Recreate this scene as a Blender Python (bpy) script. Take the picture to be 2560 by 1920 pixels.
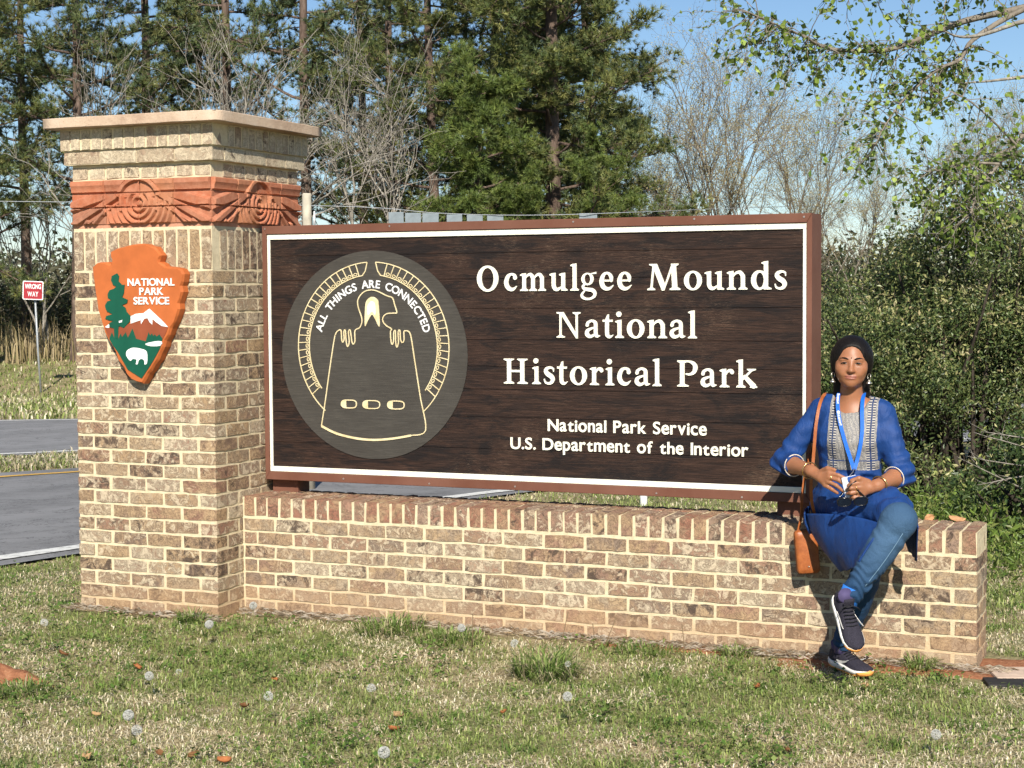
import bpy, bmesh, math, random
import numpy as np
from mathutils import Vector, Matrix, noise as mnoise

for _o in list(bpy.data.objects):
    bpy.data.objects.remove(_o)
scene = bpy.context.scene
COL = scene.collection
R = math.radians

# ------------------------------------------------------------------ camera
cam = bpy.data.cameras.new('camera')
cam.sensor_width = 36.0
cam.lens = 58.95
cam.clip_start = 0.1
cam.clip_end = 2000
camo = bpy.data.objects.new('camera', cam)
COL.objects.link(camo)
camo.matrix_world = Matrix(((0.92013, -0.01585, 0.39129, 5.2775),
                            (0.39155, 0.0543, -0.91855, -6.8368),
                            (-0.00669, 0.9984, 0.05617, 1.5882),
                            (0, 0, 0, 1)))
scene.camera = camo

# ------------------------------------------------------------------ sky, sun, exposure
SUN_EL, SUN_AZ = 37.0, 25.0           # azimuth: to the right of straight out from the sign face
world = bpy.data.worlds.new('World')
scene.world = world
world.use_nodes = True
wn = world.node_tree
wn.nodes.clear()
sky = wn.nodes.new('ShaderNodeTexSky')
sky.sky_type = 'NISHITA'
sky.sun_disc = False
sky.sun_elevation = R(SUN_EL)
sky.sun_rotation = R(180 - SUN_AZ)
sky.altitude = 300
sky.air_density = 1.0
sky.dust_density = 0.0
sky.ozone_density = 5.0
bg = wn.nodes.new('ShaderNodeBackground')
bg.inputs['Strength'].default_value = 0.075
wo = wn.nodes.new('ShaderNodeOutputWorld')
wn.links.new(sky.outputs[0], bg.inputs['Color'])
wn.links.new(bg.outputs[0], wo.inputs[0])

sunl = bpy.data.lights.new('sun', 'SUN')
sunl.energy = 5.0
sunl.angle = R(0.53)
sunl.color = (1.0, 0.93, 0.82)
suno = bpy.data.objects.new('sun', sunl)
COL.objects.link(suno)
sdir = Vector((math.sin(R(SUN_AZ)) * math.cos(R(SUN_EL)), -math.cos(R(SUN_AZ)) * math.cos(R(SUN_EL)), math.sin(R(SUN_EL))))
suno.rotation_euler = sdir.to_track_quat('Z', 'Y').to_euler()
suno.location = (6, -8, 9)

vs = scene.view_settings
vs.view_transform = 'Standard'
vs.look = 'None'
vs.gamma = 1.0
vs.exposure = 0.50
vs.use_curve_mapping = False
scene.cycles.max_bounces = 4
scene.cycles.diffuse_bounces = 2
scene.cycles.glossy_bounces = 2
scene.cycles.transmission_bounces = 2
scene.cycles.caustics_reflective = False
scene.cycles.caustics_refractive = False
scene.cycles.use_light_tree = False
scene.cycles.transparent_max_bounces = 8
scene.render.film_transparent = False

# ------------------------------------------------------------------ object helpers
def link(o, parent=None):
    COL.objects.link(o)
    if parent is not None:
        o.parent = parent
    return o

def tag(o, label=None, cat=None, group=None, kind=None):
    if label: o['label'] = label
    if cat: o['category'] = cat
    if group: o['group'] = group
    if kind: o['kind'] = kind
    return o

def empty(name, loc=(0, 0, 0)):
    o = bpy.data.objects.new(name, None)
    o.location = loc
    o.empty_display_size = 0.1
    return link(o)

def mesh_np(name, v, f, mat=None, smooth=False, col=None, attrs=None):
    """mesh from arrays; f = (n,3) or (n,4) array or list of such arrays / ragged lists"""
    me = bpy.data.meshes.new(name)
    v = np.asarray(v, dtype=np.float32).reshape(-1, 3)
    if isinstance(f, np.ndarray):
        f = [f]
    if len(f) and not isinstance(f[0], np.ndarray):
        loops = np.fromiter((i for q in f for i in q), dtype=np.int32)
        tot = np.array([len(q) for q in f], dtype=np.int32)
    else:
        f = [np.asarray(a, dtype=np.int32) for a in f if len(a)]
        loops = np.concatenate([a.ravel() for a in f])
        tot = np.concatenate([np.full(len(a), a.shape[1], dtype=np.int32) for a in f])
    me.vertices.add(len(v))
    me.vertices.foreach_set('co', v.ravel())
    me.loops.add(len(loops))
    me.loops.foreach_set('vertex_index', loops)
    me.polygons.add(len(tot))
    st = np.zeros(len(tot), dtype=np.int32)
    st[1:] = np.cumsum(tot)[:-1]
    me.polygons.foreach_set('loop_start', st)
    me.polygons.foreach_set('loop_total', tot)
    me.polygons.foreach_set('use_smooth', np.full(len(tot), bool(smooth)))
    me.update(calc_edges=True)
    def put(nm, c):
        c = np.asarray(c, dtype=np.float32)
        if c.shape[1] == 3:
            c = np.hstack([c, np.ones((len(c), 1), np.float32)])
        a = me.color_attributes.new(nm, 'FLOAT_COLOR', 'POINT')
        a.data.foreach_set('color', c.ravel())
    if col is not None:
        put('col', col)
    for k, c in (attrs or {}).items():
        put(k, c)
    if mat is not None:
        me.materials.append(mat)
    return me

def obj(name, me, parent=None, loc=None, rot=None, scale=None):
    o = bpy.data.objects.new(name, me)
    if loc is not None: o.location = loc
    if rot is not None: o.rotation_euler = rot
    if scale is not None: o.scale = scale
    return link(o, parent)

class MB:
    """collects verts/faces"""
    def __init__(s):
        s.v = []; s.f = []
    def add(s, v, f):
        n = len(s.v)
        s.v += [tuple(a) for a in v]
        s.f += [tuple(i + n for i in q) for q in f]
        return s
    def box(s, x0, x1, y0, y1, z0, z1):
        return s.add([(x0, y0, z0), (x1, y0, z0), (x1, y1, z0), (x0, y1, z0), (x0, y0, z1), (x1, y0, z1), (x1, y1, z1), (x0, y1, z1)],
                     [(0, 3, 2, 1), (4, 5, 6, 7), (0, 1, 5, 4), (1, 2, 6, 5), (2, 3, 7, 6), (3, 0, 4, 7)])
    def tube(s, pts, rad, n=8, cap=True, up=(0, 0, 1)):
        pts = [Vector(p) for p in pts]
        if not isinstance(rad, (list, tuple)):
            rad = [rad] * len(pts)
        base = len(s.v)
        u = None
        for i, p in enumerate(pts):
            t = (pts[min(i + 1, len(pts) - 1)] - pts[max(i - 1, 0)])
            t = t.normalized() if t.length > 1e-9 else Vector((0, 0, 1))
            if u is None:
                w = Vector(up) if abs(t.dot(Vector(up))) < .95 else Vector((1, 0, 0))
                u = (w - t * w.dot(t)).normalized()
            else:
                u = (u - t * u.dot(t))
                u = u.normalized() if u.length > 1e-6 else Vector((1, 0, 0))
            b = t.cross(u)
            for k in range(n):
                a = 2 * math.pi * k / n
                s.v.append(tuple(p + (u * math.cos(a) + b * math.sin(a)) * rad[i]))
        for i in range(len(pts) - 1):
            for k in range(n):
                a = base + i * n + k; b_ = base + i * n + (k + 1) % n
                s.f.append((a, b_, b_ + n, a + n))
        if cap:
            s.f.append(tuple(base + k for k in range(n))[::-1])
            s.f.append(tuple(base + (len(pts) - 1) * n + k for k in range(n)))
        return s
    def loft(s, rings, cap=True, closed=True):
        base = len(s.v); n = len(rings[0])
        for r_ in rings:
            s.v += [tuple(p) for p in r_]
        for i in range(len(rings) - 1):
            for k in range(n if closed else n - 1):
                a = base + i * n + k; b_ = base + i * n + (k + 1) % n
                s.f.append((a, b_, b_ + n, a + n))
        if cap:
            s.f.append(tuple(base + k for k in range(n))[::-1])
            s.f.append(tuple(base + (len(rings) - 1) * n + k for k in range(n)))
        return s
    def mesh(s, name, mat=None, smooth=False):
        me = mesh_np(name, np.array(s.v, dtype=np.float32), s.f, mat, smooth)
        return me
    def build(s, name, mat=None, parent=None, smooth=False, bevel=0, seg=1, **kw):
        me = s.mesh(name, mat, smooth)
        if bevel:
            bm = bmesh.new(); bm.from_mesh(me)
            bmesh.ops.recalc_face_normals(bm, faces=bm.faces)
            bmesh.ops.bevel(bm, geom=[e for e in bm.edges if len(e.link_faces) == 2 and e.calc_face_angle(0) > .5], offset=bevel, segments=seg, affect='EDGES', profile=.6, clamp_overlap=True)
            bm.to_mesh(me); bm.free()
        return obj(name, me, parent, **kw)

def fix_normals(me):
    bm = bmesh.new(); bm.from_mesh(me)
    bmesh.ops.recalc_face_normals(bm, faces=bm.faces)
    bm.to_mesh(me); bm.free()
    return me

def copy_tree(o, parent=None):
    c = o.copy()
    COL.objects.link(c)
    c.parent = parent
    for ch in list(o.children):
        copy_tree(ch, c)
    return c

def catmull(pts, n=8, closed=False):
    P = [np.array(p, float) for p in pts]
    out = []
    m = len(P)
    rng = range(m if closed else m - 1)
    for i in rng:
        if closed:
            p0, p1, p2, p3 = P[(i - 1) % m], P[i], P[(i + 1) % m], P[(i + 2) % m]
        else:
            p0, p1, p2, p3 = P[max(i - 1, 0)], P[i], P[i + 1], P[min(i + 2, m - 1)]
        for k in range(n):
            t = k / n
            out.append(.5 * ((2 * p1) + (-p0 + p2) * t + (2 * p0 - 5 * p1 + 4 * p2 - p3) * t * t + (-p0 + 3 * p1 - 3 * p2 + p3) * t ** 3))
    if not closed:
        out.append(P[-1])
    return out

# ------------------------------------------------------------------ material helpers
class NT:
    def __init__(s, name, rough=.7, spec=.3):
        s.m = bpy.data.materials.new(name)
        s.m.use_nodes = True
        s.t = s.m.node_tree
        s.b = s.t.nodes['Principled BSDF']
        s.b.inputs['Roughness'].default_value = rough
        s.b.inputs['Specular IOR Level'].default_value = spec
    def n(s, kind, **kw):
        nd = s.t.nodes.new(kind)
        for k, v in kw.items():
            setattr(nd, k, v)
        return nd
    def set(s, sock, v):
        if hasattr(v, 'is_output') or isinstance(v, bpy.types.NodeSocket):
            s.t.links.new(v, sock)
        elif isinstance(v, (tuple, list)) and len(v) == 3 and sock.type == 'RGBA':
            sock.default_value = (*v, 1)
        else:
            sock.default_value = v
    def coord(s, which='Object', scale=None, rnd=False):
        if which == 'World':
            c = s.n('ShaderNodeNewGeometry').outputs['Position']
        else:
            c = s.n('ShaderNodeTexCoord').outputs[which]
        if scale is not None:
            mp = s.n('ShaderNodeMapping')
            s.t.links.new(c, mp.inputs[0])
            mp.inputs['Scale'].default_value = scale if isinstance(scale, (tuple, list)) else (scale,) * 3
            c = mp.outputs[0]
        if rnd:
            r_ = s.n('ShaderNodeObjectInfo').outputs['Random']
            mu = s.n('ShaderNodeMath', operation='MULTIPLY'); s.t.links.new(r_, mu.inputs[0]); mu.inputs[1].default_value = 57.3
            ad = s.n('ShaderNodeVectorMath', operation='ADD'); s.t.links.new(c, ad.inputs[0]); s.t.links.new(mu.outputs[0], ad.inputs[1])
            c = ad.outputs[0]
        return c
    def random(s):
        return s.n('ShaderNodeObjectInfo').outputs['Random']
    def noise(s, vec, scale=5, detail=4, rough=.6, dist=0):
        nd = s.n('ShaderNodeTexNoise')
        s.set(nd.inputs['Vector'], vec)
        nd.inputs['Scale'].default_value = scale; nd.inputs['Detail'].default_value = detail
        nd.inputs['Roughness'].default_value = rough; nd.inputs['Distortion'].default_value = dist
        return nd.outputs['Fac']
    def voro(s, vec, scale=5, feature='F1', out='Distance'):
        nd = s.n('ShaderNodeTexVoronoi', feature=feature)
        s.set(nd.inputs['Vector'], vec); nd.inputs['Scale'].default_value = scale
        return nd.outputs[out]
    def ramp(s, fac, stops, interp='LINEAR'):
        nd = s.n('ShaderNodeValToRGB'); cr = nd.color_ramp; cr.interpolation = interp
        while len(cr.elements) < len(stops): cr.elements.new(.5)
        for e, (p, c) in zip(cr.elements, stops):
            e.position = p
            e.color = (c, c, c, 1) if isinstance(c, (int, float)) else (*c, 1)
        s.set(nd.inputs[0], fac)
        return nd.outputs[0]
    def mix(s, fac, a, b, blend='MIX'):
        nd = s.n('ShaderNodeMix', data_type='RGBA', blend_type=blend)
        s.set(nd.inputs[0], fac); s.set(nd.inputs[6], a); s.set(nd.inputs[7], b)
        return nd.outputs[2]
    def math(s, op, a, b=0.0):
        nd = s.n('ShaderNodeMath', operation=op); s.set(nd.inputs[0], a); s.set(nd.inputs[1], b)
        return nd.outputs[0]
    def attr(s, name='col', out='Color'):
        return s.n('ShaderNodeAttribute', attribute_name=name).outputs[out]
    def color(s, c):
        s.set(s.b.inputs['Base Color'], c); return s
    def rough(s, v):
        s.set(s.b.inputs['Roughness'], v); return s
    def bump(s, h, strength=.4, dist=.01):
        nd = s.n('ShaderNodeBump'); s.set(nd.inputs['Height'], h)
        nd.inputs['Strength'].default_value = strength; nd.inputs['Distance'].default_value = dist
        s.t.links.new(nd.outputs[0], s.b.inputs['Normal']); return s

def simple_mat(name, c, rough=.6, spec=.3, var=.12, scale=30, bump=0, metal=0, dist=.003):
    t = NT(name, rough, spec)
    v = t.coord('Object')
    f = t.noise(v, scale, 4)
    lo = tuple(x * (1 - var) for x in c); hi = tuple(min(1, x * (1 + var)) for x in c)
    t.color(t.ramp(f, [(.3, lo), (.7, hi)]))
    t.b.inputs['Metallic'].default_value = metal
    if bump:
        t.bump(t.noise(v, scale * 3, 5), bump, dist)
    return t.m

def leaf_mat(name, rough=.5, trans=.25, spec=.35, gain=1.0):
    """leaves: colour from the mesh's own colour attribute, some light through the blade"""
    t = NT(name, rough, spec)
    c = t.attr('col')
    t.color(c)
    tr = t.n('ShaderNodeBsdfTranslucent'); t.set(tr.inputs[0], c)
    mx = t.n('ShaderNodeMixShader'); mx.inputs[0].default_value = trans
    t.t.links.new(t.b.outputs[0], mx.inputs[1]); t.t.links.new(tr.outputs[0], mx.inputs[2])
    t.t.links.new(mx.outputs[0], t.t.nodes['Material Output'].inputs[0])
    return t.m
# ------------------------------------------------------------------ terrain
FX, FY = -0.392, 0.92        # horizontal direction in which the land falls away
CX, CY, CZ = 5.2775, -6.8368, 1.5882
def depth(x, y):
    return (x - CX) * FX + (y - CY) * FY
def ground_z(x, y):
    x = np.asarray(x, float); y = np.asarray(y, float)
    dp = depth(x, y); d = dp - 9.3
    z = np.maximum(-1.3, -.0365 * (np.sqrt(d * d + 1) + d) / 2)
    return z + np.clip((dp - 47.5) * .1, 0, .95)

def patch_noise(x, y, s, seed=0.0):
    """cheap smooth noise in 0..1 for arrays"""
    x = np.asarray(x) * s + seed; y = np.asarray(y) * s - seed * 1.7
    a = np.sin(x * 1.7 + np.sin(y * 1.3 + seed) * 1.5) + np.sin(y * 2.1 + np.sin(x * 0.9) * 1.9) + .6 * np.sin(x * 3.9 + y * 3.1 + 2 * np.sin(y * 2.3)) + .5 * np.sin(5.3 * y - 4.7 * x + np.sin(x * 3.3))
    return np.clip(a / 6.2 + .5, 0, 1)

def ground_mat():
    t = NT('ground_turf', .95, .1)
    v = t.coord('World')
    big = t.noise(v, .9, 5, .6)
    fine = t.noise(v, 45, 4, .7)
    mid = t.noise(v, 7, 5, .65)
    straw = t.ramp(fine, [(.25, (.20, .15, .085)), (.55, (.38, .30, .18)), (.8, (.52, .43, .28))])
    green = t.ramp(fine, [(.25, (.08, .09, .035)), (.55, (.17, .19, .07)), (.8, (.27, .28, .12))])
    f = t.ramp(t.math('ADD', t.math('MULTIPLY', big, .6), t.math('MULTIPLY', mid, .4)), [(.42, 0), (.6, 1)])
    t.color(t.mix(f, straw, green))
    t.bump(t.noise(v, 60, 4), .8, .02)
    return t.m

xs = np.concatenate([np.arange(-120, -20, 4.0), np.arange(-20, 12, .8), np.arange(12, 121, 6.0)])
ys = np.concatenate([np.arange(-24, -8, 4.0), np.arange(-8, 20, .8), np.arange(20, 150, 3.0), np.arange(150, 420, 30.0)])
gx, gy = np.meshgrid(xs, ys, indexing='ij')
gv = np.stack([gx, gy, ground_z(gx, gy)], -1).reshape(-1, 3)
nx_, ny_ = len(xs), len(ys)
ii = (np.arange(nx_ - 1)[:, None] * ny_ + np.arange(ny_ - 1)[None, :]).ravel()
gf = np.stack([ii, ii + ny_, ii + ny_ + 1, ii + 1], -1)
tag(obj('ground', mesh_np('ground', gv, gf, ground_mat(), True)), kind='structure')

def strip(name, left, right, mat, lift, nseg=60, ncross=10):
    """band between two polylines laid on the terrain"""
    L = np.array(catmull([(a[0], a[1]) for a in left], 12)); Rr = np.array(catmull([(a[0], a[1]) for a in right], 12))
    def res(P, n):
        s = np.concatenate([[0], np.cumsum(np.linalg.norm(np.diff(P, axis=0), axis=1))])
        q = np.linspace(0, s[-1], n)
        return np.stack([np.interp(q, s, P[:, 0]), np.interp(q, s, P[:, 1])], -1)
    L = res(L, nseg); Rr = res(Rr, nseg)
    w = np.linspace(0, 1, ncross)[None, :, None]
    P = L[:, None, :] * (1 - w) + Rr[:, None, :] * w
    z = ground_z(P[..., 0], P[..., 1]) + lift
    v = np.concatenate([P, z[..., None]], -1).reshape(-1, 3)
    i = (np.arange(nseg - 1)[:, None] * ncross + np.arange(ncross - 1)[None, :]).ravel()
    f = np.stack([i, i + ncross, i + ncross + 1, i + 1], -1)
    return fix_normals(mesh_np(name, v, f, mat, True))

def asphalt(name, tint):
    t = NT(name, .85, .25)
    v = t.coord('World')
    mp = t.n('ShaderNodeMapping'); t.set(mp.inputs[0], v); mp.inputs['Rotation'].default_value = (0, 0, R(20)); mp.inputs['Scale'].default_value = (1.2, .06, 1)
    streak = t.noise(mp.outputs[0], 1.3, 4, .6)
    g = t.noise(v, 55, 4, .85)
    c = t.ramp(streak, [(.3, tuple(x * .72 for x in tint)), (.5, tint), (.72, tuple(x * 1.2 for x in tint))])
    c = t.mix(t.ramp(g, [(.35, .0), (.65, .5)]), c, tuple(x * 1.5 for x in tint))
    c = t.mix(t.ramp(t.noise(v, 2.2, 6, .75), [(.38, .45), (.5, 0)]), c, tuple(x * .6 for x in tint))
    ck = t.math('ABSOLUTE', t.math('SUBTRACT', t.noise(v, .9, 6, .7, 1.5), .5))
    c = t.mix(t.ramp(ck, [(.002, .8), (.007, 0)]), c, (.035, .035, .035))
    t.color(c); t.bump(g, .3, .01)
    return t.m

def paint(name, c):
    t = NT(name, .6, .3)
    v = t.coord('World')
    t.color(t.ramp(t.noise(v, 14, 6, .75), [(.34, tuple(x * .45 for x in c)), (.5, c), (.8, tuple(min(.85, x * 1.1) for x in c))]))
    return t.m

WHITE_PAINT = paint('road_paint_white', (.7, .7, .66)); YEL_PAINT = paint('road_paint_yellow', (.68, .40, .08))
near_e = [(-2.6, -6), (-2.1, -3), (-1.75, -.5), (-1.5, 1.35), (-1.1, 3.6), (-.6, 6.3), (-.43, 6.9), (.6, 11), (2, 16), (4, 22), (9, 34), (16, 48)]
yel_e = [(-10, -5), (-9, -1.5), (-7.7, 2.5), (-6.55, 6.6), (-6.2, 7.6), (-4.9, 11.5), (-3.2, 16), (-1, 22), (4, 34), (11, 48)]
w2_e = [(-17, -2), (-13, 3), (-10.5, 7), (-8.6, 9.6), (-8.1, 10.5), (-6.5, 13.5), (-3.5, 18), (1, 24), (9, 35), (20, 48)]
far_e = [(-33, 5), (-24, 11.5), (-19, 15), (-15.6, 17.9), (-14.5, 18.7), (-10, 21.8), (-5, 25.8), (0, 30.3), (8, 39), (18, 50)]
def off(pts, d):
    P = np.array(pts, float); T = np.gradient(P, axis=0); T /= np.linalg.norm(T, axis=1)[:, None]
    return P + np.stack([-T[:, 1], T[:, 0]], -1) * d
ROAD_A = asphalt('asphalt_near', (.19, .19, .192)); ROAD_B = asphalt('asphalt_far', (.21, .21, .213))
r1 = tag(obj('road', strip('road', off(near_e, -.22), yel_e, ROAD_A, .02)), kind='structure')
obj('road_line', strip('road_line', off(near_e, -.06), off(near_e, .1), WHITE_PAINT, .026, 120, 2), r1)
obj('road_line', strip('road_line', off(yel_e, -.62), off(yel_e, -.48), YEL_PAINT, .026, 120, 2), r1)
r2 = tag(obj('road', strip('road', off(w2_e, -.35), off(far_e, .5), ROAD_B, .02)), kind='structure')
obj('road_line', strip('road_line', off(w2_e, -.1), off(w2_e, .1), WHITE_PAINT, .026, 120, 2), r2)
obj('road_line', strip('road_line', off(far_e, -.14), off(far_e, .12), WHITE_PAINT, .026, 120, 2), r2)

# ------------------------------------------------------------------ grass
def blades(n, x, y, length, width, lean, az, col, z0=None, seg=2, bend=.55):
    """arrays -> (verts, tris, colours); each blade 5 verts / 3 tris"""
    z = ground_z(x, y) if z0 is None else z0
    dx, dy = np.cos(az), np.sin(az)
    px, py = -dy, dx
    h1 = length * .55; out1 = lean * length * .35
    h2 = length * (1 - lean * bend * .6); out2 = lean * length
    V = np.empty((n, 5, 3), np.float32)
    V[:, 0] = np.stack([x + px * width, y + py * width, z - .004], -1)
    V[:, 1] = np.stack([x - px * width, y - py * width, z - .004], -1)
    V[:, 2] = np.stack([x + dx * out1 + px * width * .8, y + dy * out1 + py * width * .8, z + h1 * (1 - lean * .35)], -1)
    V[:, 3] = np.stack([x + dx * out1 - px * width * .8, y + dy * out1 - py * width * .8, z + h1 * (1 - lean * .35)], -1)
    V[:, 4] = np.stack([x + dx * out2, y + dy * out2, z + h2 * (1 - lean * .55)], -1)
    b = (np.arange(n) * 5)[:, None]
    F = np.concatenate([b + np.array([0, 1, 3]), b + np.array([0, 3, 2]), b + np.array([2, 3, 4])], 0)
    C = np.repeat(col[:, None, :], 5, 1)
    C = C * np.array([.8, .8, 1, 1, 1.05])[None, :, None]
    return V.reshape(-1, 3), F, C.reshape(-1, 3)

rng = np.random.default_rng(11)
def in_frame(n, d0, d1, half=.36, pad=.7, power=1.0):
    d = d0 + (d1 - d0) * rng.random(n) ** power
    l = (rng.random(n) * 2 - 1) * (half * d + pad)
    return CX + FX * d + FY * l, CY + FY * d - FX * l

def blocked(x, y):
    pier = (x > -.02) & (x < .83) & (y > -.02) & (y < .84)
    wall = (x > .8) & (x < 4.37) & (y > .21) & (y < .57)
    # bare clay and thatch strip along the brick foot
    edge = (x > .6) & (x < 4.5) & (y > .231 - .05 - .08 * patch_noise(x, x * 0, 3.1, 2.0) - .10 * np.clip((x - 3.2), 0, 1) * patch_noise(x, x * 0, 5.3, 1.0)) & (y < .25)
    edge2 = (x > -.04) & (x < .9) & (y > -.05 - .05 * patch_noise(x, x * 0, 7, 4)) & (y < 0)
    right = (x > 4.34) & (x < 4.9) & (y > -.02) & (y < .75 - .5 * patch_noise(x, y, 4, 8))
    clay = ((x - .62) / .22) ** 2 + ((y + 1.40) / .10) ** 2 < .75 + .5 * patch_noise(x, y, 9, 3)
    road = off_road(x, y)
    return pier | wall | edge | edge2 | right | clay | road

_ne = np.array(catmull([(a[0], a[1]) for a in near_e], 8))
def off_road(x, y):
    xe = np.interp(y, _ne[:, 1], _ne[:, 0])
    return x < xe + .16 + .12 * patch_noise(x * 0, y, 4, 1)

def lawn_cols(x, y, dryness):
    n = len(x)
    dry = rng.random(n) < dryness
    g = np.array([[.20, .26, .065], [.27, .33, .09], [.15, .21, .05], [.34, .38, .14], [.25, .28, .12]])
    s = np.array([[.60, .51, .33], [.68, .60, .42], [.48, .39, .25], [.56, .50, .29], [.75, .68, .52]])
    c = np.where(dry[:, None], s[rng.integers(0, 5, n)], g[rng.integers(0, 5, n)])
    return c * (.8 + .55 * rng.random((n, 1))), dry

GRASS = leaf_mat('grass_blade', .55, .25, .2)
def lawn(name, n, d0, d1, lo, hi, wid, power=1.0, keep=None, dry_bias=0.0, half=.36, pad=.7):
    x, y = in_frame(n, d0, d1, half, pad, power)
    m = ~blocked(x, y)
    if keep is not None:
        m &= keep(x, y)
    x, y = x[m], y[m]; n = len(x)
    pn = .5 * patch_noise(x, y, 1.6, 5.0) + .5 * patch_noise(x, y, 5.5, 9.0)
    dryness = np.clip(.44 + dry_bias + (pn - .5) * 2.3, .06, .93)
    c, dry = lawn_cols(x, y, dryness)
    L = (lo + (hi - lo) * rng.random(n)) * np.where(dry, .8, 1.0) * (.75 + .5 * patch_noise(x, y, 3.3, 1.0))
    lean = np.where(dry, .8 + .6 * rng.random(n), .4 + .8 * rng.random(n))
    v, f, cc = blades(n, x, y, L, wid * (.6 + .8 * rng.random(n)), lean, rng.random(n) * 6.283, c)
    return mesh_np(name, v, f, GRASS, False, cc)
me = lawn('lawn_grass', 205000, 5.0, 10.6, .024, .055, .0020, 1.25, pad=1.1)
tag(obj('lawn_grass', me), 'patchy green and straw coloured mown lawn in front of the brick wall', 'grass', kind='stuff')
me = lawn('lawn_grass', 60000, 8.2, 15.5, .05, .10, .0035, 1.2, keep=lambda x, y: (y > .58) & (x > -.5), dry_bias=-.12, half=.40)
tag(obj('lawn_grass', me), 'longer greener grass behind the brick wall and under the shrub', 'grass', kind='stuff')
def far_lawn():
    n = 45000
    x, y = in_frame(n, 30.5, 58, .40, 3, 1.0)
    fe = np.array(catmull([(a[0], a[1]) for a in off(far_e, .55)], 8))
    m = y > np.interp(x, fe[:, 0], fe[:, 1])
    x, y = x[m], y[m]; n = len(x)
    dry = np.clip(.32 + (patch_noise(x, y, .35, 2) - .5) * 1.2, .05, .9)
    c, d_ = lawn_cols(x, y, dry)
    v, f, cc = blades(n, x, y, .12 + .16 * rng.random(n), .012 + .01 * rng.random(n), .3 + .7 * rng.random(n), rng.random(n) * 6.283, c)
    tag(obj('verge_grass', mesh_np('verge_grass', v, f, GRASS, False, cc)), 'green roadside grass beyond the far carriageway', 'grass', kind='stuff')
    # median
    n = 14000
    a = np.array(catmull([(p[0], p[1]) for p in yel_e], 20)); b = np.array(catmull([(p[0], p[1]) for p in off(w2_e, -.4)], 20))
    k = rng.random(n) * (min(len(a), len(b)) - 40) + 20; i = k.astype(int)
    w = .12 + .86 * rng.random(n)
    P = a[i] * (1 - w)[:, None] + b[i] * w[:, None] + rng.normal(0, .12, (n, 2))
    c, d_ = lawn_cols(P[:, 0], P[:, 1], np.full(n, .6))
    v, f, cc = blades(n, P[:, 0], P[:, 1], .05 + .10 * rng.random(n) * patch_noise(P[:, 0], P[:, 1], 2, 3) * 2, .006 + .006 * rng.random(n), .3 + .8 * rng.random(n), rng.random(n) * 6.283, c * .8)
    tag(obj('median_grass', mesh_np('median_grass', v, f, GRASS, False, cc)), 'scrubby dry grass on the strip between the two roads', 'grass', kind='stuff')
    # tall dry grass below the trees
    n = 5200
    x, y = in_frame(n, 53.5, 57.5, .36, 2, 1.0)
    m = patch_noise(x, y, .55, 6) > .36
    x, y = x[m], y[m]; n = len(x)
    c = np.array([[.50, .40, .24], [.42, .33, .18], [.36, .30, .15]])[rng.integers(0, 3, n)] * (.7 + .5 * rng.random((n, 1)))
    v, f, cc = blades(n, x, y, .7 + .9 * rng.random(n), .014 + .012 * rng.random(n), .08 + .3 * rng.random(n), rng.random(n) * 6.283, c)
    tag(obj('tall_dry_grass', mesh_np('tall_dry_grass', v, f, GRASS, False, cc)), 'tall straw coloured dead grass along the foot of the trees', 'dry grass', kind='stuff')
far_lawn()

# broad-leaved weeds flat in the lawn
def weeds():
    n = 5200
    x, y = in_frame(n, 5.0, 9.6, .36, .4, 1.2)
    pn = patch_noise(x, y, 2.3, 7.0) + .35 * (x < 1.3)
    m = (~blocked(x, y)) & (pn > .5 + .2 * rng.random(n))
    x, y = x[m], y[m]; n = len(x); k = 6
    az = rng.random((n, k)) * 6.283
    L = (.007 + .016 * rng.random((n, k)) ** 1.5); W = L * (.35 + .25 * rng.random((n, k)))
    tilt = .2 + .7 * rng.random((n, k))
    ox = x[:, None] + rng.normal(0, .02, (n, k)); oy = y[:, None] + rng.normal(0, .02, (n, k)); oz = .012 + .03 * rng.random((n, k))
    ca, sa = np.cos(az), np.sin(az)
    V = np.empty((n, k, 4, 3), np.float32)
    for j, (a, b) in enumerate(((0, 0), (.55, 1), (1, 0), (.55, -1))):
        V[:, :, j, 0] = ox + ca * L * a - sa * W * b
        V[:, :, j, 1] = oy + sa * L * a + ca * W * b
        V[:, :, j, 2] = oz + L * a * tilt * .8
    F = (np.arange(n * k) * 4)[:, None] + np.array([0, 1, 2, 3])
    c = np.array([[.09, .16, .03], [.13, .20, .045], [.07, .13, .025], [.18, .23, .07]])[rng.integers(0, 4, n * k)] * (.7 + .6 * rng.random((n * k, 1)))
    tag(obj('lawn_weeds', mesh_np('lawn_weeds', V.reshape(-1, 3), F, GRASS, False, np.repeat(c, 4, 0))), 'low broad-leaved clover and weeds among the lawn grass', 'weeds', kind='stuff')
weeds()

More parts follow.
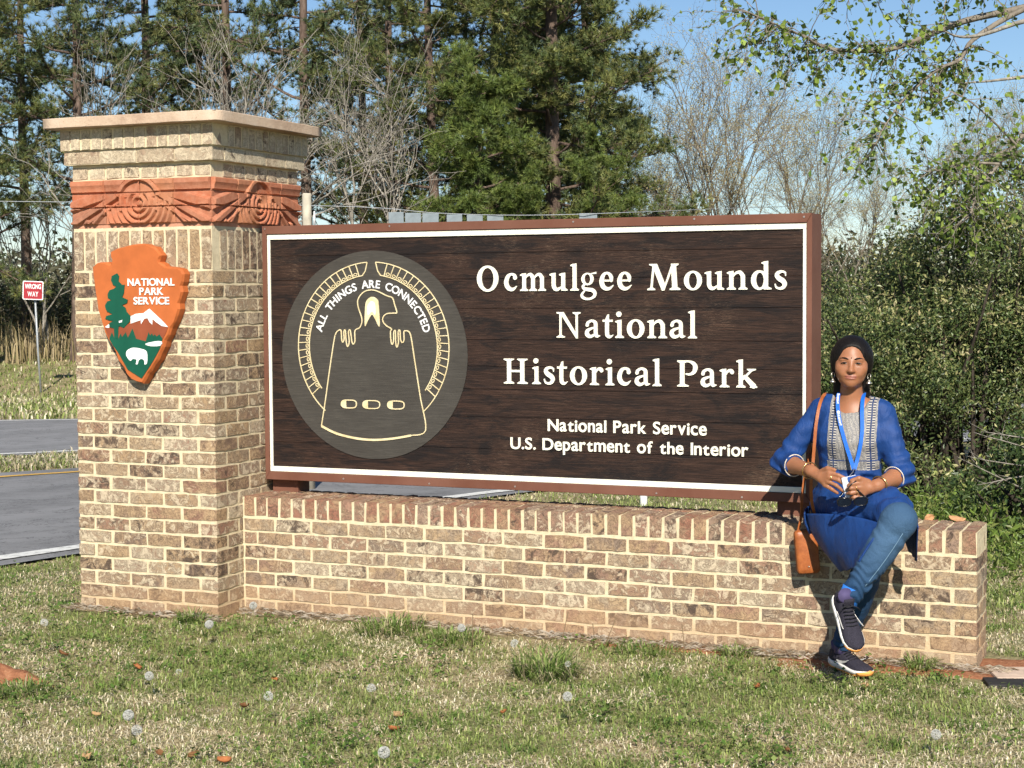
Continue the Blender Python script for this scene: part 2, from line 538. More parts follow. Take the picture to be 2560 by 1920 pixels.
# coarse green clumps and flattened straw mats that break up the mown surface
def clumps():
    k = 650
    cx_, cy_ = in_frame(k, 5.0, 9.4, .36, .4, 1.2)
    m = ~blocked(cx_, cy_) & (patch_noise(cx_, cy_, 1.6, 5.0) < .62)
    cx_, cy_ = cx_[m], cy_[m]; k = len(cx_)
    n = k * 26; i = rng.integers(0, k, n)
    rad = (.015 + .04 * rng.random(k))[i]
    x = cx_[i] + rng.normal(0, 1, n) * rad; y = cy_[i] + rng.normal(0, 1, n) * rad
    keep = ~blocked(x, y); x, y, i = x[keep], y[keep], i[keep]; n = len(x)
    pal = np.array([[.11, .18, .04], [.16, .24, .055], [.085, .14, .035], [.22, .28, .085]])
    c = pal[rng.integers(0, 4, k)][i] * (.75 + .5 * rng.random((n, 1)))
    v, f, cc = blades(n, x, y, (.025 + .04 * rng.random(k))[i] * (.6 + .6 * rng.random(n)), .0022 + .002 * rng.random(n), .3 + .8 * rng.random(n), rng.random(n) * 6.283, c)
    tag(obj('grass_clumps', mesh_np('grass_clumps', v, f, GRASS, False, cc)), 'coarse darker green grass clumps all over the lawn', 'grass', kind='stuff')
clumps()

# dead thatch and roots lying along the foot of the brickwork
def thatch():
    n = 3000
    x = np.concatenate([rng.random(int(n * .82)) * 3.7 + .8, rng.random(n - int(n * .82)) * .9 - .06])
    y = np.where(np.arange(n) < int(n * .82), .228 - .085 * rng.random(n) ** 1.8, -.003 - .08 * rng.random(n) ** 1.8)
    L = .02 + .05 * rng.random(n); az = rng.normal(0, .5, n)
    z = .004 + .02 * rng.random(n)
    dx, dy = np.cos(az) * L / 2, np.sin(az) * L / 2 * .4
    w = .0006 + .0007 * rng.random(n)
    bend = rng.normal(0, .006, n)
    V = np.empty((n, 6, 3), np.float32)
    for j, (a, s) in enumerate(((-1, -1), (-1, 1), (0, -1), (0, 1), (1, -1), (1, 1))):
        V[:, j] = np.stack([x + dx * a, y + dy * a + (bend if a == 0 else 0), z + (0.012 * rng.random(n) if a == 0 else 0) + s * w], -1)
    b = (np.arange(n) * 6)[:, None]
    F = np.concatenate([b + np.array([0, 2, 3, 1]), b + np.array([2, 4, 5, 3])], 0)
    c = np.array([[.42, .35, .26], [.30, .24, .17], [.50, .44, .36], [.22, .15, .09]])[rng.integers(0, 4, n)] * (.7 + .5 * rng.random((n, 1)))
    tag(obj('thatch', mesh_np('thatch', V.reshape(-1, 3), F, GRASS, False, np.repeat(c, 6, 0))), 'dead grass stems and roots along the foot of the brickwork', 'thatch', kind='stuff')
thatch()

# red clay: bare strip by the wall end and the crumbled mound in the lawn
def clay_mat():
    t = NT('red_clay', .95, .1); v = t.coord('World')
    t.color(t.ramp(t.noise(v, 28, 6, .7), [(.25, (.19, .075, .04)), (.5, (.33, .145, .075)), (.8, (.46, .25, .14))]))
    t.bump(t.noise(v, 90, 5), .9, .012); return t.m
CLAY = clay_mat()
def blob_sheet(name, cx, cy, rx, ry, h, seed, rough, n=34):
    V = [(cx, cy, h)]; F = []
    rings = 9
    for i in range(1, rings + 1):
        q = i / rings
        for k in range(n):
            a = 2 * math.pi * k / n
            e = 1 + .28 * math.sin(3 * a + seed) * q + .14 * math.sin(7 * a + seed * 2)
            x, y = cx + math.cos(a) * rx * q * e, cy + math.sin(a) * ry * q * e
            z = h * (1 - q ** 1.6) + rough * (mnoise.noise(Vector((x * 22, y * 22, seed))) ) * (1 - q * .8) - (.012 if i == rings else 0)
            V.append((x, y, z + float(ground_z(x, y)) + .006))
    for k in range(n): F.append((0, 1 + k, 1 + (k + 1) % n))
    for i in range(rings - 1):
        for k in range(n):
            a = 1 + i * n + k; b = 1 + i * n + (k + 1) % n
            F.append((a, a + n, b + n, b))
    return fix_normals(mesh_np(name, np.array(V), F, CLAY, True))
tag(obj('clay_mound', blob_sheet('clay_mound', .62, -1.40, .25, .12, .06, 1.0, .03)), 'crumbled mound of red clay in the lawn at the left edge', 'soil', kind='stuff')
tag(obj('clay_soil', blob_sheet('clay_soil', 4.0, .16, .55, .13, .004, 2.0, .012)), kind='structure')
tag(obj('clay_soil', blob_sheet('clay_soil', 4.62, .34, .34, .34, .004, 4.0, .012)), kind='structure')
tag(obj('clay_soil', blob_sheet('clay_soil', 3.05, .19, .34, .06, .004, 3.0, .010)), kind='structure')
ARROW = [(0.2663, 1.7826), (0.2997, 1.7935), (0.3373, 1.8021), (0.3872, 1.8106), (0.4367, 1.8139), (0.4687, 1.8154), (0.493, 1.8063), (0.5161, 1.7973), (0.534, 1.7802), (0.5507, 1.7636), (0.5382, 1.748), (0.539, 1.7291), (0.56, 1.7151), (0.575, 1.7048), (0.6113, 1.6993), (0.6476, 1.6989), (0.6667, 1.6895), (0.6754, 1.6717), (0.6717, 1.6388), (0.6598, 1.6185), (0.667, 1.588), (0.6579, 1.5576), (0.6429, 1.5348), (0.6472, 1.5068), (0.6368, 1.4762), (0.6241, 1.4456), (0.5992, 1.4175), (0.5893, 1.3843), (0.5675, 1.3586), (0.5576, 1.3278), (0.5386, 1.2969), (0.5226, 1.266), (0.5037, 1.2426), (0.4847, 1.2167), (0.4658, 1.1984), (0.4498, 1.175), (0.4339, 1.1525), (0.403, 1.1562), (0.3722, 1.1687), (0.3478, 1.1917), (0.3329, 1.2226), (0.2994, 1.2585), (0.2847, 1.2999), (0.2697, 1.3258), (0.2453, 1.3568), (0.2241, 1.3931), (0.2124, 1.4295), (0.2007, 1.4659), (0.1859, 1.5075), (0.1819, 1.5492), (0.174, 1.5856), (0.1682, 1.6324), (0.1616, 1.6741), (0.16, 1.7079), (0.1787, 1.7232), (0.201, 1.7307), (0.2355, 1.7262), (0.2603, 1.7145), (0.2732, 1.7288), (0.2755, 1.7463), (0.2677, 1.7635)]
TREE = [(0.3033, 1.6805), (0.3154, 1.6674), (0.3117, 1.6417), (0.3239, 1.6313), (0.3318, 1.6235), (0.3468, 1.6249), (0.3415, 1.5847), (0.3317, 1.5641), (0.3637, 1.5511), (0.359, 1.5356), (0.3276, 1.5254), (0.3491, 1.5124), (0.3561, 1.4918), (0.3792, 1.4711), (0.3724, 1.4453), (0.3375, 1.4142), (0.3096, 1.4245), (0.3048, 1.4038), (0.3031, 1.3623), (0.28, 1.3622), (0.2799, 1.4115), (0.2531, 1.4192), (0.2517, 1.4374), (0.2758, 1.4478), (0.2539, 1.4514), (0.2289, 1.4597), (0.2356, 1.4737), (0.2734, 1.4815), (0.2393, 1.496), (0.2303, 1.5153), (0.2293, 1.5256), (0.2436, 1.5453), (0.2688, 1.5488), (0.2471, 1.5619), (0.2463, 1.58), (0.2575, 1.5981), (0.2827, 1.6057), (0.2986, 1.6159), (0.2782, 1.6254), (0.2681, 1.6472), (0.2729, 1.6678)]
SNOW = [(0.3792, 1.4711), (0.4105, 1.484), (0.4538, 1.4865), (0.4881, 1.5081), (0.5213, 1.4814), (0.5573, 1.4532), (0.5932, 1.4201), (0.5567, 1.4251), (0.5265, 1.443), (0.5055, 1.4593), (0.503, 1.4311), (0.4867, 1.4455), (0.4779, 1.4619), (0.4594, 1.4608), (0.4391, 1.4341), (0.4376, 1.4531), (0.4096, 1.4454), (0.3784, 1.436)]
SNOWL = [(0.2248, 1.4191), (0.2471, 1.4322), (0.2607, 1.4203), (0.2435, 1.414)]
SNOWS = [(0.3089, 1.4478), (0.3303, 1.4541), (0.3275, 1.4427), (0.3112, 1.4395)]
RANGE = [(0.2247, 1.4145), (0.278, 1.4115), (0.3534, 1.4298), (0.4159, 1.448), (0.4532, 1.4593), (0.5085, 1.4593), (0.5931, 1.419), (0.5753, 1.3842), (0.5582, 1.356), (0.4752, 1.3427), (0.3764, 1.3472), (0.2579, 1.3569), (0.2425, 1.3724)]
FOREST = [(0.2498, 1.361), (0.2663, 1.3933), (0.2782, 1.3674), (0.2894, 1.3633), (0.3063, 1.3649), (0.3181, 1.3883), (0.3252, 1.3697), (0.3476, 1.3936), (0.3594, 1.3668), (0.3872, 1.4118), (0.4077, 1.3629), (0.4631, 1.3503), (0.4813, 1.3941), (0.4895, 1.3777), (0.4996, 1.389), (0.5079, 1.3757), (0.5167, 1.385), (0.5262, 1.3738), (0.5436, 1.3841), (0.5602, 1.3637), (0.5452, 1.3175), (0.504, 1.2555), (0.4355, 1.1696), (0.3545, 1.2125), (0.3003, 1.2949), (0.2698, 1.331)]
LAKE = [(0.4597, 1.3374), (0.5061, 1.349), (0.5551, 1.3514), (0.5485, 1.3298), (0.4933, 1.3268)]
BISON = [(0.3481, 1.2849), (0.3523, 1.3031), (0.3756, 1.3162), (0.4005, 1.319), (0.4375, 1.3141), (0.4651, 1.304), (0.472, 1.2809), (0.4687, 1.2438), (0.4543, 1.2385), (0.4535, 1.2565), (0.4364, 1.2651), (0.4208, 1.2562), (0.4142, 1.239), (0.4037, 1.24), (0.4085, 1.2596), (0.3869, 1.2646), (0.3773, 1.2557), (0.365, 1.2592), (0.3498, 1.2772)]
T_NAT = [(0.3654, 1.6206), (0.6338, 1.6187), (0.3662, 1.6541)]
T_PARK = [(0.4324, 1.575), (0.5673, 1.5743)]
T_SERV = [(0.398, 1.5298), (0.6016, 1.5293)]
MOUND = [(1.1546, 0.9191), (1.1768, 1.0347), (1.1964, 1.1499), (1.2168, 1.2648), (1.2327, 1.347), (1.2412, 1.3756), (1.2552, 1.3921), (1.2714, 1.3936), (1.2749, 1.3508), (1.2811, 1.3352), (1.2886, 1.3509), (1.2875, 1.3865), (1.2957, 1.3936), (1.3005, 1.3367), (1.3075, 1.314), (1.3167, 1.3368), (1.3133, 1.3866), (1.3231, 1.3937), (1.332, 1.3391), (1.3407, 1.327), (1.3489, 1.3441), (1.3496, 1.3924), (1.3763, 1.4081), (1.3887, 1.4364), (1.385, 1.4647), (1.3711, 1.5001), (1.366, 1.5355), (1.3799, 1.5637), (1.4066, 1.5848), (1.4425, 1.5916), (1.4781, 1.5844), (1.5253, 1.5631), (1.5567, 1.5524), (1.5681, 1.5208), (1.5802, 1.4815), (1.5637, 1.4788), (1.5242, 1.4753), (1.5042, 1.4563), (1.5056, 1.4352), (1.5235, 1.4169), (1.5502, 1.4015), (1.5445, 1.3874), (1.5471, 1.3403), (1.554, 1.327), (1.5605, 1.3418), (1.5626, 1.3861), (1.5713, 1.391), (1.5722, 1.3384), (1.5782, 1.3131), (1.5871, 1.335), (1.5862, 1.3876), (1.5957, 1.3939), (1.5991, 1.3491), (1.6091, 1.3358), (1.6179, 1.3492), (1.6175, 1.3877), (1.627, 1.3933), (1.6449, 1.3878), (1.6563, 1.3599), (1.6709, 1.269), (1.6876, 1.1642), (1.7037, 1.0664), (1.7292, 0.9128), (1.651, 0.8861), (1.5564, 0.8686), (1.4531, 0.8585), (1.3489, 0.8633), (1.2358, 0.8852)]
EYE = [(1.4044, 1.4152), (1.4072, 1.5071), (1.418, 1.5424), (1.4461, 1.5585), (1.4737, 1.5457), (1.4813, 1.5211), (1.4855, 1.414), (1.4606, 1.4506), (1.4449, 1.4704), (1.4247, 1.4471)]
EYEIN = [(1.4226, 1.4683), (1.42, 1.5106), (1.4362, 1.5339), (1.4474, 1.5367), (1.46, 1.5282), (1.4652, 1.5), (1.4624, 1.4683), (1.4451, 1.4859)]
OV0 = [(1.2687, 1.0309), (1.3111, 1.051), (1.3528, 1.0326), (1.3106, 1.0124)]
OV1 = [(1.3889, 1.0305), (1.4356, 1.0506), (1.4815, 1.0324), (1.4351, 1.0123)]
OV2 = [(1.5251, 1.0312), (1.5704, 1.0512), (1.615, 1.033), (1.57, 1.0131)]
RO = [(1.0345, 1.3135), (1.8549, 1.2916), (1.1719, 0.9843), (1.7184, 0.9861), (1.4164, 1.7243), (1.4601, 1.7237), (1.4363, 1.7304)]
RI = [(1.0989, 1.314), (1.7989, 1.2911), (1.3996, 1.6639), (1.487, 1.6616)]
TXT = [(1.1655, 1.381), (1.4426, 1.6022), (1.7342, 1.3812), (1.4431, 1.6409), (1.1455, 1.411)]
# ------------------------------------------------------------------ masonry
PC = .06773        # course height
BL = .2032         # stretcher module
PW = .8128         # pier side
def brick_mat(name, bases, cream=.35, dark=.3, alt=((.50, .35, .20), (.28, .19, .135)), line=1.0):
    t = NT(name, .9, .12)
    rnd = t.random()
    v = t.coord('Object', rnd=True)
    base = t.ramp(rnd, [(i / len(bases), c) for i, c in enumerate(bases)], 'CONSTANT')
    rnd2 = t.math('FRACT', t.math('MULTIPLY', rnd, 17.31))
    n1 = t.noise(v, 13, 6, .65, .7)
    n2 = t.noise(v, 26, 7, .75, .9)
    n3 = t.noise(v, 85, 4, .75, .6)
    c = t.mix(t.ramp(n1, [(.42, 0), (.56, .8)]), base, t.mix(rnd2, *alt))
    cr = t.math('ADD', n2, t.math('MULTIPLY', t.math('SUBTRACT', rnd2, .5), .22))
    c = t.mix(t.ramp(cr, [(.64 - .20 * cream, 0), (.74 - .18 * cream, .75)]), c, (.66, .56, .40))
    dk = t.math('ADD', t.noise(v, 20, 7, .75, .9), t.math('MULTIPLY', t.math('SUBTRACT', t.math('FRACT', t.math('MULTIPLY', rnd, 7.77)), .5), .24))
    c = t.mix(t.ramp(dk, [(.60 - .12 * dark, 0), (.68 - .1 * dark, .92)]), c, (.075, .055, .045))
    w = t.math('ABSOLUTE', t.math('SUBTRACT', n2, .5))
    c = t.mix(t.ramp(w, [(.004, .75 * line), (.03, 0)]), c, (.085, .06, .045))
    c = t.mix(t.ramp(n3, [(.3, .5 * line), (.55, 0)]), c, (.13, .09, .065))
    wz = t.n('ShaderNodeSeparateXYZ'); wp = t.coord('World'); t.set(wz.inputs[0], wp)
    hz_ = t.math('ADD', wz.outputs[2], t.math('MULTIPLY', t.noise(wp, 7, 5, .7), -.20))
    c = t.mix(t.ramp(hz_, [(.0, .38), (.075, 0)]), c, (.42, .26, .15))
    t.color(c)
    t.bump(t.math('ADD', t.math('MULTIPLY', n2, .7), t.math('MULTIPLY', n3, .5)), .8, .009)
    return t.m
B_PIER = brick_mat('brick_tan', [(.30, .205, .135), (.39, .29, .19), (.25, .165, .115), (.45, .345, .23), (.31, .175, .12), (.36, .265, .175), (.21, .15, .115), (.42, .29, .165)], .74, .12)
B_TOP = brick_mat('brick_pale', [(.54, .45, .31), (.62, .53, .38), (.40, .29, .20), (.60, .52, .38), (.48, .38, .27)], .85, -.1, ((.66, .56, .39), (.36, .27, .19)), .75)
B_WALL = brick_mat('brick_wall_tan', [(.33, .235, .165), (.38, .29, .205), (.30, .19, .135), (.42, .33, .23), (.27, .20, .15), (.36, .22, .15)], .68, .05)
B_ROWL = brick_mat('brick_red_edge', [(.34, .17, .115), (.38, .22, .155), (.32, .15, .10), (.36, .25, .185), (.30, .18, .13)], .3, .1)
def mortar_mat():
    t = NT('mortar', .95, .1); v = t.coord('World')
    a = t.ramp(t.noise(v, 26, 5, .7), [(.25, (.54, .45, .29)), (.55, (.70, .60, .405)), (.85, (.79, .695, .505))])
    # clay splashed up from the soil stains the lowest joints
    sp = t.n('ShaderNodeSeparateXYZ'); t.set(sp.inputs[0], v)
    h = t.math('ADD', sp.outputs[2], t.math('MULTIPLY', t.noise(v, 6, 4), -.18))
    t.color(t.mix(t.ramp(h, [(.0, .45), (.07, .0)]), a, (.52, .32, .17)))
    t.bump(t.noise(v, 130, 5, .75), .6, .006); return t.m
MORTAR = mortar_mat()

random.seed(5)
def brick_mesh(name, L, H, D, mat, seed, rough=.0026):
    """one rough tumbled brick, box lattice with jittered, eased edges; origin at its centre"""
    rnd = random.Random(seed)
    nx, ny, nz = 5, 1, 1
    if L < D: nx, ny = 2, 3
    if H > L and H > D: nx, ny, nz = 1, 1, 4
    V = []; idx = {}; F = []
    for i in range(nx + 1):
        for j in range(ny + 1):
            for k in range(nz + 1):
                if 0 < i < nx and 0 < j < ny and 0 < k < nz: continue
                ext = (i in (0, nx)) + (j in (0, ny)) + (k in (0, nz))
                pull = {1: 0, 2: .0003, 3: .0012}[ext]
                p = [(i / nx - .5) * L, (j / ny - .5) * D, (k / nz - .5) * H]
                for a in range(3):
                    e = (i in (0, nx), j in (0, ny), k in (0, nz))[a]
                    if e: p[a] -= math.copysign(pull * rnd.uniform(.6, 1.6), p[a])
                    p[a] += rnd.uniform(-rough, rough) * (.32 if e and a == 1 else 1.0)
                idx[i, j, k] = len(V); V.append(p)
    def q(a, b, c, d): F.append((idx[a], idx[b], idx[c], idx[d]))
    for i in range(nx):
        for j in range(ny):
            q((i, j, 0), (i, j + 1, 0), (i + 1, j + 1, 0), (i + 1, j, 0)); q((i, j, nz), (i + 1, j, nz), (i + 1, j + 1, nz), (i, j + 1, nz))
        for k in range(nz):
            q((i, 0, k), (i + 1, 0, k), (i + 1, 0, k + 1), (i, 0, k + 1)); q((i, ny, k), (i, ny, k + 1), (i + 1, ny, k + 1), (i + 1, ny, k))
    for j in range(ny):
        for k in range(nz):
            q((0, j, k), (0, j, k + 1), (0, j + 1, k + 1), (0, j + 1, k)); q((nx, j, k), (nx, j + 1, k), (nx, j + 1, k + 1), (nx, j, k + 1))
    return mesh_np(name, np.array(V), F, mat)
_bank = {}
def brick(parent, c, L, H, D, mat, rotz=0.0, key=None, store=None):
    k = (round(L, 4), round(H, 4), round(D, 4), mat.name)
    if k not in _bank:
        _bank[k] = [brick_mesh('brick', L, H, D, mat, hash(k) % 9999 + s) for s in range(9)]
    me = random.choice(_bank[k])
    # flips by half turns keep each mesh fresh
    rx = random.choice((0, math.pi))
    rot = (rx, 0, rotz + random.choice((0, math.pi)))
    c = (c[0] + random.uniform(-.0012, .0012), c[1] + random.uniform(-.0012, .0012), c[2] + random.uniform(-.001, .001))
    if store is not None:
        store.append((me, Matrix.Translation(c) @ Matrix.Rotation(rot[2], 4, 'Z') @ Matrix.Rotation(rx, 4, 'X')))
        return
    return obj('brick', me, parent, c, rot)
def join_store(name, store, parent):
    vs_, fs, n = [], [], 0
    for me, M in store:
        co = np.empty(len(me.vertices) * 3, np.float32); me.vertices.foreach_get('co', co)
        co = co.reshape(-1, 3) @ np.array(M.to_3x3()).T + np.array(M.translation)
        vs_.append(co); fs += [tuple(i + n for i in p.vertices) for p in me.polygons]; n += len(co)
    o = obj(name, mesh_np(name, np.concatenate(vs_), fs, store[0][0].materials[0]), parent)
    o['kind'] = 'stuff'
    return o
SL, SH, SD = .1915, .0555, .092
EF = .0060
pier = tag(empty('brick_pier', (PW / 2, PW / 2, 0)), 'tall square tan brick pier with red carved band and stone cap', 'pier')
PO = Vector(pier.location)
class Under:            # child helper: coordinates given in world space
    pass
def put(parent, name, me, loc=(0, 0, 0), rot=None):
    return obj(name, me, parent, Vector(loc) - Vector(parent.location), rot)
def bk(parent, c, *a, **k):
    return brick(parent, Vector(c) - Vector(parent.location), *a, **k)
back = []
for k in range(25):
    z = k * PC + PC / 2
    if k % 2 == 0:
        for i in range(3): bk(pier, (BL * (i + 1), SD / 2, z), SL, SH, SD, B_PIER)
        for j in range(4): bk(pier, (PW - SD / 2, BL * (j + .5) - (EF if j == 0 else 0), z), SL, SH, SD, B_PIER, R(90))
        bk(pier, (SD / 2, BL * .5 - EF, z), SL, SH, SD, B_PIER, R(90))
        for j in range(1, 4): bk(pier, (SD / 2, BL * (j + .5), z), SL, SH, SD, B_PIER, R(90), store=back)
        for i in range(3): bk(pier, (BL * (i + 1), PW - SD / 2, z), SL, SH, SD, B_PIER, store=back)
    else:
        for i in range(4): bk(pier, (BL * (i + .5) + (EF if i == 3 else -EF if i == 0 else 0), SD / 2, z), SL, SH, SD, B_PIER)
        for j in range(3): bk(pier, (PW - SD / 2, BL * (j + 1), z), SL, SH, SD, B_PIER, R(90))
        for j in range(3): bk(pier, (SD / 2, BL * (j + 1), z), SL, SH, SD, B_PIER, R(90), store=back)
        for i in range(4): bk(pier, (BL * (i + .5), PW - SD / 2, z), SL, SH, SD, B_PIER, store=back)
# soldier course
zs = 25 * PC + .0995
for i in range(12):
    c = PW / 12 * (i + .5)
    bk(pier, (c, SD / 2, zs), .0545, .190, SD, B_PIER)
    if i > 0: bk(pier, (PW - .0475, c, zs), .0545, .190, SD, B_PIER, R(90))
    if i > 0: bk(pier, (.0475, c, zs), .0545, .190, SD, B_PIER, R(90), store=back)
ZF0, ZF1 = 28 * PC + .004, 2.133
# headers above the frieze
zh = ZF1 + .041
for i in range(8):
    c = PW / 8 * (i + .5)
    bk(pier, (c, .05, zh), .0885, .058, .1, B_TOP)
    if i > 0: bk(pier, (PW - .05, c, zh), .0885, .058, .1, B_TOP, R(90))
    bk(pier, (.05, c, zh), .0885, .058, .1, B_TOP, R(90), store=back)
zc1 = 2.2475
o1 = .027
for i in range(4):
    c = -o1 + (PW + 2 * o1) / 4 * (i + .5)
    bk(pier, (c, -o1 + .05, zc1), .214, .062, .1, B_TOP)
    c2 = -o1 + .105 + (PW + 2 * o1 - .105) / 4 * (i + .5)
    bk(pier, (PW + o1 - .05, c2, zc1), .187, .062, .1, B_TOP, R(90))
    bk(pier, (-o1 + .05, c2, zc1), .187, .062, .1, B_TOP, R(90), store=back)
zc2 = 2.335
o2 = .040
for i in range(14):
    c = -o2 + (PW + 2 * o2) / 14 * (i + .5)
    bk(pier, (c, -o2 + .05, zc2), .055, .096, .1, B_TOP)
    if i > 1: bk(pier, (PW + o2 - .05, c, zc2), .055, .096, .1, B_TOP, R(90))
    bk(pier, (-o2 + .05, c, zc2), .055, .096, .1, B_TOP, R(90), store=back)
join_store('brick_backing', back, pier)
core = MB()
i_ = .0042
core.box(i_, PW - i_, i_, PW - i_, -.3, ZF0 + .003)
core.box(i_, PW - i_, i_, PW - i_, ZF1 - .003, 2.2135)
core.box(-o1 + i_, PW + o1 - i_, -o1 + i_, PW + o1 - i_, 2.2145, 2.2845)
core.box(-o2 + i_, PW + o2 - i_, -o2 + i_, PW + o2 - i_, 2.2855, 2.388)
put(pier, 'mortar', core.mesh('mortar', MORTAR))
# cast stone cap, slightly worn arrises
def stone_mat():
    t = NT('cast_stone', .85, .2); v = t.coord('World')
    c = t.ramp(t.noise(v, 5, 6, .7), [(.3, (.40, .28, .20)), (.5, (.53, .40, .29)), (.75, (.60, .49, .38))])
    c = t.mix(t.ramp(t.noise(v, 140, 3), [(.62, 0), (.7, .7)]), c, (.25, .16, .11))
    t.color(c); t.bump(t.noise(v, 90, 5), .5, .006); return t.m
oc = .103
cap = MB().box(-oc, PW + oc, -oc, PW + oc, 2.388, 2.4445)
cm_ = cap.mesh('cap_stone', stone_mat(), True)
bm = bmesh.new(); bm.from_mesh(cm_)
bmesh.ops.subdivide_edges(bm, edges=bm.edges, cuts=14, use_grid_fill=True)
for v_ in bm.verts:
    nn = mnoise.noise(v_.co * 9) * .0022 + mnoise.noise(v_.co * 30) * .0008
    ex = [abs(v_.co.x - PW / 2) > PW / 2 + oc - .001, abs(v_.co.y - PW / 2) > PW / 2 + oc - .001, v_.co.z > 2.444 or v_.co.z < 2.389]
    if sum(ex) >= 2:
        for a, c0 in ((0, PW / 2), (1, PW / 2), (2, 2.416)):
            if ex[a]: v_.co[a] += (c0 - v_.co[a]) / abs(c0 - v_.co[a]) * .009
    v_.co += Vector((nn, nn, nn))
bm.to_mesh(cm_); bm.free()
put(pier, 'cap_stone', cm_)

# carved terracotta band, a grid of moulded bricks per face (heights computed from the carved lines)
def frieze_h(u, v):
    """relief height at (u along the face, v up) in metres"""
    def bar(ax, ay, bx, by, w):
        dx, dy = bx - ax, by - ay; l2 = dx * dx + dy * dy
        t = np.clip(((u - ax) * dx + (v - ay) * dy) / l2, 0, 1)
        return np.hypot(u - ax - t * dx, v - ay - t * dy) - w
    def ring(cx, cy, r, w):
        return np.abs(np.hypot(u - cx, v - cy) - r) - w
    cx, cy = .405, .118
    rr = np.hypot(u - cx, v - cy); an = np.arctan2(v - cy, u - cx)
    d = rr - .012
    d = np.minimum(d, ring(cx, cy, .034, .0085))
    d = np.minimum(d, ring(cx, cy, .064, .010))
    low = v < cy - .005
    for r0 in (.094, .124, .154, .184):
        d = np.minimum(d, np.where(low | (np.abs(an) < .15), np.maximum(ring(cx, cy, r0, .0105), np.maximum(np.abs(u - cx) - .235, v - cy - .02)), 1))
    for s in (-1, 1):
        for a, b, c_, e, w in ((.12, .045, .41, -.105, .016), (.10, .012, .41, -.07 - .085, .006), (.105, .060, .41, -.02, .017), (.22, .052, .41, .0, .014), (.13, .055, .30, .0, .0)):
            if w > 0: d = np.minimum(d, np.where(rr > .078, bar(cx + s * a, cy + b, cx + s * c_, cy + e, w), 1))
        d = np.minimum(d, np.where(rr > .078, bar(cx + s * .28, cy - .105, cx + s * .20, cy - .03, .009), 1))
        d = np.minimum(d, np.where(rr > .078, bar(cx + s * .33, cy - .108, cx + s * .31, cy - .085, .009), 1))
        d = np.minimum(d, np.where(rr > .078, bar(cx + s * .105, cy - .03, cx + s * .105, cy + .04, .011), 1))
    h = np.clip(.5 - d / .010, 0, 1) * .021
    h = np.where(v > .168, 0, h)
    # moulding along the top, interrupted by the arch
    m = np.where(v > .212, .020, np.where(v > .178, .011 + .009 * np.clip((v - .178) / .034, 0, 1) ** 2, 0.0))
    arch = np.clip(.5 - (np.abs(rr - .122) - .012) / .008, 0, 1) * .026
    inside = (rr < .112) & (v > .150)
    m = np.where(inside, .006, m)
    h = np.maximum(h, m)
    return np.where((v > cy + .035) & (np.abs(u - cx) < .13), np.maximum(np.where(rr < .135, np.where(inside, h, m * .3), h), arch), h)
def terracotta():
    t = NT('terracotta', .85, .2)
    rnd = t.random(); v = t.coord('World')
    base = t.ramp(rnd, [(0, (.40, .125, .06)), (.3, (.46, .16, .08)), (.55, (.36, .13, .07)), (.75, (.42, .17, .085)), (.92, (.30, .13, .08))], 'CONSTANT')
    c = t.mix(t.ramp(t.noise(v, 30, 5, .7), [(.35, 0), (.7, .55)]), base, (.56, .27, .17))
    c = t.mix(t.ramp(t.noise(v, 9, 5, .7), [(.55, 0), (.75, .6)]), c, (.22, .10, .065))
    t.color(c); t.bump(t.noise(v, 110, 5), .45, .005); return t.m
TERRA = terracotta()
tm = NT('red_mortar', .95, .1); tv = tm.coord('World')
tm.color(tm.ramp(tm.noise(tv, 30, 4), [(.3, (.45, .20, .12)), (.7, (.58, .30, .20))]))
put(pier, 'band_mortar', MB().box(.004, PW - .004, .004, PW - .004, ZF0 + .0035, ZF1 - .0035).mesh('band_mortar', tm.m))
def frieze(face):
    rows = [(.022, .100), (.103, .170), (.173, .236)]
    for ci in range(4):
        for (v0, v1) in rows:
            u0, u1 = PW / 4 * ci + .0015, PW / 4 * (ci + 1) - .0015
            nu, nv = 58, max(8, int((v1 - v0) / .0036))
            us = np.linspace(u0, u1, nu); vv = np.linspace(v0, v1, nv)
            U, Vv = np.meshgrid(us, vv, indexing='ij')
            H = frieze_h(U, Vv) + .0015
            edge = np.minimum(np.minimum(U - u0, u1 - U), np.minimum(Vv - v0, v1 - Vv))
            H = H * np.clip(.55 + edge / .006, 0, 1)
            if face == 'front':
                P = np.stack([U, -H, ZF0 + Vv], -1)
            else:
                P = np.stack([PW + H, U, ZF0 + Vv], -1)
            c0 = P.mean(axis=(0, 1))
            i = (np.arange(nu - 1)[:, None] * nv + np.arange(nv - 1)[None, :]).ravel()
            F = np.stack([i, i + nv, i + nv + 1, i + 1], -1)
            # rim going back into the wall
            rim = np.concatenate([np.arange(nu) * nv, (nu - 1) * nv + np.arange(1, nv), (np.arange(nu - 2, -1, -1)) * nv + nv - 1, np.arange(nv - 2, 0, -1)])
            B = P.reshape(-1, 3)[rim].copy()
            if face == 'front': B[:, 1] = .03
            else: B[:, 0] = PW - .03
            n0 = nu * nv; m_ = len(rim)
            F2 = np.stack([rim, n0 + np.arange(m_), n0 + (np.arange(m_) + 1) % m_, np.roll(rim, -1)], -1)
            me = fix_normals(mesh_np('carved_brick', np.concatenate([P.reshape(-1, 3), B]) - c0, [F, F2], TERRA))
            put(pier, 'carved_brick', me, c0)
frieze('front'); frieze('side')

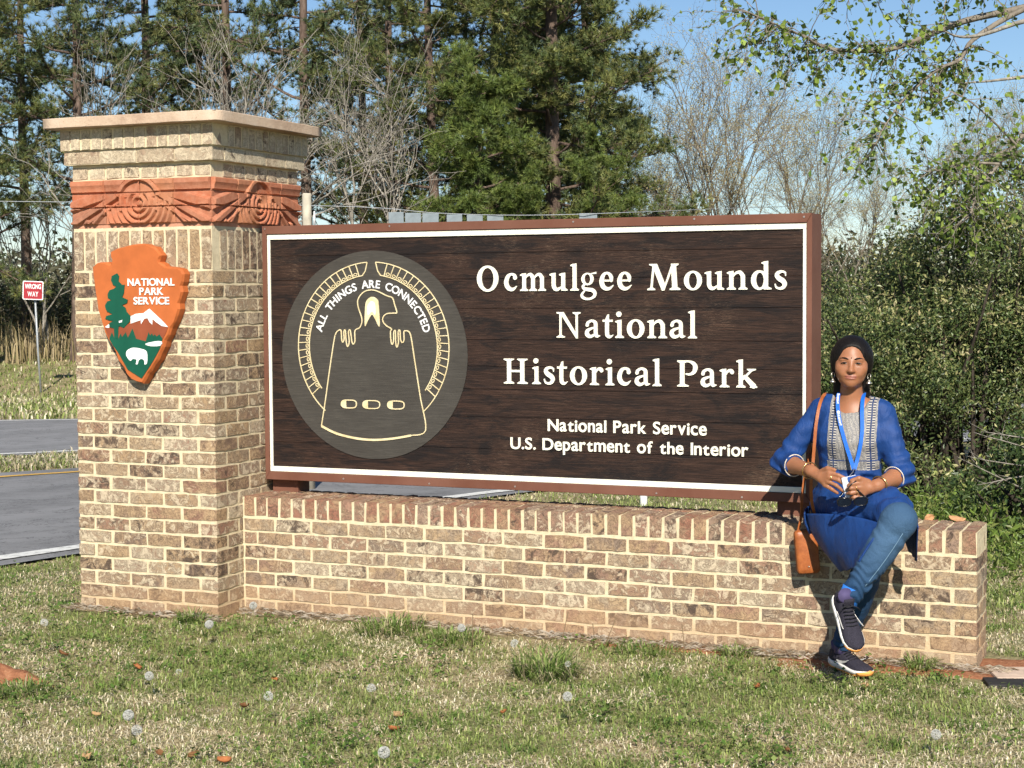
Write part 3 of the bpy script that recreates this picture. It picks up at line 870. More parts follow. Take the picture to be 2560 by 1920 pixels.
# ------------------------------------------------------------------ low wall
WE, WY0, WY1, WT = 4.35, .231, .549, .578
wall = tag(empty('brick_wall', (2.58, .39, 0)), 'long low tan brick wall topped with red bricks on edge', 'wall')
back = []
for k in range(7):
    z = k * PC + PC / 2
    xe = WE
    x1 = WE if k % 2 == 1 else WE - SD - .0106
    first = True
    while x1 > PW + .03:
        x0 = max(x1 - BL, PW + .004)
        w = x1 - x0 - .0115
        q = SL if abs(w - SL) < .004 else round(w, 3)
        bk(wall, ((x0 + x1) / 2 + (.00575 if first and k % 2 else 0), WY0 + SD / 2, z), q, SH, SD, B_WALL)
        bk(wall, ((x0 + x1) / 2, WY1 - SD / 2, z), q, SH, SD, B_WALL, store=back)
        x1 -= BL; first = False
    if k % 2 == 1:
        bk(wall, (WE - SD / 2, WY0 + SD + .0106 + .1, z), SL, SH, SD, B_WALL, R(90))
    else:
        bk(wall, (WE - SD / 2, WY0 + SL / 2, z), SL, SH, SD, B_WALL, R(90))
        bk(wall, (WE - SD / 2, WY1 - .052, z), .1, SH, SD, B_WALL, R(90))
join_store('brick_backing', back, wall)
nrl = 52
pr = (WE - PW - .004) / nrl
for i in range(nrl):
    x = PW + .004 + pr * (i + .5)
    bk(wall, (x, WY0 + .1, WT - .0475), .0565, .095, .199, B_ROWL)
    bk(wall, (x, WY1 - .053, WT - .0475), .0565, .095, .105, B_ROWL)
cw = MB().box(PW - .02, WE - .0042, WY0 + .0042, WY1 - .0042, -.3, WT - .005)
put(wall, 'mortar', cw.mesh('mortar', MORTAR))

# ------------------------------------------------------------------ flat art helpers
def poly_mesh(name, loops, mat, thick, bevel=0):
    """filled 2D outlines with holes -> solid in the XZ plane, front face towards -Y"""
    bm = bmesh.new(); es = []; rings = []
    for lp in loops:
        vs_ = [bm.verts.new((p[0], -thick / 2, p[1])) for p in lp]
        es += [bm.edges.new((vs_[i], vs_[(i + 1) % len(vs_)])) for i in range(len(vs_))]
        rings.append(vs_)
    bmesh.ops.triangle_fill(bm, edges=es, use_beauty=True, normal=(0, -1, 0))
    for vs_ in rings:
        bk_ = [bm.verts.new((v.co.x, thick / 2, v.co.z)) for v in vs_]
        n = len(vs_)
        for i in range(n):
            bm.faces.new((vs_[i], vs_[(i + 1) % n], bk_[(i + 1) % n], bk_[i]))
    bmesh.ops.recalc_face_normals(bm, faces=bm.faces)
    me = bpy.data.meshes.new(name); bm.to_mesh(me); bm.free(); me.materials.append(mat)
    # the front face must look at the viewer
    for p in me.polygons:
        if abs(p.normal.y) > .9:
            if p.normal.y > 0: me.flip_normals()
            break
    return me
def curve_to_mesh(name, cu, mat):
    o = bpy.data.objects.new(name, cu); COL.objects.link(o)
    dg = bpy.context.evaluated_depsgraph_get(); dg.update()
    me = bpy.data.meshes.new_from_object(o.evaluated_get(dg))
    bpy.data.objects.remove(o); bpy.data.curves.remove(cu)
    me.transform(Matrix.Rotation(R(90), 4, 'X'))
    me.materials.clear(); me.materials.append(mat)
    me.name = name
    return me
_sans = {}
def sans_glyph(ch, bold):
    """outline of a plain sans letter, thickened; units: cap height 330"""
    if (ch, bold) in _sans: return _sans[ch, bold]
    cu = bpy.data.curves.new('t', 'FONT'); cu.body = ch; cu.size = 330 / .692
    o = bpy.data.objects.new('t', cu); COL.objects.link(o)
    dg = bpy.context.evaluated_depsgraph_get(); dg.update()
    me = bpy.data.meshes.new_from_object(o.evaluated_get(dg))
    bpy.data.objects.remove(o); bpy.data.curves.remove(cu)
    bm = bmesh.new(); bm.from_mesh(me); bpy.data.meshes.remove(me)
    bmesh.ops.remove_doubles(bm, verts=bm.verts, dist=.01)
    ed = [((e.verts[0].co.x, e.verts[0].co.y), (e.verts[1].co.x, e.verts[1].co.y)) for e in bm.edges if len(e.link_faces) == 1]
    bm.free()
    E_ = np.array(ed); x0 = E_[:, :, 0].min(); w = E_[:, :, 0].max() - x0
    E_[:, :, 0] -= x0
    if ch in 'acemnorsuvpit': E_[:, :, 1] *= np.where(ch in 'it', 1.0, 1.13)
    g = Glyph(w, 400, -150, 5.0)
    ins = np.zeros(g.X.shape, bool); dm = np.full(g.X.shape, 1e3)
    for (a, b) in E_:
        ins ^= ((a[1] > g.Y) != (b[1] > g.Y)) & (g.X < (b[0] - a[0]) * (g.Y - a[1]) / (b[1] - a[1] + 1e-12) + a[0])
        dx, dy = b - a; t = np.clip(((g.X - a[0]) * dx + (g.Y - a[1]) * dy) / (dx * dx + dy * dy + 1e-9), 0, 1)
        dm = np.minimum(dm, np.hypot(g.X - a[0] - t * dx, g.Y - a[1] - t * dy))
    g.d = np.where(ins, -dm, dm) - bold
    _sans[ch, bold] = (w, g.contours())
    return _sans[ch, bold]
def fit_text(text, x0, x1, z, cap, mat, thick=.004, bold=7, gap=46, word=150):
    """list of (mesh, x, z): one mesh per letter, stretched to span x0..x1"""
    pos, x = [], 0
    for ch in text:
        if ch == ' ': x += word; continue
        w, cs = sans_glyph(ch, bold); pos.append((ch, x, cs)); x += w + gap
    W = x - gap; k = (x1 - x0) / W; kz = cap / 330
    return [(poly_mesh('letter', [[(px * k, py * kz) for px, py in c] for c in cs], mat, thick), x0 + xx * k, z) for ch, xx, cs in pos]
def ribbon(pts, w, closed=False):
    """offset outline pair of a polyline in 2D; returns quads as MB in XZ plane with thickness"""
    P = np.array(pts, float); n = len(P)
    if closed: T = np.roll(P, -1, 0) - np.roll(P, 1, 0)
    else: T = np.gradient(P, axis=0)
    T /= np.linalg.norm(T, axis=1)[:, None] + 1e-9
    N = np.stack([-T[:, 1], T[:, 0]], -1)
    w = np.broadcast_to(np.asarray(w, float), (n,))[:, None]
    return P + N * w / 2, P - N * w / 2
def ribbon_mb(mb, pts, w, y0, y1, closed=False):
    a, b = ribbon(pts, w, closed); n = len(a); base = len(mb.v)
    for i in range(n):
        mb.v += [(a[i, 0], y0, a[i, 1]), (b[i, 0], y0, b[i, 1]), (a[i, 0], y1, a[i, 1]), (b[i, 0], y1, b[i, 1])]
    m = n if closed else n - 1
    for i in range(m):
        p = base + i * 4; q = base + ((i + 1) % n) * 4
        mb.f += [(p, p + 1, q + 1, q), (p + 1, p + 3, q + 3, q + 1), (p + 2, p, q, q + 2)]
    return mb

# ---- serif letters drawn with broad-nib strokes on a fine grid, outlines traced by marching squares
class Glyph:
    def __init__(s, w, hgt=380, lo=-135, step=3.0):
        s.xs = np.arange(-18, w + 18, step); s.ys = np.arange(lo, hgt, step)
        s.X, s.Y = np.meshgrid(s.xs, s.ys, indexing='ij'); s.d = np.full(s.X.shape, 1e3)
    def stroke(s, pts, n=6, raw=False):
        P = np.array(pts if raw else catmull(pts, n))
        for a, b in zip(P[:-1], P[1:]):
            dx, dy = b[0] - a[0], b[1] - a[1]; l2 = dx * dx + dy * dy + 1e-9
            t = np.clip(((s.X - a[0]) * dx + (s.Y - a[1]) * dy) / l2, 0, 1)
            s.d = np.minimum(s.d, np.hypot(s.X - a[0] - t * dx, s.Y - a[1] - t * dy) - (a[2] + (b[2] - a[2]) * t) / 2)
        return s
    def poly(s, pts):
        P = np.array(pts, float); ins = np.zeros(s.X.shape, bool); dm = np.full(s.X.shape, 1e3)
        for a, b in zip(P, np.roll(P, -1, 0)):
            c = ((a[1] > s.Y) != (b[1] > s.Y)) & (s.X < (b[0] - a[0]) * (s.Y - a[1]) / (b[1] - a[1] + 1e-12) + a[0]); ins ^= c
            dx, dy = b - a; t = np.clip(((s.X - a[0]) * dx + (s.Y - a[1]) * dy) / (dx * dx + dy * dy + 1e-9), 0, 1)
            dm = np.minimum(dm, np.hypot(s.X - a[0] - t * dx, s.Y - a[1] - t * dy))
        s.d = np.minimum(s.d, np.where(ins, -dm, dm)); return s
    def ell(s, cx, cy, rx, ry):
        return (np.hypot((s.X - cx) / rx, (s.Y - cy) / ry) - 1) * min(rx, ry)
    def ring(s, o, i):
        s.d = np.minimum(s.d, np.maximum(s.ell(*o), -s.ell(*i))); return s
    def disc(s, cx, cy, r):
        s.d = np.minimum(s.d, s.ell(cx, cy, r, r)); return s
    def stem(s, xc, w, y0, y1, foot=None, head=None, flag=False):
        s.poly([(xc - w / 2, y0), (xc + w / 2, y0), (xc + w / 2, y1), (xc - w / 2, y1)])
        for yy, fb, sg in ((y0, foot, 1), (y1, head, -1)):
            if fb:
                l, r = fb
                s.poly([(l, yy), (r, yy), (r, yy + sg * 15), (xc + w / 2, yy + sg * 34), (xc - w / 2, yy + sg * 34), (l, yy + sg * 15)])
        if flag:
            s.poly([(xc - w / 2 - 30, y1 - 14), (xc - w / 2, y1 - 2), (xc + w / 2, y1 + 6), (xc + w / 2, y1 - 40), (xc - w / 2, y1 - 46), (xc - w / 2 - 4, y1 - 34), (xc - w / 2 - 30, y1 - 28)])
        return s
    def contours(s):
        d, xs, ys = s.d, s.xs, s.ys; h = xs[1] - xs[0]
        d = np.where(np.abs(d) < 1e-6, 1e-6, d)
        segs = {}
        ins = d < 0
        nx, ny = d.shape
        code = ins[:-1, :-1] * 1 + ins[1:, :-1] * 2 + ins[1:, 1:] * 4 + ins[:-1, 1:] * 8
        def pt(e):
            ax, i, j = e
            if ax == 0:
                t = d[i, j] / (d[i, j] - d[i + 1, j]); return (xs[i] + t * h, ys[j])
            t = d[i, j] / (d[i, j] - d[i, j + 1]); return (xs[i], ys[j] + t * h)
        T = {1: [(3, 0)], 2: [(0, 1)], 3: [(3, 1)], 4: [(1, 2)], 5: [(3, 2), (1, 0)], 6: [(0, 2)], 7: [(3, 2)], 8: [(2, 3)], 9: [(2, 0)], 10: [(0, 3), (2, 1)], 11: [(2, 1)], 12: [(1, 3)], 13: [(1, 0)], 14: [(0, 3)]}
        for i, j in zip(*np.nonzero((code > 0) & (code < 15))):
            E_ = [(0, i, j), (1, i + 1, j), (0, i, j + 1), (1, i, j)]
            for a, b in T[int(code[i, j])]:
                segs[E_[a]] = E_[b]
        out = []
        while segs:
            st, nx_ = segs.popitem(); lp = [st]
            while nx_ != st and nx_ in segs:
                lp.append(nx_); nx_ = segs.pop(nx_)
            if len(lp) > 6:
                q = [pt(e) for e in lp]; r_ = [q[0]]
                for p_ in q[1:]:
                    if abs(p_[0] - r_[-1][0]) + abs(p_[1] - r_[-1][1]) > h * .45: r_.append(p_)
                if abs(r_[0][0] - r_[-1][0]) + abs(r_[0][1] - r_[-1][1]) <= h * .45: r_.pop()
                if len(r_) > 5: out.append(r_)
        return out
def G(w): return Glyph(w)
SERIF = {}
def defser():
    g = SERIF
    g['O'] = (308, G(308).ring((154, 165, 154, 172), (154, 165, 86, 140)))
    g['c'] = (183, G(183).stroke([(158, 172, 52), (148, 205, 40), (105, 220, 32), (58, 190, 50), (32, 115, 60), (52, 52, 58), (98, 22, 48), (140, 28, 36), (180, 62, 12)]))
    g['m'] = (360, G(360).stem(57, 52, 0, 228, (0, 112), None, True).stem(182, 52, 0, 175, (130, 236)).stem(308, 52, 0, 175, (256, 362)).stroke([(76, 168, 22), (108, 205, 30), (150, 214, 42), (180, 172, 52)]).stroke([(200, 168, 22), (235, 205, 30), (276, 214, 42), (306, 172, 52)]))
    g['n'] = (265, G(265).stem(57, 54, 0, 228, (0, 114), None, True).stem(204, 54, 0, 172, (148, 262)).stroke([(78, 165, 22), (115, 205, 30), (168, 214, 44), (202, 168, 54)]))
    g['u'] = (250, G(250).stem(56, 54, 60, 228, None, None, True).stem(190, 54, 0, 228, None, None, True).stroke([(56, 72, 54), (72, 30, 50), (112, 18, 40), (165, 48, 22)]).poly([(180, 0), (250, 0), (250, 16), (215, 34), (180, 34)]))
    g['l'] = (115, G(115).stem(60, 54, 0, 346, (0, 117), None, True))
    g['i'] = (118, G(118).stem(60, 54, 0, 228, (0, 119), None, True).disc(52, 303, 35))
    g['g'] = (220, G(220).ring((98, 148, 84, 80), (98, 150, 40, 60)).poly([(140, 210), (220, 214), (218, 240), (150, 224)]).stroke([(62, 82, 26), (36, 55, 34), (52, 26, 38), (105, 15, 46), (165, 5, 48), (198, -30, 44), (190, -72, 38), (140, -102, 30), (75, -105, 32), (26, -80, 36), (22, -45, 30), (55, -8, 22)]))
    g['e'] = (190, G(190).stroke([(163, 125, 36), (160, 172, 48), (132, 212, 36), (92, 221, 32), (52, 190, 48), (31, 118, 60), (50, 52, 58), (98, 22, 46), (145, 30, 34), (188, 64, 12)]).poly([(40, 114), (182, 114), (182, 138), (40, 138)]))
    g['M'] = (435, G(435).poly([(38, 6), (66, 6), (100, 320), (70, 320)]).poly([(58, 330), (128, 330), (232, 80), (205, -6), (192, -6)]).poly([(205, -4), (225, -6), (352, 318), (318, 322)]).poly([(312, 330), (378, 330), (398, 6), (330, 6)]).poly([(0, 0), (104, 0), (104, 16), (68, 34), (38, 34), (0, 16)]).poly([(294, 0), (436, 0), (436, 16), (398, 36), (332, 36), (294, 16)]).poly([(26, 332), (126, 332), (110, 300), (72, 300), (26, 316)]).poly([(312, 332), (412, 332), (412, 316), (378, 298), (325, 300)]))
    g['o'] = (235, G(235).ring((117, 117, 117, 122), (117, 117, 54, 96)))
    g['d'] = (258, G(258).ring((104, 116, 104, 121), (112, 116, 48, 92)).stem(188, 54, 0, 346, None, None, True).poly([(180, 0), (258, 0), (258, 16), (214, 34), (180, 34)]))
    g['s'] = (165, G(165).stroke([(146, 168, 12), (140, 205, 22), (95, 219, 32), (50, 200, 46), (38, 168, 52), (68, 132, 60), (112, 104, 60), (136, 66, 54), (118, 26, 44), (75, 12, 32), (32, 26, 24), (16, 66, 12)]))
    g['N'] = (332, G(332).stem(54, 30, 0, 330, (0, 114)).stem(278, 30, 20, 330, None, (224, 332)).poly([(8, 330), (96, 330), (293, 20), (293, -10), (270, -10), (60, 300)]).poly([(0, 332), (92, 332), (70, 302), (40, 304), (0, 316)]))
    g['a'] = (205, G(205).stroke([(32, 164, 44), (44, 196, 38), (95, 220, 32), (142, 194, 46), (148, 140, 50), (148, 70, 50), (160, 24, 42), (203, 26, 12)]).stroke([(150, 134, 22), (88, 120, 30), (38, 92, 46), (28, 52, 54), (58, 20, 46), (105, 26, 34), (148, 62, 20)]))
    g['t'] = (145, G(145).stroke([(64, 200, 52), (64, 60, 52), (76, 26, 48), (106, 14, 34), (144, 36, 12)]).poly([(4, 205), (140, 205), (140, 234), (4, 234)]).poly([(38, 230), (66, 296), (90, 304), (90, 228)]))
    g['H'] = (340, G(340).stem(76, 58, 0, 330, (0, 146), (0, 146)).stem(264, 58, 0, 330, (194, 340), (194, 340)).poly([(90, 152), (250, 152), (250, 182), (90, 182)]))
    g['r'] = (182, G(182).stem(57, 54, 0, 228, (0, 124), None, True).stroke([(78, 160, 20), (112, 206, 32), (146, 206, 46), (160, 188, 48)]))
    g['P'] = (268, G(268).stem(66, 60, 0, 330, (0, 150), (0, 150)).stroke([(90, 318, 24), (160, 317, 26), (216, 290, 46), (238, 240, 58), (218, 184, 48), (165, 156, 30), (118, 160, 20)]))
    g['k'] = (266, G(266).stem(58, 54, 0, 346, (0, 118), None, True).stroke([(84, 104, 26), (200, 220, 28)], raw=True).poly([(138, 235), (250, 235), (250, 219), (205, 204), (168, 206), (138, 219)]).stroke([(112, 134, 50), (222, 22, 62)], raw=True).poly([(170, 0), (268, 0), (268, 14), (232, 34), (190, 30)]))
defser()
def serif_line(text, lefts, z, capm, mat):
    """lefts: x of each letter's left edge (metres); one mesh per letter"""
    k = capm / 330.0; out = []; i = 0
    for ch in text:
        if ch == ' ': continue
        out.append((poly_mesh('letter', [[(x * k, y * k) for x, y in c] for c in SERIF[ch][1].contours()], mat, .006), lefts[i], z)); i += 1
    return out
def put_letters(parent, lst, y):
    for me, x, z in lst: put(parent, 'letter', me, (x, y, z))

# ------------------------------------------------------------------ entrance sign
sign = tag(empty('entrance_sign', (2.22, .5, WT)), 'wide brown wooden entrance sign with cream lettering and round emblem on the low wall', 'sign')
SX0, SX1, SZ0, SZ1, SY0, SY1 = .833, 3.612, .642, 1.913, .417, .605
def frame_mat():
    t = NT('brown_metal_paint', .62, .2); v = t.coord('World')
    c = t.ramp(t.noise(v, 4, 5, .6), [(.3, (.135, .054, .034)), (.7, (.185, .085, .058))])
    c = t.mix(t.ramp(t.noise(v, 60, 5, .7), [(.6, 0), (.8, .35)]), c, (.27, .17, .13))
    t.color(c); t.bump(t.noise(v, 160, 3), .08, .003); return t.m
FRAME = frame_mat()
fw_, ft = .024, .041
def bx(parent, name, x0, x1, y0, y1, z0, z1, mat, bev=.003):
    c = Vector(((x0 + x1) / 2, (y0 + y1) / 2, (z0 + z1) / 2))
    me = MB().box(x0 - c.x, x1 - c.x, y0 - c.y, y1 - c.y, z0 - c.z, z1 - c.z)
    return me.build(name, mat, parent, bevel=bev, seg=2, loc=c - Vector(parent.location))
def mitre(name, pts, y0, y1):
    me = MB(); n = len(pts)
    me.add([(x, y0, z) for x, z in pts] + [(x, y1, z) for x, z in pts], [tuple(range(n)), tuple(range(n, 2 * n))[::-1]] + [(i, i + n, (i + 1) % n + n, (i + 1) % n) for i in range(n)])
    c = Vector(sign.location)
    me.v = [tuple(Vector(p) - c) for p in me.v]
    return me.build(name, FRAME, sign, bevel=.002, seg=1)
g_ = .0008
mitre('frame_rail', [(SX0, SZ1), (SX0 + fw_, SZ1 - ft), (SX1 - fw_, SZ1 - ft), (SX1, SZ1)], SY0, SY1)
mitre('frame_rail', [(SX0, SZ0), (SX1, SZ0), (SX1 - fw_, SZ0 + ft), (SX0 + fw_, SZ0 + ft)], SY0, SY1)
mitre('frame_stile', [(SX0, SZ0 + g_), (SX0 + fw_, SZ0 + ft + g_), (SX0 + fw_, SZ1 - ft - g_), (SX0, SZ1 - g_)], SY0, SY1)
mitre('frame_stile', [(SX1, SZ0 + g_), (SX1, SZ1 - g_), (SX1 - fw_, SZ1 - ft - g_), (SX1 - fw_, SZ0 + ft + g_)], SY0, SY1)
for xs_, zz in ((SX0 + .018, SZ1 - .014), (1.55, SZ1 - .014), (2.5, SZ1 - .014), (3.08, SZ1 - .014), (SX1 - .035, SZ1 - .016), (1.28, SZ0 + .02), (1.75, SZ0 + .014), (2.2, SZ0 + .018), (2.9, SZ0 + .015), (3.3, SZ0 + .014)):
    me = MB().tube([(xs_, SY0 + .004, zz), (xs_, SY0 - .0025, zz)], [.0055, .0045], 8)
    put(sign, 'screw', me.mesh('screw', simple_mat('screw_steel', (.5, .42, .38), .35, .5, metal=.7) if 'screw_steel' not in bpy.data.materials else bpy.data.materials['screw_steel']))
def wood_mat(name, kind):
    t = NT(name, .72, .25)
    rnd = t.random()
    v = t.coord('World')
    mp = t.n('ShaderNodeMapping'); t.set(mp.inputs[0], v); mp.inputs['Scale'].default_value = (1.0, 1.0, 26.0)
    ad = t.n('ShaderNodeVectorMath', operation='ADD'); t.set(ad.inputs[0], mp.outputs[0])
    t.set(ad.inputs[1], t.math('MULTIPLY', rnd, 31.0) if kind == 'board' else (3.0, 3.0, 3.0))
    gv_ = ad.outputs[0]
    fine = t.noise(gv_, 9, 6, .72, .4)
    broad = t.noise(gv_, 1.9, 5, .65, .8)
    blot = t.noise(v, 4.2, 5, .65, .6)
    if kind == 'board':
        c = t.ramp(fine, [(.30, (.006, .0038, .0034)), (.48, (.026, .0135, .0095)), (.62, (.050, .026, .018)), (.78, (.115, .074, .052))])
        mp2 = t.n('ShaderNodeMapping'); t.set(mp2.inputs[0], v); mp2.inputs['Scale'].default_value = (2.2, 1.0, 9.0)
        blot = t.noise(mp2.outputs[0], 1.6, 6, .7, .8)
        c = t.mix(t.ramp(blot, [(.47, 0), (.60, .85)]), c, (.0075, .0058, .0062))
        c = t.mix(t.ramp(broad, [(.58, 0), (.72, .5)]), c, (.075, .036, .021))
        w2 = t.noise(gv_, 30, 3, .8, .2)
        c = t.mix(t.ramp(t.math('MULTIPLY', w2, t.math('ADD', t.noise(v, 3.1, 4), .45)), [(.58, 0), (.72, .6)]), c, (.25, .165, .11))
    else:
        c = t.ramp(fine, [(.25, (.034, .031, .027)), (.5, (.056, .051, .044)), (.8, (.095, .086, .073))])
        c = t.mix(t.ramp(blot, [(.45, 0), (.7, .5)]), c, (.036, .031, .026))
    t.color(c); t.bump(fine, .7 if kind == 'board' else .3, .004)
    return t.m
WOOD = wood_mat('weathered_stained_wood', 'board')
DISC = wood_mat('grey_brown_disc_paint', 'disc')
PX0, PX1, PZ0, PZ1, PY = SX0 + fw_, SX1 - fw_, SZ0 + ft, SZ1 - ft, .432
cuts = [PZ0, .832, .985, 1.117, 1.226, 1.352, 1.500, 1.640, 1.762, PZ1]
for a, b in zip(cuts[:-1], cuts[1:]):
    bx(sign, 'plank', PX0 + .001, PX1 - .001, PY, PY + .04, a + .0012, b - .0006, WOOD, .0014)
bx(sign, 'back_panel', PX0 + .001, PX1 - .001, PY + .0405, SY1 - .01, PZ0, PZ1, FRAME, 0)
def cream_mat():
    t = NT('cream_paint', .55, .3); v = t.coord('World')
    c = t.ramp(t.noise(v, 6, 5), [(.3, (.80, .77, .64)), (.7, (.86, .84, .72))])
    c = t.mix(t.ramp(t.noise(v, 70, 6, .8), [(.70, 0), (.76, .8)]), c, (.34, .26, .19))
    t.color(c); t.bump(t.noise(v, 60, 4), .06, .002); return t.m
CREAM = cream_mat()
bw, bh = .017, .027
bx(sign, 'border_strip', PX0 + .0015, PX1 - .0015, PY - .008, PY - .0004, PZ1 - bh, PZ1 - .0015, CREAM, .0012)
bx(sign, 'border_strip', PX0 + .0015, PX1 - .0015, PY - .008, PY - .0004, PZ0 + .0015, PZ0 + bh, CREAM, .0012)
bx(sign, 'border_strip', PX0 + .0015, PX0 + bw, PY - .008, PY - .0004, PZ0 + bh + .0005, PZ1 - bh - .0005, CREAM, .0012)
bx(sign, 'border_strip', PX1 - bw, PX1 - .0015, PY - .008, PY - .0004, PZ0 + bh + .0005, PZ1 - bh - .0005, CREAM, .0012)
bx(sign, 'post', .843, .990, .470, .585, WT - .012, SZ0 - .001, FRAME, .003)
bx(sign, 'post', 3.447, 3.594, .470, .585, WT - .012, SZ0 - .001, FRAME, .003)
YL = PY - .0035
cap_m = .1185
L1 = [2.0064, 2.1456, 2.2279, 2.3767, 2.4798, 2.5297, 2.6230, 2.7099, 2.8549, 3.0282, 3.1250, 3.2275, 3.3378, 3.4407]
put_letters(sign, serif_line('Ocmulgee Mounds', L1, 1.5815, cap_m, CREAM), YL)
L2 = [2.4109, 2.5512, 2.6370, 2.6989, 2.7563, 2.8545, 2.9603, 3.0469]
put_letters(sign, serif_line('National', L2, 1.3637, cap_m, CREAM), YL)
L3 = [2.1414, 2.2867, 2.3416, 2.4107, 2.4764, 2.5749, 2.6517, 2.7077, 2.7928, 2.8791, 2.9959, 3.1053, 3.1944, 3.2704]
put_letters(sign, serif_line('Historical Park', L3, 1.1455, cap_m, CREAM), YL)
put_letters(sign, fit_text('National Park Service', 2.3647, 3.1322, .9278, .0545, CREAM, .005, 9, 50, 165), YL)
put_letters(sign, fit_text('U.S. Department of the Interior', 2.1745, 3.3244, .8382, .0535, CREAM, .005, 9, 50, 165), YL)
def paint_mat(name, c, rough=.62):
    return simple_mat(name, c, rough, .25, .14, 9, .12)
A_WHITE = paint_mat('white_enamel', (.82, .82, .80))
# emblem
DCX, DCZ = 1.444, 1.2733
emb = put(sign, 'emblem_disc', poly_mesh('emblem_disc', [[(.5095 * math.cos(a * math.pi / 48), .5095 * math.sin(a * math.pi / 48)) for a in range(96)]], DISC, .004), (DCX, PY - .0024, DCZ))
def ec(pts): return [(x - DCX, z - DCZ) for x, z in pts]
gold = NT('pale_gold_line', .6, .3); gv2 = gold.coord('World')
gold.color(gold.ramp(gold.noise(gv2, 30, 4), [(.3, (.62, .50, .27)), (.7, (.78, .68, .44))]))
GOLD = gold.m
mb = MB()
mpts = ec(MOUND)
k0 = 63
dense = catmull(mpts[:k0 + 1], 5) + catmull(mpts[k0:] + [mpts[0]], 5)[1:]
ribbon_mb(mb, dense, .0052, -.0042, 0, False)
lo = catmull(mpts[k0:] + [mpts[0]], 6)
ribbon_mb(mb, lo, .0105, -.0046, 0)
RC = (0, .0397); RO_, RI_ = .414, .352
def onr(r, a): return (RC[0] + r * math.cos(R(a)), RC[1] + r * math.sin(R(a)))
for s in (-1, 1):
    sg = lambda a: 90 - s * (a)
    A0, A1 = 3.2, 140.0 if s < 0 else 139.0
    ribbon_mb(mb, [onr(RO_, sg(A0 + (A1 - A0) * i / 60)) for i in range(61)], .0048, -.0040, 0)
    ribbon_mb(mb, [onr(RI_, sg(A0 + 4.5 + (126 - A0 - 4.5) * i / 60)) for i in range(61)], .0048, -.0041, 0)
    ribbon_mb(mb, [onr(RO_, sg(A0)), onr(RI_ + .02, sg(A0 + 2)), onr(RI_, sg(A0 + 5))], .0048, -.0043, 0)
    nc = 22
    for i in range(1, nc + 1):
        a = A0 + 8 + (124 - A0 - 8) * (i - 1) / (nc - 1)
        ribbon_mb(mb, [onr(RI_, sg(a)), onr((RI_ + RO_) / 2, sg(a + .5)), onr(RO_, sg(a + 1))], .0042, -.0044, 0)
        if i < nc:
            c = onr(RI_ + .0125, sg(a + 2.9)); t0 = R(sg(a + 2.9) + 90)
            o_ = [(c[0] + .0095 * math.cos(q) * math.cos(t0) - .006 * math.sin(q) * math.sin(t0), c[1] + .0095 * math.cos(q) * math.sin(t0) + .006 * math.sin(q) * math.cos(t0)) for q in [i2 * math.pi / 6 for i2 in range(12)]]
            ribbon_mb(mb, o_, .0034, -.0045, 0, True)
for i, (ov) in enumerate((OV0, OV1, OV2)):
    e = ec(ov); cx_, cz_ = (e[0][0] + e[2][0]) / 2, (e[1][1] + e[3][1]) / 2; hw = (e[2][0] - e[0][0]) / 2; hh = .0195
    def rr_(w, h, ox=0): return [(cx_ + ox + math.copysign(abs(math.cos(q)) ** .55, math.cos(q)) * w, cz_ + math.copysign(abs(math.sin(q)) ** .75, math.sin(q)) * h) for q in [k * math.pi / 12 for k in range(24)]]
    ribbon_mb(mb, rr_(hw, hh), .0052, -.0046, 0, True)
    for f_ in range(6):
        x_ = cx_ - hw + .004 + f_ * .0042; hz = hh * (.55 + .45 * min(1, f_ / 3))
        ribbon_mb(mb, [(x_, cz_ - hz), (x_, cz_ + hz)], .0043, -.0041, 0)
ob = obj('emblem_lines', mb.mesh('emblem_lines', GOLD), emb, (0, -.0016, 0))
fix_normals(ob.data)
obj('emblem_eye', poly_mesh('emblem_eye', [catmull(ec(EYE), 4, True)], GOLD, .004), emb, (0, -.0035, 0))
obj('emblem_eye', poly_mesh('emblem_eye', [catmull(ec(EYEIN), 4, True)], CREAM, .004), emb, (0, -.0048, 0))
txt = 'ALL THINGS ARE CONNECTED'
wid = {'I': .48, ' ': .72, 'A': 1.08, 'L': .78, 'T': .86, 'H': 1.1, 'N': 1.14, 'G': 1.12, 'S': .86, 'R': 1.0, 'E': .86, 'C': 1.02, 'O': 1.16, 'D': 1.1}
tot = sum(wid[c] for c in txt); a = 165.8; span = 165.8 - 13.6
tmb = []
for ch in txt:
    w = wid[ch] / tot * span
    if ch != ' ':
        gw, gc = sans_glyph(ch, 8); kk = .0375 / 330
        me = poly_mesh('letter', [[((x - gw / 2) * kk, y * kk) for x, y in c] for c in gc], A_WHITE, .004)
        am = a - w / 2
        p = onr(.2885, am)
        o_ = obj('letter', me, emb, (p[0], -.0035, p[1]), (0, -R(am - 90), 0))
    a -= w

# ------------------------------------------------------------------ arrowhead emblem on the pier
arrow = tag(empty('arrowhead_plaque', (.48, -.03, 1.5)), 'orange arrowhead shaped plaque with pine tree and white bison on the pier', 'plaque')
AO = Vector(arrow.location)
def ac(p): return [(x - AO.x, z - AO.z) for x, z in p]
ORANGE = paint_mat('orange_enamel', (.46, .125, .035)); A_BROWN = paint_mat('brown_enamel', (.26, .068, .03)); A_GREEN = paint_mat('green_enamel', (.006, .085, .05))
A_EDGE = paint_mat('orange_chipped_edge', (.46, .125, .035), .5)
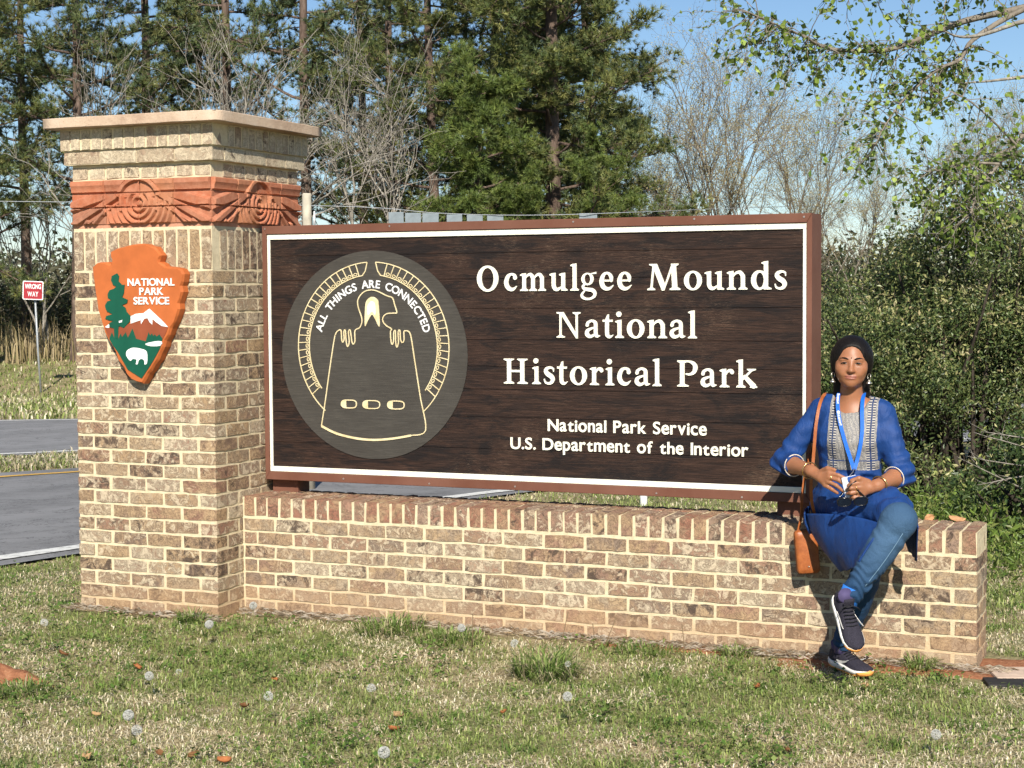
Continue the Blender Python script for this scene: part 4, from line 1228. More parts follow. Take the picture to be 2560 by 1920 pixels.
# body: faceted chipped rim from the front outline out to the back outline
front = np.array(ac(ARROW)); nA = len(front)
T_ = np.roll(front, -1, 0) - np.roll(front, 1, 0); T_ /= np.linalg.norm(T_, axis=1)[:, None]
Nn = np.stack([-T_[:, 1], T_[:, 0]], -1)
if np.ptp(front + Nn * .001, axis=0).sum() < np.ptp(front, axis=0).sum(): Nn = -Nn
rr2 = random.Random(3)
jit = np.array([rr2.uniform(.004, .011) for _ in range(nA)])[:, None]
ringA, ringB, ringC = front, front + Nn * jit, front + Nn * jit * 1.15
bm = bmesh.new()
lay = []
for rg, yy in ((ringA, -.026), (ringB, -.014), (ringC, .016), (ringC, .027)):
    lay.append([bm.verts.new((p[0], yy, p[1])) for p in rg])
for a_, b_ in zip(lay[:-1], lay[1:]):
    for i in range(nA):
        bm.faces.new((a_[i], a_[(i + 1) % nA], b_[(i + 1) % nA], b_[i]))
bmesh.ops.triangle_fill(bm, edges=[e for e in bm.edges if e.verts[0] in lay[0] and e.verts[1] in lay[0]], use_beauty=True)
bmesh.ops.recalc_face_normals(bm, faces=bm.faces)
me = bpy.data.meshes.new('body'); bm.to_mesh(me); bm.free(); me.materials.append(ORANGE)
obj('body', me, arrow)
def inlay(name, pts, mat, y, smooth=2, th=.003):
    lp = ac(pts)
    if smooth: lp = catmull(lp, smooth, True)
    return obj(name, poly_mesh(name, [lp], mat, th), arrow, (0, y, 0))
inlay('painted_mountain', RANGE, A_BROWN, -.0272, 0)
inlay('painted_forest', FOREST, A_GREEN, -.0282, 0)
inlay('painted_tree', TREE, A_GREEN, -.0293, 0)
inlay('painted_snow', SNOW, A_WHITE, -.0293, 0)
inlay('painted_snow', SNOWL, A_WHITE, -.0279, 0)
inlay('painted_snow', SNOWS, A_WHITE, -.0303, 0)
inlay('painted_lake', LAKE, A_WHITE, -.0292, 2)
inlay('painted_bison', BISON, A_WHITE, -.0293, 3)
for s_, (x0, x1), z in (('NATIONAL', (.3654, .6338), 1.6195), ('PARK', (.4324, .5673), 1.5747), ('SERVICE', (.398, .6016), 1.5295)):
    put_letters(arrow, fit_text(s_, x0, x1, z, .0345, A_WHITE, .004, 9), AO.y - .0285)
# ------------------------------------------------------------------ trees
def bark_mat(name, a, b, c, scale=6):
    t = NT(name, .95, .1); v = t.coord('Object')
    mp = t.n('ShaderNodeMapping'); t.set(mp.inputs[0], v); mp.inputs['Scale'].default_value = (1, 1, .28)
    n = t.noise(mp.outputs[0], scale, 6, .7, .6)
    w = t.voro(mp.outputs[0], scale * 1.6)
    col = t.ramp(n, [(.28, a), (.52, b), (.75, c)])
    t.color(t.mix(t.ramp(w, [(.0, .0), (.5, .55)]), col, a)); t.bump(w, .8, .04); return t.m
PINE_BARK = bark_mat('pine_bark', (.07, .05, .04), (.20, .145, .115), (.36, .28, .23))
GREY_BARK = bark_mat('grey_bark', (.20, .18, .15), (.38, .35, .30), (.55, .52, .46), 9)
DARK_BARK = bark_mat('dark_bark', (.03, .025, .02), (.075, .06, .048), (.15, .12, .10), 9)
MID_BARK = bark_mat('brown_grey_bark', (.14, .12, .095), (.30, .26, .21), (.44, .40, .33), 9)
_nt = NT('pine_needles', .5, .35); _nt.color(_nt.attr('col')); NEEDLE = _nt.m
LEAF = leaf_mat('tree_leaf', .45, .35, .4)
GLOSS = leaf_mat('evergreen_leaf', .42, .15, .4)

class Tree:
    """grows tapered limbs; collects wood tubes and tip positions"""
    def __init__(s, seed):
        s.r = random.Random(seed); s.wood = MB(); s.tips = []; s.twigs = []
    def limb(s, p, d, length, r0, r1, wander=.25, lift=0.0, n=6, sides=6):
        pts = [Vector(p)]; d = Vector(d).normalized()
        for i in range(n):
            d = (d + Vector((s.r.gauss(0, wander), s.r.gauss(0, wander), s.r.gauss(0, wander) + lift)) * (1 / n) * 2).normalized()
            pts.append(pts[-1] + d * (length / n))
        s.wood.tube(pts, [r0 + (r1 - r0) * (i / n) for i in range(n + 1)], sides, False)
        return pts, d

def needle_tufts(P, D, size, cols, rnd, k=22):
    """P (n,3) tuft centres, D (n,3) directions -> fans of needles"""
    n = len(P)
    az = rnd.random((n, k)) * 6.283; spread = .25 + .95 * rnd.random((n, k))
    L = size[:, None] * (.7 + .5 * rnd.random((n, k)))
    D = D / (np.linalg.norm(D, axis=1)[:, None] + 1e-9)
    A = np.cross(D, np.array([0.3, 0.5, .81])); A /= np.linalg.norm(A, axis=1)[:, None] + 1e-9
    B = np.cross(D, A)
    dirs = D[:, None] * np.cos(spread)[..., None] + (A[:, None] * np.cos(az)[..., None] + B[:, None] * np.sin(az)[..., None]) * np.sin(spread)[..., None]
    side = np.cross(dirs, rnd.normal(0, 1, (n, k, 3))); side /= np.linalg.norm(side, axis=2)[..., None] + 1e-9
    w = (size[:, None] * .048)[..., None]
    base = P[:, None] - D[:, None] * (size[:, None] * .35 * rnd.random((n, k)))[..., None]
    tip = base + dirs * L[..., None]; tip[..., 2] -= L * .12
    V = np.stack([base + side * w, base - side * w, tip], 2)
    F = (np.arange(n * k) * 3)[:, None] + np.array([0, 1, 2])
    C = np.repeat(cols[:, None], k, 1) * (.65 + .7 * rnd.random((n, k, 1)))
    return V.reshape(-1, 3), F, np.repeat(C.reshape(-1, 3), 3, 0)

def pine_meshes(seed, H, base, crown_r, nb, tufts, tint, lean=.02, trunk=.19):
    """returns (trunk mesh, branches mesh, needle mesh); base = height of lowest living limbs"""
    T = Tree(seed); r = T.r
    n = 14; pts = []
    for i in range(n + 1):
        q = i / n
        pts.append(Vector((lean * H * q * q + .12 * math.sin(q * 5 + seed), .10 * math.sin(q * 4 + seed * 2), H * q)))
    tr = MB().tube(pts, [trunk * (1.25 if i == 0 else 1) * (1 - .62 * (i / n)) for i in range(n + 1)], 12, False)
    P, D = [], []
    def at(h):
        q = min(max(h / H, 0), 1) * n; i = min(int(q), n - 1); return pts[i].lerp(pts[i + 1], q - i)
    for b in range(nb):
        q = (b + r.random()) / nb
        h = base + (H - base) * q ** .95
        az = b * 2.4 + r.uniform(-.5, .5)
        L = crown_r * (1.05 - .65 * q) * r.uniform(.55, 1.15)
        d = Vector((math.cos(az), math.sin(az), r.uniform(-.18, .28)))
        lp, dd = T.limb(at(h), d, L, .055 * (1.1 - .6 * q), .012, .32, .10, 7, 5)
        for j in range(2, 8):
            for _ in range(3 if j < 7 else 4):
                sd = (dd + Vector((r.gauss(0, .75), r.gauss(0, .75), r.gauss(.15, .45)))).normalized()
                sl = L * r.uniform(.14, .32)
                sp, s2 = T.limb(lp[j], sd, sl, .016, .006, .3, .15, 3, 3)
                for e in sp[1:]:
                    P.append(tuple(e)); D.append(tuple(s2 + Vector((0, 0, .45))))
                for _k in range(tufts):
                    o_ = Vector((r.gauss(0, .16), r.gauss(0, .16), r.gauss(.03, .12)))
                    P.append(tuple(sp[-1] + o_)); D.append(tuple(o_ * 2.5 + s2 * .6 + Vector((0, 0, .35))))
    # dead snags below the crown
    for _ in range(7):
        h = base * r.uniform(.35, 1.0); az = r.random() * 6.28
        T.limb(at(h), (math.cos(az), math.sin(az), r.uniform(-.1, .25)), r.uniform(.4, 1.3), .022, .006, .3, .05, 4, 4)
    P, D = np.array(P), np.array(D); g = np.random.default_rng(seed)
    pal = np.array(tint)
    cols = pal[g.integers(0, len(pal), len(P))] * (.8 + .4 * g.random((len(P), 1)))
    v, f, c = needle_tufts(P, D, .15 + .10 * g.random(len(P)), cols, g)
    return tr.mesh('trunk', PINE_BARK, True), T.wood.mesh('branches', PINE_BARK, True), mesh_np('needles', v, f, NEEDLE, False, c)

OLIVE = [(.15, .165, .045), (.195, .19, .055), (.115, .135, .042), (.235, .215, .075)]
DEEP = [(.085, .12, .045), (.12, .145, .05), (.07, .10, .045), (.165, .17, .06)]
MIXP = [(.115, .145, .042), (.15, .165, .048), (.085, .115, .040), (.19, .19, .06), (.075, .105, .038)]
FRESH = [(.12, .165, .035), (.10, .145, .035), (.155, .19, .045), (.085, .12, .03)]
pines = {
    'a': pine_meshes(1, 15.5, 5.2, 3.2, 36, 2, DEEP, .02, .20),
    'b': pine_meshes(2, 15.5, 3.2, 3.3, 46, 3, MIXP, -.015, .21),
    'c': pine_meshes(3, 15.0, 1.3, 3.7, 78, 5, MIXP, .01, .27),
    'd': pine_meshes(4, 9.5, .9, 2.4, 46, 4, FRESH, .0, .13),
}
def ray_at(u, v, dist):
    """design aid: point at the given depth for a place measured in the 2560 x 1920 photograph"""
    M = camo.matrix_world
    rgt, upv, fwd = M.col[0].xyz, M.col[1].xyz, -M.col[2].xyz
    return Vector((CX, CY, CZ)) + (fwd + rgt * ((u - 1280) / 4192.0) + upv * ((960 - v) / 4192.0)) * dist
def foot(u, dist):
    p = ray_at(u, 724, dist)
    return Vector((p.x, p.y, float(ground_z(p.x, p.y)) - .05))
def make_tree(name, parts, loc, rotz, scale, label, cat, group):
    e = empty(name, loc)
    e.rotation_euler = (0, 0, rotz); e.scale = (scale,) * 3
    for nm, me in parts:
        obj(nm, me, e)
    return tag(e, label, cat, group)
PINES = [
    (-60, 52, 'b', .95, .3, 'pine at the far left edge, needles down to the thicket'),
    (60, 58, 'a', 1.0, 1.1, 'dark pine at the left with low crooked branches beside the pier'),
    (196, 54, 'a', 1.05, 2.0, 'pine with thick pale trunk and long bent limb left above the pier'),
    (375, 58, 'a', 1.1, 3.4, 'slim pine trunk rising behind the bare tree over the pier cap'),
    (500, 66, 'b', 1.0, 5.0, 'distant pine between the two trunks behind the pier cap'),
    (580, 57, 'a', 1.1, 4.1, 'straight pine with bare lower trunk above right of the pier cap'),
    (762, 53, 'a', 1.05, .9, 'tall leaning pine with long clear trunk just right of the pier'),
    (905, 64, 'b', 1.0, 2.6, 'thin dark pine standing behind the pale bare trees'),
    (985, 60, 'a', 1.05, 5.2, 'dark straight pine trunk left of the big green pine'),
    (1085, 51, 'b', .95, 1.7, 'pine with pale slanting trunk in front of the green pines'),
    (1235, 56, 'c', 1.0, .2, 'broad dense pine left of the thick red-brown trunk'),
    (1390, 50, 'c', 1.08, 2.2, 'largest pine with thick red-brown trunk above the sign middle'),
    (1475, 57, 'c', .9, 4.0, 'dense olive pine at the right of the big pine group'),
    (1190, 47, 'd', .95, 1.0, 'young bright green pine in front of the big pines'),
    (1500, 48, 'd', .72, 3.0, 'low olive young pine at the right foot of the big pine'),
    (1300, 46.5, 'd', .62, 5.0, 'small young pine rising behind the sign top edge'),
]
for u, d, k, sc_, rz, lab in PINES:
    tr_, br_, nd_ = pines[k]
    make_tree('pine_tree', (('trunk', tr_), ('branches', br_), ('needles', nd_)), foot(u, d), rz, sc_, lab, 'tree', 'pines behind the road')

def bare_tree(seed, H, spread, stems, levels, bark, bud=None, density=1.0, r0=.07, droop=0.0, budn=1):
    T = Tree(seed); r = T.r; P = []
    def grow(p, d, L, rad, lev):
        n = 5 if lev == 0 else 4 if lev < 3 else 3
        pts, d2 = T.limb(p, d, L, rad, rad * .55, .22 + .06 * lev, .10 - droop * lev * .1, n, 6 if lev == 0 else 4 if lev < 2 else 3)
        if lev >= levels:
            P.extend([tuple(q) for q in pts[1:]]); return
        kids = [2, 3, 3, 3, 3][min(lev, 4)]
        for c in range(int(kids * density + r.random())):
            i = r.randint(max(1, n // 2 + (lev == 0)), n); ang = spread * r.uniform(.5, 1.2)
            ax = Vector((r.gauss(0, 1), r.gauss(0, 1), r.gauss(0, .5)))
            ax = (ax - d2 * ax.dot(d2)); ax = ax.normalized() if ax.length > 1e-4 else Vector((1, 0, 0))
            nd = (d2 * math.cos(ang) + ax * math.sin(ang)).normalized(); nd.z = abs(nd.z) * .8 + .25
            grow(pts[i], nd, L * r.uniform(.55, .82), rad * .55 * (.5 + .5 * (i / n) ** -.3), lev + 1)
        grow(pts[-1], d2, L * .75, rad * .55, lev + 1)
    for s_ in range(stems):
        a = s_ * 6.28 / max(1, stems) + r.random()
        k = 0 if stems == 1 else r.uniform(.12, .38)
        grow(Vector((math.cos(a) * .12 * (stems > 1), math.sin(a) * .12 * (stems > 1), 0)), (math.cos(a) * k, math.sin(a) * k, 1), H * .34, r0 * r.uniform(.8, 1.1), 0)
    parts = [('trunk', T.wood.mesh('trunk', bark, True))]
    if bud is not None:
        g = np.random.default_rng(seed); P = np.array(P)
        P = np.repeat(P, budn, 0) + g.normal(0, .06 if budn > 1 else .02, (len(P) * budn, 3))
        parts.append(('buds', leaf_cloud('buds', P, .035, .08, bud, LEAF, g)))
    return parts

def leaf_cloud(name, P, lo, hi, pal, mat, g, flat=.0, aspect=.5, up=None):
    """one small folded diamond leaf at each point"""
    n = len(P)
    d = g.normal(0, 1, (n, 3));
    if up is not None: d[:, 2] += up
    d /= np.linalg.norm(d, axis=1)[:, None]
    s = np.cross(d, g.normal(0, 1, (n, 3)) + np.array([0, 0, flat])); s /= np.linalg.norm(s, axis=1)[:, None] + 1e-9
    L = (lo + (hi - lo) * g.random((n, 1))); W = L * aspect * (.7 + .5 * g.random((n, 1)))
    nrm = np.cross(d, s)
    V = np.stack([P, P + d * L * .5 + s * W * .5 + nrm * L * .08, P + d * L, P + d * L * .5 - s * W * .5 + nrm * L * .08], 1)
    F = (np.arange(n) * 4)[:, None] + np.array([0, 1, 2, 3])
    pal = np.array(pal); c = pal[g.integers(0, len(pal), n)] * (.7 + .6 * g.random((n, 1)))
    return mesh_np(name, V.reshape(-1, 3), F, mat, False, np.repeat(c, 4, 0))

BUD_BROWN = [(.46, .38, .18), (.40, .33, .15), (.52, .46, .25), (.38, .36, .16)]
BUD_GREEN = [(.24, .27, .08), (.30, .31, .10), (.20, .22, .08)]
pale = bare_tree(21, 11.5, .38, 5, 4, GREY_BARK, None, .85, .10)
pale2 = bare_tree(22, 11.5, .40, 3, 4, GREY_BARK, BUD_GREEN, .85, .10)
brown = bare_tree(23, 11.5, .46, 4, 5, MID_BARK, BUD_BROWN, .85, .09, budn=4)
brown2 = bare_tree(24, 10.5, .5, 3, 5, MID_BARK, BUD_BROWN, .85, .09, budn=4)
BARES = [
    ('bare_tree', pale, 512, 47, 1.0, .4, 'pale leafless tree with many upright stems above the pier cap', 'pale leafless trees'),
    ('bare_tree', pale2, 900, 48, .95, 1.0, 'pale leafless tree right of the pier with thin forked stems', 'pale leafless trees'),
    ('bare_tree', pale, 1000, 53, .85, 2.4, 'grey leafless tree in front of the dark pine left of the sign middle', 'pale leafless trees'),
    ('bare_tree', pale2, 110, 55, .62, 3.0, 'tangled leafless tree low at the left beside the road sign', 'pale leafless trees'),
    ('budding_tree', brown, 1790, 58, .96, .3, 'tall rounded tree in brown bud above the sign right part', 'trees in brown bud'),
    ('budding_tree', brown2, 1965, 54, .88, 1.9, 'spreading tree in brown bud above the sign right corner', 'trees in brown bud'),
    ('budding_tree', brown2, 1650, 60, .78, 4.0, 'slim tree in brown bud right of the big pines', 'trees in brown bud'),
    ('budding_tree', brown, 2125, 52, .62, 2.5, 'lower tree in brown bud between the sign and the evergreen shrub', 'trees in brown bud'),
    ('budding_tree', brown, 2480, 60, .8, 1.2, 'tree in brown bud behind the evergreen shrub top', 'trees in brown bud'),
]
for nm, parts, u, d, sc_, rz, lab, grp in BARES:
    make_tree(nm, parts, foot(u, d), rz, sc_, lab, 'tree', grp)

# thicket under the trees and the wood behind them (reads as one mass)
def thicket(name, n, d0, d1, h_fun, pal, lab, lo, hi, seed, stemn=0, half=.42):
    g = np.random.default_rng(seed)
    d = d0 + (d1 - d0) * g.random(n); l = (g.random(n) * 2 - 1) * half * d
    x = CX + FX * d + FY * l; y = CY + FY * d - FX * l
    h = h_fun(l / d) * (.55 + .6 * patch_noise(l, d, .5, seed)) * (.6 + .4 * patch_noise(l, d, 2.1, seed + 1))
    q = g.random(n) ** .75
    P = np.stack([x, y, ground_z(x, y) + h * q], -1)
    tag(obj(name, leaf_cloud(name, P, lo, hi, pal, LEAF, g)), lab, 'thicket', kind='stuff')
thicket('thicket', 60000, 56.5, 63, lambda a: 2.9 - 1.2 * np.clip(np.abs(a) * 0, 0, 1), [(.055, .07, .03), (.085, .085, .04), (.12, .10, .055), (.07, .09, .03), (.14, .12, .07)], 'dense brown and green undergrowth along the foot of the trees', .10, .26, 61)
thicket('far_wood', 52000, 74, 92, lambda a: 5.2 + 0 * a, [(.06, .075, .035), (.10, .10, .055), (.13, .12, .07), (.08, .10, .04), (.16, .15, .10)], 'hazy far-off wood filling the gaps between the trees', .2, .5, 62)

# ------------------------------------------------------------------ evergreen shrubs at the right
def shrub_parts(seed, lobes, n, pal, tippal, tip_frac, lo, hi):
    """lobes: (x,y,z,rx,ry,rz) ellipsoids; leaves sit in clumps near their surfaces"""
    g = np.random.default_rng(seed)
    P, C = [], []
    pal = np.array(pal); tippal = np.array(tippal)
    vol = np.array([l[3] * l[5] for l in lobes]); vol = vol / vol.sum()
    for lb, w in zip(lobes, vol):
        m = int(n * w)
        # clump centres on the shell
        k = max(16, m // 130)
        c = g.normal(0, 1, (k, 3)); c /= np.linalg.norm(c, axis=1)[:, None]
        rad = .80 + .26 * g.random((k, 1))
        cl = c * rad
        idx = g.integers(0, k, m)
        p = cl[idx] * np.array(lb[3:6]) + g.normal(0, 1, (m, 3)) * np.array([.095, .095, .07])
        outer = np.linalg.norm(p / np.array(lb[3:6]), axis=1)
        p = p + np.array(lb[:3])
        col = pal[g.integers(0, len(pal), m)]
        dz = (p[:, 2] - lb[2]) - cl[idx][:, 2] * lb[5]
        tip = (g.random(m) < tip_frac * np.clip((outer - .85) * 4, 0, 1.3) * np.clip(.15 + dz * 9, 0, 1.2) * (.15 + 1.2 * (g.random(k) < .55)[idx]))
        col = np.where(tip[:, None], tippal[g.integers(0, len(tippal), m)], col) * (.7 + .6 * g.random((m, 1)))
        P.append(p); C.append(col)
    P = np.concatenate(P); C = np.concatenate(C)
    keep = P[:, 2] > .02
    P, C = P[keep], C[keep]; m = len(P)
    d = g.normal(0, 1, (m, 3)) + np.array([0, 0, .5]); d /= np.linalg.norm(d, axis=1)[:, None]
    s = np.cross(d, g.normal(0, 1, (m, 3))); s /= np.linalg.norm(s, axis=1)[:, None]
    L = lo + (hi - lo) * g.random((m, 1)); W = L * .42; nn = np.cross(d, s)
    V = np.stack([P, P + d * L * .45 + s * W * .5 + nn * L * .1, P + d * L, P + d * L * .45 - s * W * .5 + nn * L * .1], 1)
    F = (np.arange(m) * 4)[:, None] + np.array([0, 1, 2, 3])
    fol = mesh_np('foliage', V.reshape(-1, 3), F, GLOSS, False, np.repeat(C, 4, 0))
    T = Tree(seed); r = T.r
    for lb in lobes:
        for _ in range(6):
            q = Vector((r.gauss(0, .5) * lb[3], r.gauss(0, .5) * lb[4], r.uniform(-.1, .75) * lb[5])) + Vector(lb[:3])
            st = Vector((lb[0] * .4 + r.gauss(0, .2), lb[1] * .4 + r.gauss(0, .2), 0))
            T.limb(st, q - st, (q - st).length, .03, .008, .12, .02, 6, 5)
    return [('stems', T.wood.mesh('stems', DARK_BARK, True)), ('foliage', fol)]
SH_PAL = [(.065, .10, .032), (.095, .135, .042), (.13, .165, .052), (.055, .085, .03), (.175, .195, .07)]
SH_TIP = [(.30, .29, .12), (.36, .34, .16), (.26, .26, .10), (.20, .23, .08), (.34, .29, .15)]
sp = foot(2400, 13.6)
lobes = [(0, 0, .8, 1.15, 1.0, .95), (.15, .1, 1.65, .85, .8, .72), (-.62, -.1, 1.35, .60, .6, .62), (-.85, .1, .55, .65, .7, .65), (.8, .1, 1.2, .8, .8, .9), (.5, .2, .5, .9, .9, .7), (-.2, -.35, 1.2, .6, .5, .5), (.3, -.2, 2.05, .42, .4, .36), (-.25, 0, 1.95, .42, .4, .32)]
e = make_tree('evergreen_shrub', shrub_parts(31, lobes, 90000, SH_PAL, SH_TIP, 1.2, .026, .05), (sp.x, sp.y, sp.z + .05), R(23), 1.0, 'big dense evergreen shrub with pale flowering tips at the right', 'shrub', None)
sp = foot(2085, 17.5)
e = make_tree('evergreen_shrub', shrub_parts(32, [(0, 0, .6, .7, .7, .75), (.3, 0, 1.1, .6, .6, .55), (-.1, .1, 1.35, .4, .4, .35)], 20000, SH_PAL, SH_TIP, .9, .026, .05), (sp.x, sp.y, sp.z + .1), 0, 1.0, 'smaller pale tipped evergreen shrub just right of the sign frame', 'shrub', None)
sp = foot(2650, 16.5)
e = make_tree('evergreen_tree', shrub_parts(33, [(0, 0, 2.0, .7, .7, 1.1), (.2, 0, 3.0, .55, .6, .9), (-.15, 0, 2.7, .45, .5, .6), (.3, .1, 3.6, .4, .4, .5)], 17000, [(.05, .065, .025), (.075, .09, .035), (.10, .11, .045), (.04, .05, .022)], SH_TIP, .3, .035, .07), (sp.x, sp.y, sp.z), 0, .95, 'dark evergreen tree cut off by the right edge above the shrub', 'tree', None)
sp = foot(2575, 10.6)
e = make_tree('evergreen_shrub', shrub_parts(34, [(0, 0, .35, .42, .4, .36), (.2, .1, .6, .35, .35, .25)], 4200, [(.05, .085, .025), (.08, .12, .035), (.04, .07, .02)], [(.30, .33, .10), (.36, .34, .16)], .35, .03, .06), (sp.x, sp.y, sp.z), 0, 1.0, 'low evergreen shrub with bare twigs at the right edge behind the wall', 'shrub', None)
# bare pale twigs sticking out of that shrub
tw = Tree(77)
for (u0, v0, u1, v1) in ((2570, 1165, 2400, 1150), (2570, 1230, 2390, 1130), (2565, 1120, 2430, 1060), (2570, 1190, 2440, 1200), (2560, 1095, 2450, 1075)):
    a_, b_ = ray_at(u0, v0, 10.5), ray_at(u1, v1, 10.3)
    T_pts, dd = tw.limb(a_, b_ - a_, (b_ - a_).length, .006, .0015, .10, 0, 6, 4)
    for i in (2, 3, 4, 5):
        tw.limb(T_pts[i], dd + Vector((tw.r.gauss(0, .5), tw.r.gauss(0, .5), tw.r.gauss(.1, .5))), tw.r.uniform(.06, .16), .0025, .001, .2, .05, 3, 3)
obj('twigs', tw.wood.mesh('twigs', GREY_BARK, True), e).matrix_parent_inverse = Matrix.Translation(-e.location)

# ground weeds below the shrub
def low_weeds(name, u0, u1, d0, d1, n, hgt, lab, seed, pal):
    g = np.random.default_rng(seed)
    k = n // 26; d = d0 + (d1 - d0) * g.random(k); l = ((u0 + (u1 - u0) * g.random(k)) - 1280) / 4192 * d
    cx_ = CX + FX * d + FY * l; cy_ = CY + FY * d - FX * l; ch = hgt * (.35 + .65 * g.random(k))
    i = g.integers(0, k, n); q = g.random(n)
    P = np.stack([cx_[i] + g.normal(0, .05, n), cy_[i] + g.normal(0, .05, n), ground_z(cx_[i], cy_[i]) + ch[i] * q], -1)
    tag(obj(name, leaf_cloud(name, P, .03, .075, pal, LEAF, g, up=.6, aspect=.34)), lab, 'weeds', kind='stuff')
low_weeds('weeds', 1990, 2560, 9.0, 12.2, 6500, .30, 'bright green weeds growing behind the wall end', 41, [(.13, .20, .035), (.18, .26, .05), (.10, .15, .03), (.24, .28, .08)])

# ------------------------------------------------------------------ broadleaf tree reaching in from the upper right
sg = Tree(88)
tb = foot(2860, 14.5)
def path(pts, d): return [ray_at(u, v, dd) for (u, v), dd in zip(pts, d)]
trunk_top = ray_at(2850, 250, 14.3)
stm = [tb, tb.lerp(trunk_top, .35) + Vector((.05, .05, 0)), tb.lerp(trunk_top, .7), trunk_top, ray_at(2830, -120, 14.2), ray_at(2790, -420, 14.0)]
sgt = MB().tube(stm, [.17, .15, .135, .12, .10, .07], 10, False)
limbs = [
    ([(2835, -60), (2700, -25), (2560, 19), (2410, 53), (2267, 110), (2195, 127), (2075, 122), (2003, 88), (1931, 57), (1870, 30)], .036, .004, 13.9, 12.3, 'leaf'),
    ([(2700, -20), (2554, 26), (2434, 98), (2401, 148), (2343, 175), (2267, 240), (2215, 310), (2190, 360)], .026, .004, 13.6, 12.4, 'leaf'),
    ([(2830, 40), (2660, 40), (2560, 53), (2458, 86), (2400, 92), (2360, 78)], .028, .006, 13.6, 12.8, 'pale'),
    ([(2840, 120), (2680, 180), (2560, 192), (2470, 203), (2386, 209)], .024, .004, 13.8, 13.0, 'pale'),
    ([(2850, 210), (2700, 260), (2590, 300), (2552, 345), (2535, 368), (2497, 410), (2455, 462), (2438, 500), (2425, 540)], .028, .008, 13.9, 12.8, 'leaf'),
    ([(2540, 362), (2480, 300), (2420, 250), (2370, 225)], .012, .003, 13.0, 12.7, 'thin'),
    ([(2497, 410), (2440, 408), (2380, 420), (2320, 430)], .012, .003, 12.9, 12.6, 'leaf'),
    ([(2820, -160), (2640, -110), (2480, -60), (2300, -40), (2120, -60)], .035, .006, 14, 12.6, 'leaf'),
]
LP = []
wood_pale = MB()
for pts, r0, r1, da, db, kind in limbs:
    n = len(pts); P3 = path(pts, [da + (db - da) * i / (n - 1) for i in range(n)])
    C3 = [Vector(p) for p in catmull([tuple(p) for p in P3], 4)]
    (wood_pale if kind == 'pale' else sg.wood).tube(C3, [r0 + (r1 - r0) * i / (len(C3) - 1) for i in range(len(C3))], 6, False)
    if kind in ('leaf', 'thin'):
        for i in range(len(C3) // 3, len(C3)):
            for _ in range(4 if kind == 'leaf' else 1):
                d_ = Vector((sg.r.gauss(-.35, .7), sg.r.gauss(0, .7), sg.r.gauss(-.25, .5)))
                L_ = sg.r.uniform(.15, .48)
                tp, td = sg.limb(C3[i], d_, L_, .005, .0018, .35, -.16, 4, 3)
                for q in tp[1:]:
                    if sg.r.random() < .8: LP.append(tuple(q))
                for q in (tp[2], tp[3], tp[4]):
                    t2, _d = sg.limb(q, td + Vector((sg.r.gauss(0, .7), sg.r.gauss(0, .7), sg.r.gauss(-.2, .6))), sg.r.uniform(.06, .2), .0025, .0012, .3, -.1, 3, 3)
                    LP += [tuple(w) for w in t2[1:]]
g = np.random.default_rng(5); LP = np.array(LP)
LP = np.repeat(LP, 1, 0) + g.normal(0, .018, (len(LP), 3))
lf = leaf_cloud('leaves', LP, .022, .070, [(.16, .23, .04), (.24, .33, .06), (.11, .17, .035), (.32, .40, .09), (.09, .14, .035)], LEAF, g, aspect=.8, up=-.4)
bt = empty('broadleaf_tree', (tb.x, tb.y, tb.z))
for nm, me in (('trunk', sgt.mesh('trunk', GREY_BARK, True)), ('branches', sg.wood.mesh('branches', MID_BARK, True)), ('dead_branches', wood_pale.mesh('dead_branches', GREY_BARK, True)), ('leaves', lf)):
    o_ = obj(nm, me, bt, (-tb.x, -tb.y, -tb.z))
tag(bt, 'tree with fresh light green leaves reaching in from the upper right', 'tree')
